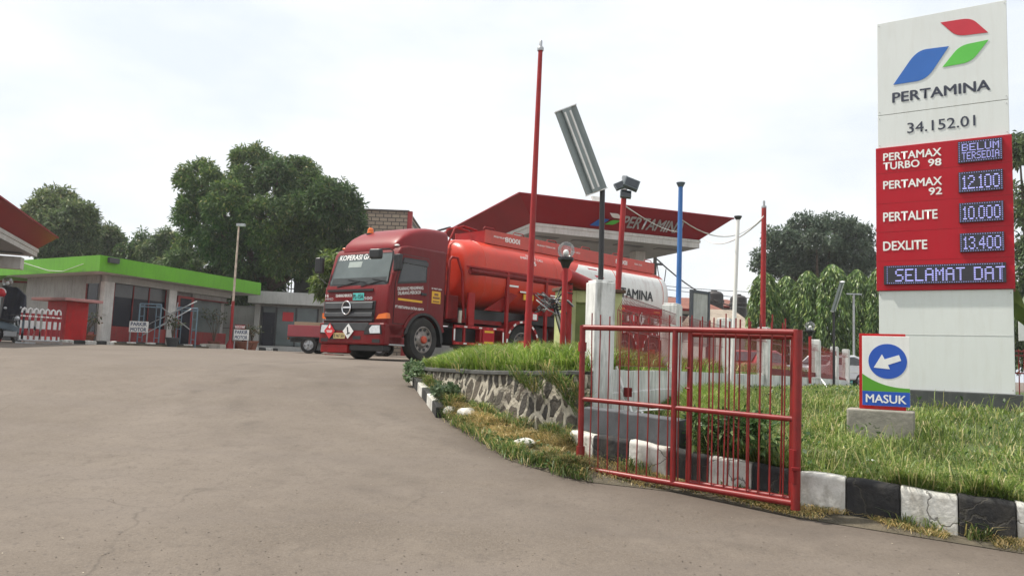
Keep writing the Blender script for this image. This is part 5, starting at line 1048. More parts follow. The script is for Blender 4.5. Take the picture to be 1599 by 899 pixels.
# dark wall and railing above the annexe, brick house behind the cab
d0, d1 = at(462, 425, 56), at(520, 432, 56); g = thing('dark_wall', 'dark mossy wall above the annexe roof under the big tree', 'wall', (d0.x, d0.y, 1.5)); MB().bx(0, d1.x-d0.x+3, 0, .3, 0, d0.z-1.5).build('panel', mat('dark mossy render', (.035, .038, .034), .9, var=.4, scale=2), g); MB().bx(-.05, d1.x-d0.x+3, -.05, .35, d0.z-1.497, d0.z-1.4).build('coping', GREYWALL, g)
r0, r1 = at(423, 428, 54), at(461, 428, 54); zb = at(430, 452, 54).z; RL = thing('railing', 'dark iron railing on the terrace behind the annexe', 'railing', (r0.x, r0.y, zb))
for k in range(9): x = (r1.x-r0.x)*k/8; MB().bx(x-.03, x+.03, -.03, .03, -.6, r0.z-zb).build('baluster', BLACK, RL)
for z in (r0.z-zb, .1): MB().bx(-.1, r1.x-r0.x+.1, -.028, .028, z-.03, z+.03).build('rail', BLACK, RL)
t = NT('old brick'); v = t.obj(); br = t.n('ShaderNodeTexBrick'); t.l(t.obj((1, 1, 1)), br.inputs['Vector']); br.inputs['Scale'].default_value = 1.0; br.inputs['Brick Width'].default_value = .62; br.inputs['Row Height'].default_value = .30; br.inputs['Mortar Size'].default_value = .035
br.inputs['Color1'].default_value = (.38, .30, .22, 1); br.inputs['Color2'].default_value = (.32, .25, .19, 1); br.inputs['Mortar'].default_value = (.085, .07, .06, 1)
rot = t.n('ShaderNodeMapping'); rot.inputs['Rotation'].default_value = (R(90), 0, 0); t.l(t.n('ShaderNodeTexCoord').outputs['Object'], rot.inputs['Vector']); t.l(rot.outputs[0], br.inputs['Vector']); t.l(br.outputs['Color'], t.b.inputs['Base Color']); t.b.inputs['Roughness'].default_value = .9; BRICK = t.m
h0, h1 = at(530, 327, 58), at(637, 332, 58); BH = thing('brick_house', 'tall plain brick house end rising behind the tanker cab', 'house', (h0.x, h0.y, 1.5))
MB().bx(-3, h1.x-h0.x, 0, 8, 0, h0.z-1.5).build('wall', BRICK, BH); MB().bx(h1.x-h0.x+.003, h1.x-h0.x+.35, -.1, .3, 0, h0.z-1.45).build('corner_pipe', RED_POLE, BH); MB().bx(-3.1, h1.x-h0.x+.1, -.12, 8.1, h0.z-1.497, h0.z-1.38).build('roof', mat('dark roof edge', (.10, .08, .07), .8), BH)

w0, w1 = at(480, 500, 62), at(1050, 500, 66); ex = Vector((w1.x-w0.x, w1.y-w0.y, 0)); RWL = thing('rear_wall', 'plain grey rear boundary wall of the forecourt, glimpsed under the tanker', 'wall', (w0.x, w0.y, 1.4), math.atan2(ex.y, ex.x)); MB().bx(0, ex.length, 0, .25, 0, 2.6).build('panel', GREYWALL, RWL); MB().bx(-.1, ex.length+.1, -.05, .3, 2.603, 2.7).build('coping', RED_DARK, RWL)
# ------------------------------------------------------------------ houses on the right
TILE = mat('weathered red roof tile', (.22, .085, .06), .85, var=.2, scale=1.5, dirt=.5, dcol=(.08, .05, .04)); TILE2 = mat('brown grey corrugated sheet', (.30, .25, .20), .8, var=.2, scale=2, dirt=.5, dcol=(.15, .11, .08))
def house(label, px0, px1, py_e, py_r, Y, m, dep=8, hip=.25, cat='house'):
    e0, e1 = at(px0, py_e, Y), at(px1, py_e, Y); zr = at((px0+px1)/2, py_r, Y).z; W_ = e1.x-e0.x; g = thing('house', label, cat, (e0.x, Y, .9)); ze = (e0.z+e1.z)/2-.9
    MB().bx(.4, W_-.4, .5, dep-.5, -.5, ze+.1).build('wall', LGREY, g)
    zr -= .9; a = [(0, 0, ze), (W_, 0, ze), (W_, dep, ze), (0, dep, ze)]; r_ = [(W_*hip, dep/2, zr), (W_*(1-hip), dep/2, zr)]
    m_ = MB(); m_.add(a+r_, [(0, 1, 5, 4), (1, 2, 5), (2, 3, 4, 5), (3, 0, 4), (3, 2, 1, 0)]); m_.build('roof', m, g)
    MB().bx(0, W_, -.02, .1, ze-.18, ze-.003).build('eaves_board', RED_DARK, g)
    MB().bx(W_*.3, W_*.6, .46, .497, ze-1.6, ze-.4).build('window', GLASS, g); return g
house('red tiled house roof behind the framed board, between blue pole and board', 1036, 1130, 482, 458, 60, TILE); house('far red tiled house roof to the left of the white pole', 1108, 1185, 478, 462, 72, TILE, hip=.4); house('low house with a brown grey corrugated roof in front of the tiled roofs', 1098, 1186, 512, 476, 52, TILE2, 9, .12)
for lab, x, y, Y in (('black water tank on the roof beside the framed board', 1115, 470, 63), ('brown water tank on the roof left of the white pole', 1153, 475, 70)):
    c_ = at(x, y, Y); m = MB(); m.lathe([(.75, -2.2), (.75, -.1), (.82, -.1), (.82, .05), (.75, .1), (.74, .55), (.55, .75), (.25, .82), (.25, .92)], c_, 'Z', 18); tag(m.build('water_tank', mat('tank plastic', (.035, .03, .03), .6), smooth=40), lab, 'water tank')
# framed board on the bank
f0, f1 = at(1080, 452, 25.6), at(1106, 459, 26.2); ex = Vector((f1.x-f0.x, f1.y-f0.y, 0)); g = thing('notice_board', 'blank pale notice board in a dark frame standing on legs behind the fence', 'notice board', (f0.x, f0.y, 1.4), math.atan2(ex.y, ex.x)); w = ex.length; h = f0.z-1.4; zb = at(1080, 540, 25.6).z-1.4
for x in (-.05, w-.05): MB().bx(x, x+.10, -.05, .05, -.2, h).build('leg', mat('dark blue grey frame', (.05, .06, .07), .5), g)
MB().bx(.05, w-.052, -.04, .04, h-.1, h).build('top_rail', MAT['dark blue grey frame'], g); MB().bx(.052, w-.054, -.02, .02, zb, h-.102).build('panel', mat('pale board', (.42, .43, .40), .7, dirt=.4), g)

# ------------------------------------------------------------------ meter box, pipe, cable bundle on the bank
u0, u1 = at(884, 452, 12.9), at(920, 462, 12.9); W_ = 1.05; zb = 1.44; H_ = u0.z-zb
g = thing('meter_box', 'peeling yellow green steel cabinet with an open recess on the bank beside the pillar', 'cabinet', (u0.x, 12.9, zb), R(18))
m = MB(); m.bx(0, .19, -.0, .5, 0, H_); m.bx(.19, .62, .06, .5, 0, H_); m.bx(.62, W_, 0, .5, 0, H_); m.bx(.19, .62, 0, .06, H_-.20, H_); m.bx(.19, .62, 0, .06, 0, .12); m.build('body', LIMEBOX, g, bevel=.006)
MB().bx(.20, .61, .045, .058, .13, H_-.21).build('recess', LIMEIN, g); MB().bx(-.04, W_+.04, -.06, .56, H_+.002, H_+.06).build('lid', mat('brown lid', (.10, .055, .035), .8, var=.3), g, bevel=.006)
p0_, p1_ = at(884, 430, 12.5), at(924, 448, 13.2); g = thing('vent_pipe', 'thick faded red pipe bent over the yellow green cabinet', 'pipe', (p0_.x, 12.5, 1.45)); d = Vector(p1_)-Vector(p0_)
MB().tube([Vector(p0_), Vector(p1_)+d*.6], .12, 14).build('cross_pipe', RED_POLE, g, True, 40); q = Vector(p0_)+d*.13; MB().tube([(q.x, q.y+.0, 1.3), (q.x, q.y, q.z-.10)], .055, 10).build('upright', RED_POLE, g, True, 40); q2 = Vector(p1_)+d*.45; MB().tube([(q2.x, q2.y, 1.3), (q2.x, q2.y, q2.z-.10)], .055, 10).build('upright', RED_POLE, g, True, 40)
m = MB(); c_ = at(864, 476, 12.6)
for k in range(16):
    pts = []; x0 = c_.x-.28+.1*random.random(); z0 = c_.z+random.uniform(-.06, .12)
    for i in range(7): f = i/6; pts.append((x0+.5*f+.05*math.sin(k*2.1+i), 12.6+.12*math.sin(k+i*1.3), z0+.10*math.sin(f*6+k)-.12*f*(k % 3)+.16*f))
    m.m = 0 if k % 4 else 1; m.tube(pts, .011, 6)
for k in range(4): m.m = k % 2; m.tube([(c_.x+.02*k, 12.58, c_.z-.02), (c_.x+.06+.03*k, 12.55, c_.z-.25), (c_.x+.14+.02*k, 12.5, c_.z-.52), (c_.x+.18+.03*k, 12.5, 1.40)], .012, 6)
m.tube([(c_.x+.30, 12.6, c_.z-.3), (c_.x+.30, 12.6, 1.38)], .02, 6); tag(m.build('cable_bundle', [CABLE_K, STEEL], smooth=50), 'tangled bundle of black and grey cables hanging over the bank grass by the globe lamp', 'cables')
# white conduit on the fence wall
m = MB(); m.tube([at(962, 572, 10.35), at(972, 605, 10.3), at(985, 640, 10.2), at(990, 655, 10.0)], .022, 8); m.tube([at(990, 645, 10.1), at(996, 641, 10.1), at(1003, 643, 10.1), at(1003, 660, 10.0)], .016, 8); m.tube([at(998, 641, 10.1), at(1072, 636, 10.6)], .012, 8); tag(m.build('conduit', WHITE, smooth=50), 'white plastic conduit running down the fence wall behind the gate', 'pipe')
p = at(980, 612, 10.2); tag(MB().bx(p.x-.05, p.x+.05, p.y-.06, p.y+.04, p.z-.06, p.z+.06).bx(p.x-.012, p.x+.012, p.y-.07, p.y-.06, p.z-.02, p.z+.02).build('junction_box', RED_DARK, bevel=.006), 'small dark junction box on the white wall behind the gate', 'electrical box')
m = MB(); m.tube([at(1268, 590, 23.0), at(1281, 590, 23.0), at(1290, 602, 22.6), at(1292, 606, 22.5)], .025, 8); tag(m.build('drain_pipe', WHITE, smooth=50), 'bent white drain pipe at the foot of the far fence wall', 'pipe')

# ------------------------------------------------------------------ vehicles behind the fence, pickup
def car(name, label, cat, loc, rz, paint, group=None, L=4.2, W_=1.7, H_=1.5, pick=False):
    g = thing(name, label, cat, loc, rz, group); h = L/2; pm = mat(paint[0], paint[1], .3, coat=.6, var=.05)
    if not pick:
        body = [(-h, .35), (-h, .75), (-h+.15, .92), (-h*.45, 1.0), (-h*.18, 1.42*H_/1.5), (h*.45, H_), (h*.78, 1.36*H_/1.5), (h*.92, .98), (h, .9), (h, .35), (h*.72, .32), (-h*.72, .32)]
        MB().prism([(x, -W_/2, z) for x, z in body], (0, W_, 0)).build('body', pm, g, bevel=.08, seg=3)
        for s in (-1, 1):
            MB().prism([(x, s*(W_/2+.003), z) for x, z in ((-h*.36, 1.02), (-h*.16, 1.34*H_/1.5), (h*.42, 1.40*H_/1.5), (h*.70, 1.26*H_/1.5), (h*.78, 1.02))], (0, s*.008, 0)).build('window', GLASS, g); MB().bx(-h*.1, h*.62, s*(W_/2+.012), s*(W_/2+.016), .68, .74).build('trim', WHITE if 'white' in paint[0] else BLACK, g)
        MB().prism([(-h*.47, -W_*.4, 1.03), (-h*.47, W_*.4, 1.03), (-h*.20, W_*.38, 1.38*H_/1.5), (-h*.20, -W_*.38, 1.38*H_/1.5)], (-.02, 0, .02)).build('windscreen', GLASS, g)
        for s in (-1, 1): MB().bx(-h-.01, -h+.04, s*W_*.25, s*W_*.44, .68, .84).build('headlight', LENS, g, bevel=.01)
    else:
        MB().prism([(x, -W_/2, z) for x, z in ((-h, .4), (-h, 1.0), (-h+.12, 1.15), (-h+.45, 1.85), (-h+1.45, 1.88), (-h+1.5, .4))], (0, W_, 0)).build('cab', pm, g, bevel=.06, seg=3)
        for s in (-1, 1): MB().prism([(x, s*(W_/2+.003), z) for x, z in ((-h+.3, 1.2), (-h+.55, 1.72), (-h+1.3, 1.74), (-h+1.3, 1.2))], (0, s*.008, 0)).build('window', GLASS, g)
        MB().bx(-h+.0, h, -.4, .4, .42, .56).build('chassis', BLACK, g); MB().bx(-h+1.55, h, -W_/2+.02, W_/2-.02, .58, .66).build('bed_floor', BLACK, g)
        for s in (-1, 1):
            o = MB().bx(-h+1.55, h, s*W_/2, s*(W_/2-.04), .62, 1.05).build('side_board', pm, g, bevel=.008); m_ = MB()
            for z in (.68, .80, .92, 1.02): m_.bx(-h+1.6, h-.05, s*(W_/2+.012), s*(W_/2), z-.018, z+.018)
            m_.build('side_rib', pm, o)
        MB().bx(h-.04, h, -W_/2+.045, W_/2-.045, .62, 1.05).build('tail_board', pm, g)
        MB().bx(h+.0, h+.02, -W_*.42, -W_*.3, .5, .6).build('tail_light', ORANGE_L, g); MB().bx(h+.0, h+.02, W_*.3, W_*.42, .5, .6).build('tail_light', ORANGE_L, g)
    for x in (-h*.62, h*.62):
        for s in (-1, 1):
            y = s*(W_/2+.01); r = .31; m_ = MB(); m_.lathe([(r*.6, 0), (r*.95, 0), (r, -s*.03), (r, -s*.17), (r*.95, -s*.2), (r*.6, -s*.2)], (x, y, r), 'Y', 24, False); o = m_.build('wheel', TYRE, g, smooth=40)
            m_ = MB(); m_.lathe([(r*.62, -s*.08), (r*.62, -s*.01), (r*.55, -s*.01), (r*.5, -s*.05), (r*.15, -s*.03)], (x, y, r), 'Y', 20)
            for k in range(5): a = 2*math.pi*k/5+.3; m_.seg((x, y-s*.02, r), (x+r*.56*math.cos(a), y-s*.02, r+r*.56*math.sin(a)), .05, .05)
            m_.build('rim', STEEL, o)
    return g
cg = 'cars parked beyond the fence'
def gcar(px, py, Y, H_): p = at(px, py, Y); return (p.x, Y, p.z-H_)
car('parked_car', 'red car beyond the fence, seen between the posts right of the white pole', 'car', gcar(1165, 545, 30, 1.5), R(48), ('red car paint', (.40, .02, .025)), cg); car('parked_car', 'white car with a blue stripe beyond the far fence posts', 'car', gcar(1291, 553, 37, 1.5), R(30), ('white car paint', (.7, .7, .72)), cg)
car('parked_car', 'teal green car past the end of the fence, left of the entrance sign', 'car', gcar(1336, 580, 40, 1.5), R(20), ('teal car paint', (.03, .16, .16)), cg)
pw = at(482, 540, 30); PK = car('pickup_truck', 'small red pickup with chrome wheels, half hidden behind the tanker cab', 'pickup truck', (0, 0, 0), 0, ('red pickup paint', (.34, .02, .03)), None, 4.3, 1.66, 1.8, True)
a_, b_ = at(441, 518, 29.5), at(505, 522, 29.0); PK.rotation_euler = (0, 0, R(180)); zg_ = float(ground_z(-9, 29.5)); wx = at(482, 538, 29).x; PK.location = (wx+4.3/2*.62, 29.8, zg_)
bc = at(487, 511, 30.0); tag(MB().bx(bc.x-.55, bc.x+1.2, 29.5, 30.2, zg_+.668, bc.z+.18).bx(bc.x-.55, bc.x+1.2, 29.82, 29.88, bc.z+.181, bc.z+.186).build('cardboard_box', CARD, bevel=.01), 'large flat brown carton lying in the red pickup bed', 'box')

# ------------------------------------------------------------------ motorcycles and barrier at the left edge
def motorcycle(label, loc, rz, paint):
    g = thing('motorcycle', label, 'motorcycle', loc, rz, 'motorcycles at the left edge'); pm = mat(*paint)
    for x in (-.62, .62):
        m = MB(); m.tube([(x+.27*math.cos(2*math.pi*k/24), 0, .29+.27*math.sin(2*math.pi*k/24)) for k in range(24)], .05, 8, closed=True); w = m.build('wheel', TYRE, g, smooth=60)
        m = MB(); m.lathe([(.06, -.05), (.06, .05)], (x, 0, .29), 'Y', 12)
        for k in range(10): a = 2*math.pi*k/10; m.tube([(x, 0, .29), (x+.23*math.cos(a), 0, .29+.23*math.sin(a))], .006, 4)
        m.build('rim', STEEL, w)
    MB().loft([[(x, -wd, zb), (x, wd, zb), (x, wd*.8, zt), (x, -wd*.8, zt)] for x, wd, zb, zt in ((-.75, .07, .62, .74), (-.45, .12, .50, .76), (0, .13, .42, .66), (.15, .10, .34, .56), (.38, .16, .34, .80), (.50, .13, .60, .98))]).build('body', pm, g, bevel=.03, seg=2)
    MB().loft([[(x, -wd, z), (x, wd, z), (x, wd*.8, z+.08), (x, -wd*.8, z+.08)] for x, wd, z in ((-.78, .09, .75), (-.4, .13, .76), (.05, .12, .72))]).build('seat', BLACK, g, bevel=.02)
    MB().bx(-.25, .2, -.12, .12, .2, .42).build('engine', STEEL, g, bevel=.03); MB().tube([(.1, .13, .25), (-.4, .16, .28), (-.85, .17, .38)], .045, 8).build('exhaust', BLACK, g, smooth=40)
    for s in (-1, 1): MB().tube([(.62, s*.08, .29), (.46, s*.06, .95)], .022, 6).build('fork', STEEL, g)
    MB().tube([(.36, -.36, .98), (.42, -.1, 1.02), (.42, .1, 1.02), (.36, .36, .98)], .016, 6).build('handlebar', BLACK, g); MB().ball((.54, 0, .90), .09, 12, 8).build('headlamp', LENS, g, smooth=60)
    for s in (-1, 1):
        MB().tube([(.38, s*.26, 1.0), (.36, s*.34, 1.22)], .008, 5).build('mirror_stem', BLACK, g); MB().ball((.36, s*.36, 1.25), .06, 10, 6, (.4, 1.1, .8)).build('mirror', STEEL, g, smooth=60)
    MB().loft([[(.62+.33*math.cos(R(a)), -.06, .29+.33*math.sin(R(a))), (.62+.33*math.cos(R(a)), .06, .29+.33*math.sin(R(a))), (.62+.35*math.cos(R(a)), .05, .29+.35*math.sin(R(a))), (.62+.35*math.cos(R(a)), -.05, .29+.35*math.sin(R(a)))] for a in range(30, 150, 15)]).build('front_fender', pm, g)
    return g
p = at(24, 528, 27.5); zg_ = float(ground_z(p.x, 27.5))
motorcycle('grey blue motorcycle standing directly behind the striped barrier', (p.x-.25, 27.7, zg_), R(8), ('grey blue motorcycle paint', (.10, .14, .17), .35))
motorcycle('dark motorcycle half cut off by the left edge of the picture', (p.x-1.1, 28.6, zg_), R(-20), ('dark motorcycle paint', (.03, .04, .04), .35))
hp = at(1, 457, 28.4); hh = MB().ball(hp, .17, 16, 10, (1.1, .95, 1)); hh = hh.build('helmet', LETTER_R, smooth=70); tag(hh, 'red helmet with a white stripe on the dark motorcycle at the left edge', 'helmet'); MB().tube([(hp.x+.17*1.1*math.cos(a), hp.y, hp.z+.172*math.sin(a)) for a in [math.pi*k/10 for k in range(11)]], .025, 6).build('stripe', WHITE, hh, True); WMh = hh
hs = MB(); hs.tube([(hp.x, hp.y, zg_), (hp.x, hp.y, hp.z-.15)], .03, 8); hs.lathe([(.12, 0), (.12, .02)], (hp.x, hp.y, zg_), 'Z', 12); hs.lathe([(.09, 0), (.09, .02)], (hp.x, hp.y, hp.z-.165), 'Z', 12); tag(hs.build('helmet_stand', STEEL), 'thin steel stand under the red helmet at the left edge', 'stand')
# navy cloth hung over a rack
p0_, p1_ = at(12, 447, 29.6), at(42, 452, 29.6); zb = at(30, 505, 29.6).z; m = MB(); secs = []
for i in range(13):
    f = i/12; x = p0_.x+(p1_.x-p0_.x)*f; zt = p0_.z-.02-.35*max(0, f-.55)*2-.1*max(0, .2-f)*5; fold = .05*math.sin(f*19); secs.append([(x-.05*(1), 29.55+fold-.16, zb), (x, 29.55+fold*.5-.10, (zb+zt)/2), (x, 29.55-.02, zt), (x, 29.55+.06, zt), (x, 29.7-fold*.5, (zb+zt)/2), (x-.05, 29.75-fold, zb)])
tag(m.loft(secs).build('covered_rack', NAVY, smooth=60), 'tall rack draped in dark navy cloth behind the motorcycles', 'covered rack')
m = None
b0_, b1_ = at(29, 530, 26.6), at(92, 534, 28.0); e = Vector((b1_.x-b0_.x, b1_.y-b0_.y, 0)); BR_ = thing('crowd_barrier', 'red and white striped steel crowd barrier of upright hoops', 'barrier', (b0_.x, b0_.y, float(ground_z(b0_.x, b0_.y))), math.atan2(e.y, e.x)); Lb = e.length; Hb = at(33, 480, 26.6).z-WM[BR_.name].translation.z
t = NT('red white bands'); so = t.n('ShaderNodeSeparateXYZ'); t.l(t.n('ShaderNodeTexCoord').outputs['Object'], so.inputs[0]); fr = t.math('GREATER_THAN', t.math('FRACT', t.math('MULTIPLY', so.outputs[2], 2.0/(Hb*.86))), .52); t.l(t.mix(fr, (.72, .71, .70), (.33, .02, .03)), t.b.inputs['Base Color']); BANDS = t.m
for k in range(7):
    x = Lb*(k+.5)/7; w = Lb/7*.36; pts = [(x-w, 0, .12), (x-w, 0, Hb-.1)]+[(x-w*math.cos(a), 0, Hb-.1+.1*math.sin(a)) for a in (R(45), R(90), R(135))]+[(x+w, 0, Hb-.1), (x+w, 0, .12)]; MB().tube(pts, .03, 8).build('hoop', BANDS, BR_, smooth=50)
for z in (.12, Hb-.28): MB().tube([(0, .0, z), (Lb, .0, z)], .028, 8).build('rail', WHITE if z > .3 else STEEL, BR_)
for x in (.25, Lb-.25): MB().bx(x-.05, x+.05, -.45, .45, .0, .06).build('foot', STEEL, BR_)
MB().bx(.2, Lb+.5, -.05, .05, .03, .10).build('base_bar', mat('rusty base bar', (.3, .25, .22), .7), BR_)
# red kiosk, cross-shaped roof
k0 = at(70, 525, 33.0); zg_ = float(ground_z(k0.x, 33)); zt = at(88, 466, 33).z; K = thing('kiosk', 'plain bright red kiosk box with an overhanging slab top', 'kiosk', (k0.x, 33, zg_), R(-25)); W_ = 1.25
MB().bx(0, W_, 0, 1.0, 0, zt-zg_-.12).build('body', RED_BRIGHT, K, bevel=.01); MB().bx(-.45, W_+.5, -.45, 1.3, zt-zg_-.118, zt-zg_).build('roof', mat('pinkish slab paint', (.42, .20, .19), .7), K, bevel=.01); MB().bx(.12, W_-.12, -.012, .0, .3, zt-zg_-.5).build('panel', RED_SIGN, K)

# ------------------------------------------------------------------ parking signs, scaffold frames, pots
def psign(label, px0, px1, py0, py1, pyb, Y, lines, name='parking_sign'):
    a, b = at(px0, py0, Y), at(px1, py1, Y); zb = at(px0, pyb, Y).z; g = thing(name, label, 'sign', (a.x, Y, zb), 0, None); W_ = b.x-a.x; z0, z1 = b.z-zb, a.z-zb
    for x in (.04, W_-.04): MB().bx(x-.025, x+.025, -.0, .05, 0, z0+.05).build('leg', STEEL, g)
    MB().bx(0, W_, -.03, -.002, z0, z1).build('panel', WHITE, g); n = len(lines)
    for i, (s, m) in enumerate(lines): h = (z1-z0)/n*.66; text(s, g, m, frame((W_*.08, -.033, z0+(n-1-i)*(z1-z0)/n+(z1-z0)/n*.17), (1, 0, 0), (0, 0, 1)), h, W_*.84, .04)
    return g
DKB = mat('dark blue lettering', (.03, .06, .13), .6)
psign('white parking sign on legs between the shop window and the scaffold, nearest the kiosk', 203, 231, 501, 519, 533, 35.5, (('PARKIR', DKB), ('MOTOR', DKB))); psign('white parking sign on legs beside the base of the thin rusty pole', 366, 388, 514, 531, 545, 40.5, (('PARKIR', DKB), ('MOTOR', DKB)))
a, b = at(367, 506, 41.2), at(383, 514, 41.2); g = thing('toilet_sign', 'small maroon bordered toilet sign above the second parking sign', 'sign', (a.x, 41.2, 1.5)); W_ = b.x-a.x; MB().bx(0, W_, -.03, 0, b.z-1.5, a.z-1.5).build('panel', RED_DARK, g); MB().bx(.03, W_-.03, -.034, -.031, b.z-1.45, a.z-1.55).build('face', WHITE, g); text('TOILET', g, LETTER_R, frame((.06, -.037, b.z-1.43), (1, 0, 0), (0, 0, 1)), (a.z-b.z)*.5, W_-.12, .03); MB().bx(W_*.45, W_*.55, .003, .04, 0, a.z-1.55).build('post', STEEL, g)
def scaffold(label, px0, px1, py0, py1, Y, braces):
    a, b = at(px0, py0, Y), at(px1, py1, Y); zb = float(ground_z(a.x, Y)); g = thing('scaffold_frame', label, 'scaffold', (a.x, Y, zb), R(8), 'scaffold frames before the shop'); W_ = b.x-a.x; H_ = a.z-zb
    for x in (0, W_): MB().tube([(x, 0, 0), (x, 0, H_)], .035, 8).build('leg', SCAF, g)
    for x in (.22*W_, .78*W_): MB().tube([(x, 0, .2), (x, 0, H_*.82), (W_*.5 if False else x, 0, H_)], .022, 6).build('inner_leg', SCAF, g)
    for z in (H_, H_*.93): MB().tube([(0, 0, z), (W_, 0, z)], .03, 8).build('top_bar', SCAF, g)
    for k in range(4):
        for x0, x1 in ((0, .22*W_), (.78*W_, W_)): MB().tube([(x0, 0, .4+k*.5), (x1, 0, .4+k*.5)], .016, 6).build('step', SCAF, g)
    for p, q in braces: MB().tube([p, q], .028, 6).build('brace', STEEL, g)
scaffold('blue grey scaffold frame before the wide shop window, behind the first parking sign', 219, 246, 474, 532, 36.4, (((.9, .05, .9), (2.0, 1.2, 1.9)), ((.9, .05, 1.9), (2.0, 1.2, .9)), ((.2, .02, .5), (1.6, .6, 1.5)))); scaffold('blue grey scaffold frame before the shop door with a long slanting pole', 278, 303, 480, 538, 38.0, (((-2.5, -.2, .35), (.9, -.1, 2.3)), ((.0, -.05, 2.2), (-.2, -.05, .9))))
def pot_plant(label, px, py, Y, r, h, hs, n, col, seed, spread=.5, tall=False):
    c_ = at(px, py, Y); zg_ = float(ground_z(c_.x, Y))+.0; zg_ = max(zg_, 1.5) ; g = thing('potted_plant', label, 'plant', (c_.x, Y, zg_), 0, 'potted plants before the shop')
    MB().lathe([(r*.7, 0), (r, h*.85), (r*1.12, h*.86), (r*1.12, h), (r*.9, h), (r*.85, h*.9)], (0, 0, 0), 'Z', 16).build('pot', POT if col != 1 else DGREY, g, smooth=40)
    rg = random.Random(seed); st_ = MB(); pts_ = []
    for k in range(7):
        a = rg.uniform(0, 6.28); q = (spread*rg.uniform(.2, 1)*math.cos(a), spread*rg.uniform(.2, 1)*math.sin(a), h+hs*rg.uniform(.6, 1)); st_.tube([(0, 0, h*.8), (q[0]*.35, q[1]*.35, h+(q[2]-h)*.5), q], [.02, .014, .006], 5); pts_.append(q)
    st_.build('stem', WOOD, g)
    V, F = leaf_cloud([(Vector(q), .18*spread/.5+.06) for q in pts_], n, .15, .45, seed, .2); o = npmesh('foliage', V, F, LEAF_POT); o.parent = g
# ------------------------------------------------------------------ trees
big = [lobe(318, 292, 50, 38, 40), lobe(300, 335, 49, 22, 26), lobe(352, 322, 47.5, 30, 34), lobe(398, 262, 53, 36, 32), lobe(375, 300, 51, 30, 34), lobe(432, 285, 50, 30, 30), lobe(462, 275, 53, 34, 28), lobe(492, 300, 52, 28, 30), lobe(520, 318, 48, 40, 36), lobe(545, 350, 50, 22, 26), lobe(470, 335, 49, 36, 30), lobe(415, 345, 48, 38, 38), lobe(345, 375, 49, 34, 30), lobe(300, 385, 52, 26, 24), lobe(385, 400, 50, 38, 28), lobe(440, 400, 49, 34, 30), lobe(500, 375, 50, 36, 32), lobe(535, 395, 53, 26, 26), lobe(490, 420, 52, 34, 18), lobe(400, 440, 53, 44, 18), lobe(350, 430, 53, 34, 20), lobe(388, 464, 51, 26, 13), lobe(360, 462, 51, 24, 13), lobe(420, 462, 53, 22, 10)]
c = at(420, 520, 54); crown_tree('mango_tree', 'huge dark green broad crowned tree towering over the green shop roof', (c.x, 54, 1.5), big, 1500, 105000, .30, .34, LEAF_DK, 3, .45, None, .72, (.28, .55))
l2 = [lobe(92, 318, 58, 30, 22), lobe(66, 336, 57, 24, 22), lobe(122, 338, 57, 26, 24), lobe(92, 352, 56, 28, 22), lobe(138, 362, 57, 18, 16), lobe(62, 366, 58, 20, 18), lobe(112, 384, 57, 34, 20), lobe(80, 392, 57, 24, 18)]
c = at(95, 520, 58); crown_tree('leafy_tree', 'rounded dark tree behind the left end of the green roof', (c.x, 58, 1.5), l2, 420, 26000, .34, .36, LEAF_MID, 5, .3, None, .65, (.3, .6))
for i, (px, py, r, Y, lab, m) in enumerate(((170, 368, 15, 62, 'small bushy tree just right of the rounded left tree', LEAF_MID), (220, 386, 26, 60, 'low broad tree above the middle of the green roof', LEAF_DK), (258, 378, 25, 57, 'olive tinted tree against the left side of the huge tree', LEAF_MID), (278, 412, 22, 50, 'low yellowish shrub tree peeping over the green roof', LEAF_MID))):
    c = at(px, 520, Y); crown_tree('leafy_tree', lab, (c.x, Y, 1.5), [lobe(px, py, Y, r*.8), lobe(px-r*.8, py+r*.6, Y, r*.7), lobe(px+r*.8, py+r*.55, Y, r*.7), lobe(px, py+r*1.3, Y, r)], 150, 9000, .32, .36, m, 20+i, .2, None, .6, (.3, .55))
# pale shrub tree beside the cab
c = at(520, 470, 33); crown_tree('shrub_tree', 'pale yellow green shrub tree beside the tanker cab mirror', (c.x, 33, 1.5), [lobe(519, 412, 33, 16, 12), lobe(508, 440, 33, 15, 12), lobe(530, 430, 33, 16, 16), lobe(516, 452, 33, 18, 8)], 50, 1700, .36, .22, LEAF_LT, 31, .1, None, .3, (.25, .5), 'tree', .5)
# right: feathery tree
fr_ = [lobe(1262, 352, 66, 34, 14), lobe(1306, 350, 64, 30, 13), lobe(1222, 372, 65, 30, 14), lobe(1340, 368, 66, 26, 16), lobe(1202, 396, 66, 22, 14), lobe(1275, 376, 63, 36, 13), lobe(1325, 392, 65, 32, 16), lobe(1240, 398, 65, 30, 13), lobe(1355, 402, 66, 18, 16), lobe(1285, 402, 66, 40, 14), lobe(1230, 418, 66, 34, 14), lobe(1330, 418, 66, 36, 14), lobe(1280, 425, 66, 40, 14), lobe(1195, 415, 66, 20, 12)]
c = at(1280, 520, 66); crown_tree('rain_tree', 'wide grey green tree with gaps in its crown behind the weeping trees', (c.x, 66, .9), fr_, 480, 34000, .34, .4, LEAF_HAZY, 41, .35, None, .55, (.3, .65), 'tree', .1)
rt_ = [lobe(1592, 240, 40, 22, 34), lobe(1600, 320, 40, 24, 40), lobe(1604, 420, 40, 26, 45), lobe(1598, 490, 40, 22, 40), lobe(1606, 545, 41, 26, 30), lobe(1640, 350, 40, 40, 90)]
c = at(1610, 560, 40); crown_tree('leafy_tree', 'dark tree rising behind the right edge of the price totem', (c.x, 40, .9), rt_, 120, 12000, .35, .36, LEAF_MID, 43, .25, None, .4, (.35, .7))
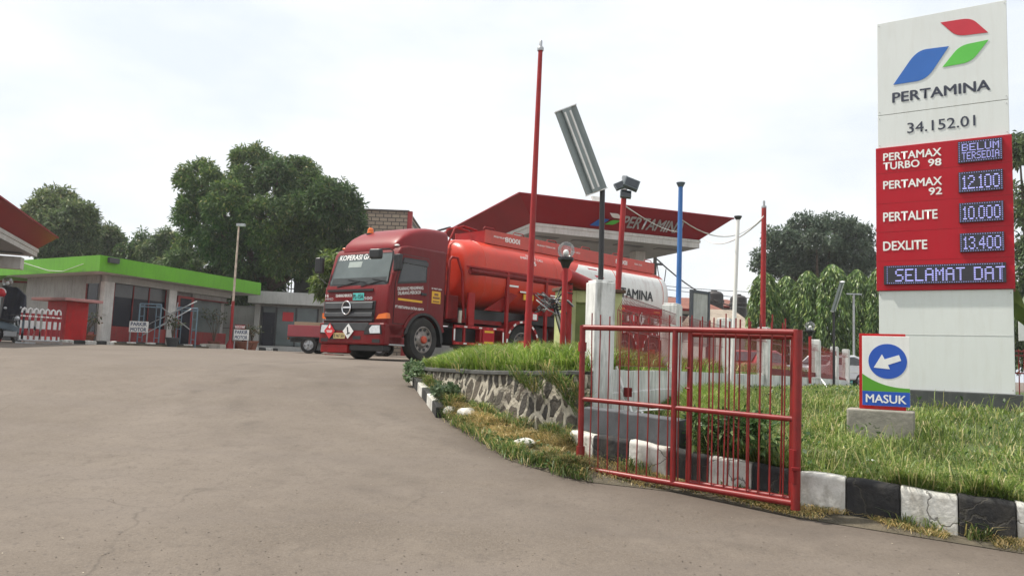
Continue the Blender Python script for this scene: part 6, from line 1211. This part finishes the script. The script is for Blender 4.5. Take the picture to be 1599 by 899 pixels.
# weeping columnar trees
def weeping(label, px, ptop, Y, wpx, seed):
    g = np.random.default_rng(seed); c = at(px, ptop, Y); zb = .9; H = c.z-zb; rad = wpx/2*Y/FPX; t_ = thing('weeping_tree', label, 'tree', (c.x, Y, zb), 0, 'columnar weeping trees behind the fence')
    n = 14000; f = g.uniform(.04, 1, n); a = g.uniform(0, 2*np.pi, n); prof = np.interp(f, [0, .1, .5, .85, .95, 1], [1.05, 1.1, 1.0, .75, .42, .08])
    lob = 1+.20*np.sin(a*5+g.uniform(0, 6)+f*3)+.16*np.sin(a*7+f*23+3*np.sin(f*9)); rr = rad*prof*lob*g.uniform(.55, 1, n)**.5
    P = np.stack([rr*np.cos(a), rr*np.sin(a), f*H], -1); D = np.stack([np.cos(a)*.35, np.sin(a)*.35, -np.ones(n)*.9], -1)+g.normal(size=(n, 3))*.25; D /= np.linalg.norm(D, axis=1)[:, None]
    V, F = leaf_quads(P, D, .31*(1+.35*g.uniform(-1, 1, n)), .20, g); o = npmesh('crown', V, F, LEAF_WEEP); o.parent = t_
    MB().tube([(0, 0, 0), (.05, 0, H*.5), (0, 0, H*.95)], [.16, .11, .03], 8).build('trunk', WOOD, t_)
for i, (px, pt_, w, Y, lab) in enumerate(((1194, 424, 46, 44, 'leftmost weeping tree, right behind the red cable pole'), (1228, 430, 44, 45, 'second weeping tree from the left, short topped'), (1262, 422, 46, 44, 'weeping tree above the small globe lamp'), (1300, 412, 54, 43, 'tallest weeping tree, behind the narrow light panel'), (1338, 420, 46, 45, 'weeping tree behind the thin post with a crossbar'), (1374, 416, 46, 44, 'weeping tree half hidden by the left edge of the totem'))): weeping(lab, px, pt_, Y, w, 60+i)
# banana plant at the totem's edge
bp = at(1594, 470, 20); BN = thing('banana_plant', 'pale green banana leaves sticking out behind the right edge of the totem', 'plant', (bp.x+.2, 20, .95)); st_ = MB(); st_.tube([(0, 0, 0), (.03, 0, 2.0)], [.12, .08], 10); st_.build('stem', mat('banana stem', (.16, .2, .07), .6), BN)
for k, (ax, el, L) in enumerate(((170, 72, 2.3), (120, 60, 2.0), (40, 65, 2.0), (-20, 40, 1.8), (200, 45, 1.7))):
    m = MB(); secs = []
    for i in range(9):
        f = i/8; r_ = L*f; z = 2.0+L*math.sin(R(el))*f-.5*f*f*L*.6; h = L*math.cos(R(el))*f; w = .26*math.sin(math.pi*min(1, f*.92+.06))**.7; c_, s_ = math.cos(R(ax)), math.sin(R(ax)); x, y = h*c_, h*s_
        secs.append([(x-s_*w, y+c_*w, z-.06), (x, y, z), (x+s_*w, y-c_*w, z-.06), (x, y, z-.012)])
    m.loft(secs).build('leaf', LEAF_LT, BN, smooth=60)
# far fence and banner right of the totem
ff = at(1590, 548, 22); g = thing('red_railing', 'bit of red railing at the right edge beyond the totem', 'railing', (ff.x, 22, .95))
for z in (0.75, 1.25, ff.z-.95): MB().bx(-.3, 3, -.02, .02, z-.02, z+.02).build('rail', RED_PIPE, g)
for k in range(22): MB().bx(-.3+k*.15, -.28+k*.15, -.012, .012, .0, ff.z-.9).build('bar', RED_PIPE, g)
a = at(1591, 520, 30); tag(MB().prism([(a.x, 30, a.z-.3), (a.x+2.5, 30, a.z-.1), (a.x+2.5, 30, a.z+1.0), (a.x, 30, a.z+.55)], (0, .02, 0)).build('banner', WHITE), 'edge of a slanting white banner beyond the totem at the right edge', 'banner')

# bush behind the gate
cl = []
gg = np.random.default_rng(5)
for k in range(80):
    px, py = gg.uniform(1082, 1200), gg.uniform(652, 705); Yv = np.interp(px, [1080, 1200], [8.05, 7.5])+gg.uniform(.0, .5); cl.append((np.array(at(px, py, Yv)), .09))
bb_ = at(1130, 730, 8.0); BU = thing('bush', 'leafy green bush growing over the kerb behind the gate', 'bush', (bb_.x, 8.05, .55)); V, F = leaf_cloud(cl, 2600, .085, .36, 9, .2); o = npmesh('foliage', V-np.array((bb_.x, 8.05, .55)), F, LEAF_BUSH); o.parent = BU
m = MB()
for c_, r_ in cl[::4]: m.tube([(bb_.x+.2*random.uniform(-1, 1), 8.1, .5), tuple(c_)], [.008, .003], 4)
m.build('stem', WOOD, BU, True)

# ------------------------------------------------------------------ grass
def grassmat(name, stops, tr=.35):
    m = leafmat(name, stops, tr, .45, 1.1, .3); return m
G_LUSH = grassmat('lush grass', [(0, (.11, .19, .025)), (.45, (.20, .31, .045)), (.85, (.31, .41, .08)), (.94, (.46, .45, .17)), (1, (.56, .50, .25))], .45)
G_LAWN = grassmat('lawn grass', [(0, (.09, .15, .03)), (.45, (.165, .25, .05)), (.78, (.28, .34, .085)), (.9, (.45, .42, .18)), (1, (.58, .50, .27))], .45)
G_DRY = grassmat('dry grass', [(0, (.10, .13, .035)), (.25, (.22, .21, .07)), (.5, (.42, .31, .12)), (.8, (.55, .40, .17)), (1, (.68, .56, .32))], .4)
G_MIX = grassmat('verge grass', [(0, (.08, .15, .035)), (.5, (.14, .22, .06)), (.74, (.25, .28, .09)), (.86, (.46, .35, .14)), (1, (.62, .52, .28))], .45)
def blades(name, P, h, w, lean, m, seed, label=None, base_dir=None):
    g = np.random.default_rng(seed); n = len(P); a = g.uniform(0, 2*np.pi, n); ln = lean*g.uniform(.2, 1.3, n)*h; d = np.stack([np.cos(a), np.sin(a), np.zeros(n)], -1)
    if base_dir is not None: d = d+np.asarray(base_dir); d /= np.linalg.norm(d, axis=1)[:, None]+1e-6
    s = np.stack([-np.sin(a), np.cos(a), np.zeros(n)], -1); b = g.uniform(0, 2*np.pi, n); s = np.stack([np.cos(b), np.sin(b), np.zeros(n)], -1)*(w*g.uniform(.6, 1.3, n))[:, None]
    up = np.zeros((n, 3)); up[:, 2] = 1; p1 = P+up*(h*.55)[:, None]+d*(ln*.3)[:, None]; p2 = P+up*(h*np.clip(1-.35*lean, .3, 1))[:, None]+d*ln[:, None]
    V = np.stack([P-s*.5, P+s*.5, p1+s*.38, p1-s*.38, p2], 1).reshape(-1, 3); k = np.arange(n)[:, None]*5
    o = npmesh(name, V, [k+np.array([[0, 1, 2, 3]]), k+np.array([[3, 2, 4]])], m); struct(o, 'stuff'); return o
def tuft_noise(P, sc=1.3, sd=0):
    return np.array([noise.noise(Vector((p[0]*sc+sd, p[1]*sc, sd))) for p in P])
gg = np.random.default_rng(77)
# lawn: denser towards the kerb; overhang at the kerb edge
n = 95000; u = gg.uniform(.10, .86, n); vv = gg.uniform(0, 1, n)**1.9; P = lawn_xyz(u, vv); keep = ((P[:, 0] > 1.95) | (P[:, 0]+.35*(P[:, 1]-8.2) > 2.0)) & (P[:, 0] < 12) & (P[:, 1] < 26) & ~((P[:, 0] > 5.9) & (P[:, 0] < 8.0) & (P[:, 1] > 11.6) & (P[:, 1] < 13.2)); keep &= ~((abs(P[:, 0]-4.62) < .36) & (abs(P[:, 1]-9.5) < .30)); P = P[keep]; tn = tuft_noise(P)
h = (.07+.15*gg.uniform(0, 1, len(P))**2+.13*np.clip(tn, -.5, 1)); h = np.clip(h, .035, .4); P[:, 2] -= .01; blades('lawn_grass', P, h, .010+.00045*P[:, 1], 1.15, G_LAWN, 1)
n = 5000; P = lawn_xyz(gg.uniform(.27, .86, n), gg.uniform(0, 1, n)**1.6); P = P[(P[:, 1] < 14) & ~((abs(P[:, 0]-4.62) < .36) & (abs(P[:, 1]-9.5) < .30)) & ~((P[:, 0] > 5.9) & (P[:, 0] < 8.0) & (P[:, 1] > 11.6) & (P[:, 1] < 13.2))]; blades('tall_lawn_grass', P, .22+.24*gg.uniform(0, 1, len(P))**2, .011, .9, G_LAWN, 21)
n = 3000; u = gg.uniform(.30, .84, n); P = lawn_xyz(u, np.zeros(n)); P = P[tuft_noise(P, 2.6, 4) > .02]; k = P+np.array([0, 0, .02]); blades('kerb_edge_grass', k, .12+.20*gg.uniform(0, 1, len(k)), .010, 1.1, G_LAWN, 2, base_dir=(-.25, -.6, 0))
n = 7000; u = gg.uniform(.25, .36, n); P = lawn_xyz(u, gg.uniform(.15, .8, n)); P = P[P[:, 0] > 1.95]; n = len(P); blades('tall_grass', P, .22+.22*gg.uniform(0, 1, n), .013, .7, G_LUSH, 3)
# bank
n = 36000; u = gg.uniform(.0, .75, n); vv = gg.uniform(.02, 1, n)**1.4; P = bank_xyz(u, vv); P = P[(P[:, 1] < 22)]; tn = tuft_noise(P, 1.1, 9); h = .16+.30*gg.uniform(0, 1, len(P))**1.6+.16*np.clip(tn, -.6, 1)
edge = np.clip((P[:, 0]+1.6)/1.0, .35, 1); h = np.clip(h*edge, .08, .65)*np.where(P[:, 0] > 1.25, .9, 1); blades('bank_grass', P, h, .017, .75, G_LUSH, 4)
n = 9000; P = bank_xyz(gg.uniform(.47, .92, n), gg.uniform(.02, .18, n)); P[:, 2] -= .02; blades('fence_grass', P, .18+.32*gg.uniform(0, 1, n)**2, .014, .7, G_MIX, 5)
n = 1500; P = bank_xyz(gg.uniform(.08, .46, n), np.full(n, .015)); blades('lip_grass', P, .10+.16*gg.uniform(0, 1, n), .010, 1.3, G_LUSH, 6, base_dir=(-.4, -.8, 0))
# verge: dry in the middle, green at the road, weeds at the wall
n = 42000; u = gg.uniform(.03, .64, n); vv = gg.uniform(-.06, 1, n); P = verge_xyz(u, vv); P[:, :2] += gg.normal(size=(n, 2))*.04; tn = tuft_noise(P, 1.7, 2); tf = tuft_noise(P, 4.5, 12); dry = (tn+.9*(np.abs(vv-.52) < .30)*(u > .26)-.35*(vv < .25)) > .28; ok = ((u > .22) | (vv > .25)) & (tf > -.22); keep = gg.uniform(0, 1, n) < np.where(vv < .10, .35, .85)
hh = np.clip(.05+.10*gg.uniform(0, 1, n)+.22*np.clip(tf+.1, 0, 1), .03, .34); sd, sg = dry & ok & keep, ~dry & ok & keep; blades('dry_grass', P[sd], hh[sd]*.8, .008, 1.6, G_DRY, 7); blades('verge_grass', P[sg], hh[sg], .011, 1.15, G_MIX, 8)
n = 1700; u = gg.uniform(.22, .62, n); P = verge_xyz(u, gg.uniform(.0, .5, n)); P = P[tuft_noise(P, 2.8, 15) > .12]; D = gg.normal(size=(len(P), 3)); D[:, 2] = abs(D[:, 2])*.6+.3; D /= np.linalg.norm(D, axis=1)[:, None]; P[:, 2] += gg.uniform(.0, .08, len(P)); V, F = leaf_quads(P, D, .05*(1+.5*gg.uniform(-1, 1, len(P))), .55, gg); struct(npmesh('ground_weeds', V, F, LEAF_BUSH), 'stuff')
n = 3500; P = lawn_xyz(gg.uniform(.3, .8, n), gg.uniform(0, .7, n)); P = P[tuft_noise(P, 2.0, 18) > .15]; D = gg.normal(size=(len(P), 3)); D[:, 2] = abs(D[:, 2])*.5+.5; D /= np.linalg.norm(D, axis=1)[:, None]; P[:, 2] += gg.uniform(.05, .2, len(P)); V, F = leaf_quads(P, D, .06*(1+.5*gg.uniform(-1, 1, len(P))), .5, gg); struct(npmesh('ground_weeds', V, F, LEAF_BUSH), 'stuff')
n = 8500; u = gg.uniform(.62, .99, n); vv = gg.uniform(0, 1, n)**.5; P = verge_xyz(u, vv); P = P[tuft_noise(P, 2.4, 6) > -.12-.5*(u < .83)]; blades('dry_grass', P, .03+.07*gg.uniform(0, 1, len(P)), .007, 2.0, G_DRY, 9)
n = 2600; u = gg.uniform(.60, .98, n); P = verge_xyz(u, gg.uniform(.6, 1, n)); P = P[tuft_noise(P, 2.6, 8) > .08]; blades('verge_grass', P, .08+.15*gg.uniform(0, 1, len(P)), .011, .9, G_MIX, 10)
# weeds hanging over the right half of the stone wall
n = 9000; i = gg.integers(58, 119, n); f = gg.uniform(0, 1, n); P = np.stack([rw_line[i, 0], rw_line[i, 1], wbz[i]+(rw_line[i, 2]-wbz[i])*f], -1); P += gg.normal(size=P.shape)*np.array([.03, .03, .02])+np.array([-.08, -.14, 0]); tn = tuft_noise(P*np.array([1, 1, 1])+np.c_[P[:, 2:]*1.7, P[:, 2:]*0, P[:, 2:]*0], 2.4, 3)
P = P[tn+.30*((i-98)/31) > .36]; blades('wall_weeds', P, .10+.20*gg.uniform(0, 1, len(P)), .012, 1.5, G_MIX, 11, base_dir=(-.5, -.8, 0))
n = 1300; i = gg.integers(2, 40, n); f = gg.uniform(0, .55, n); P = np.stack([rw_line[i, 0], rw_line[i, 1], wbz[i]+(rw_line[i, 2]-wbz[i])*f], -1)+gg.normal(size=(n, 3))*.05+np.array([-.14, -.10, 0]); blades('wall_weeds', P, .10+.14*gg.uniform(0, 1, n), .014, 1.1, G_MIX, 12)
# small broad-leaved weeds on the verge
for nm, us, c0_, lab in (('weed', (.235, .7), .09, 'grey green broad leaved weed clump on the kerb foot of the bank'), ('weed', (.04, .75), .12, 'leafy weed clump at the upper left end of the stone wall'), ('weed', (.10, .6), .08, 'leafy weed clump half way along the left painted kerb')):
    p = verge_xyz(np.array([us[0]]), np.array([us[1]]))[0]; V, F = leaf_cloud([(p+np.array([random.uniform(-.22, .22), random.uniform(-.22, .22), .06+random.uniform(0, .12)]), c0_) for _ in range(10)], 900, .065, .6, int(us[0]*1000), .1); tag(npmesh(nm, V, F, leafmat('weed leaf', [(0, (.05, .09, .04)), (.6, (.10, .16, .07)), (1, (.19, .25, .13))], .25)) if 'weed leaf' not in MAT else npmesh(nm, V, F, MAT['weed leaf']), lab, 'plant')
# broken kerb stones on the verge
for u_, v_, s, sc, lab, m_ in ((.315, .55, .12, (1.3, 1, .6), 'largest chipped white stone on the dry verge grass', WHITE_KERB), (.47, .40, .10, (1.4, 1, .6), 'small flat white stone on the verge close to the gate', WHITE_KERB), (.345, .46, .06, (1.3, 1, .7), 'small dark stone beside the largest white stone', BLACK_KERB), (.265, .30, .10, (1.2, 1, .8), 'chipped white stone at the end of the painted kerb of the bank', WHITE_KERB), (.08, .32, .10, (1, 1, .9), 'white stone under weeds at the far end of the bank kerb', WHITE_KERB)):
    p = verge_xyz(np.array([u_]), np.array([v_]))[0]; m = MB(); m.ball((0, 0, 0), s, 14, 9, sc); m.v = [Vector(p)+Vector((0, 0, s*.35))+q*(1+.28*noise.noise(q*9+Vector((u_*40, 0, 0)))) for q in m.v]; tag(m.build('stone', m_, smooth=35), lab, 'stone')
# leaf litter and grit on the asphalt
n = 4500; x = gg.uniform(-7, 3.8, n); y = 5+9*gg.uniform(0, 1, n)**1.6; ok = (x < (4.0-.44*y)) | (y+.51*x < 8.2); x, y = x[ok], y[ok]; n = len(x); P = np.stack([x, y, ground_z(x, y)+.004], -1); D = gg.normal(size=(n, 3)); D[:, 2] = .12; D /= np.linalg.norm(D, axis=1)[:, None]
s = .005+.020*gg.uniform(0, 1, n)**2; S = np.cross(D, [0, 0, 1.]); S /= np.linalg.norm(S, axis=1)[:, None]; L = s[:, None]; V = np.stack([P, P+D*L*.5+S*L*.3, P+D*L, P+D*L*.5-S*L*.3], 1).reshape(-1, 3); struct(npmesh('leaf_litter', V, np.arange(4*n).reshape(n, 4), leafmat('litter flake', [(0, (.05, .04, .03)), (.6, (.10, .08, .06)), (.9, (.18, .14, .09)), (1, (.45, .40, .32))], .1)), 'stuff')

# ------------------------------------------------------------------ pots before the shop
pot_plant('bonsai like bare plant in a square terracotta pot in front of the kiosk', 135, 520, 34.5, .35, .42, 1.0, 90, 0, 1, .55); pot_plant('leafy plant in a dark round pot before the shop door', 269, 532, 36.8, .30, .45, 1.0, 130, 1, 2, .3); pot_plant('reddish leaved plant left of the thin rusty pole', 334, 535, 41.8, .3, .4, 1.6, 200, 0, 3, .9); pot_plant('low plant in a wide terracotta pot under the second parking sign', 378, 541, 41.6, .55, .45, .6, 160, 0, 4, .5); pot_plant('small plant in a terracotta pot right of the second parking sign', 392, 542, 42.0, .35, .5, .7, 140, 0, 6, .4)
a, b = at(312, 536, 39.5), at(344, 545, 39.5); m = MB(); m.bx(a.x, b.x, 39.5, 40.3, 1.45, a.z); m.bx(b.x, b.x+1.0, 39.5, 40.2, 1.45, a.z-.2); tag(m.build('planter', mat('pale worn planter', (.45, .41, .35), .8, dirt=.5), bevel=.03), 'pale worn concrete planter block between the scaffold and the thin pole', 'planter')

# ------------------------------------------------------------------ cables and wires
def cable(label, A, B, sag, r, m, name='cable', n=14):
    A, B = Vector(A), Vector(B); pts = [A.lerp(B, i/n)-Vector((0, 0, 4*sag*(i/n)*(1-i/n))) for i in range(n+1)]; tag(MB().tube(pts, r, 6).build(name, m, smooth=60), label, 'cable')
cc = at(1066, 340, 35.4); cable('upper pale cable sagging from the blue pole to the red fence pole', at(1064, 343, 13.7), RP_TOP-Vector((0, 0, .25)), .42, .012, CABLE_W); cable('lower pale cable from the canopy corner to the red fence pole', at(1098, 372, 34.8), RP_TOP-Vector((0, 0, .3)), .45, .02, CABLE_W)
cable('pale cable slanting from the floodlight pole down to the canopy edge', FLOOD_TOP-Vector((0, 0, .3)), at(1064, 362, 34.0), .15, .014, CABLE_W)
up = at(1023, 400, 50); g = thing('utility_pole', 'dark utility pole peeping out between tanker and canopy', 'utility pole', (up.x, 50, 1.4)); MB().tube([(up.x, 50, 1), (up.x, 50, up.z+2)], .12, 8).build('shaft', mat('dark pole timber', (.05, .045, .04), .8), g, True); MB().bx(up.x-.5, up.x+.5, 49.9, 50.0, up.z-.6, up.z-.45).build('crossarm', DGREY, g, True)
cable('thick black power cable drooping from the utility pole to the right', at(1024, 403, 50), at(1190, 478, 70), 1.2, .05, CABLE_K); 
for lab, a, b in (('upper thin power wire crossing the sky above the tiled roofs', (1036, 446), (1400, 452)), ('middle thin power wire crossing the sky above the tiled roofs', (1036, 451), (1400, 470)), ('lower thin power wire crossing the sky above the tiled roofs', (1036, 462), (1400, 478))): cable(lab, at(*a, 75), at(*b, 75), .5, .03, CABLE_K)
for lab, a, b in (('short looped wire beside the utility pole', (1026, 412), (1036, 440)), ('second short looped wire beside the utility pole', (1040, 420), (1032, 448))): cable(lab, at(*a, 50), at(*b, 50), .5, .03, CABLE_K)

# ------------------------------------------------------------------ humid air
hz = bpy.data.materials.new('humid air'); hz.use_nodes = True; ht = hz.node_tree; ht.nodes.clear(); ho = ht.nodes.new('ShaderNodeOutputMaterial'); hv = ht.nodes.new('ShaderNodeVolumePrincipled')
hv.inputs['Color'].default_value = (.93, .95, .97, 1); hv.inputs['Density'].default_value = .0006; hv.inputs['Anisotropy'].default_value = .35; ht.links.new(hv.outputs[0], ho.inputs['Volume'])
hb_ = MB().bx(-205, 205, -65, 205, -2.0, 22.0).build('haze', hz); struct(hb_, 'stuff')
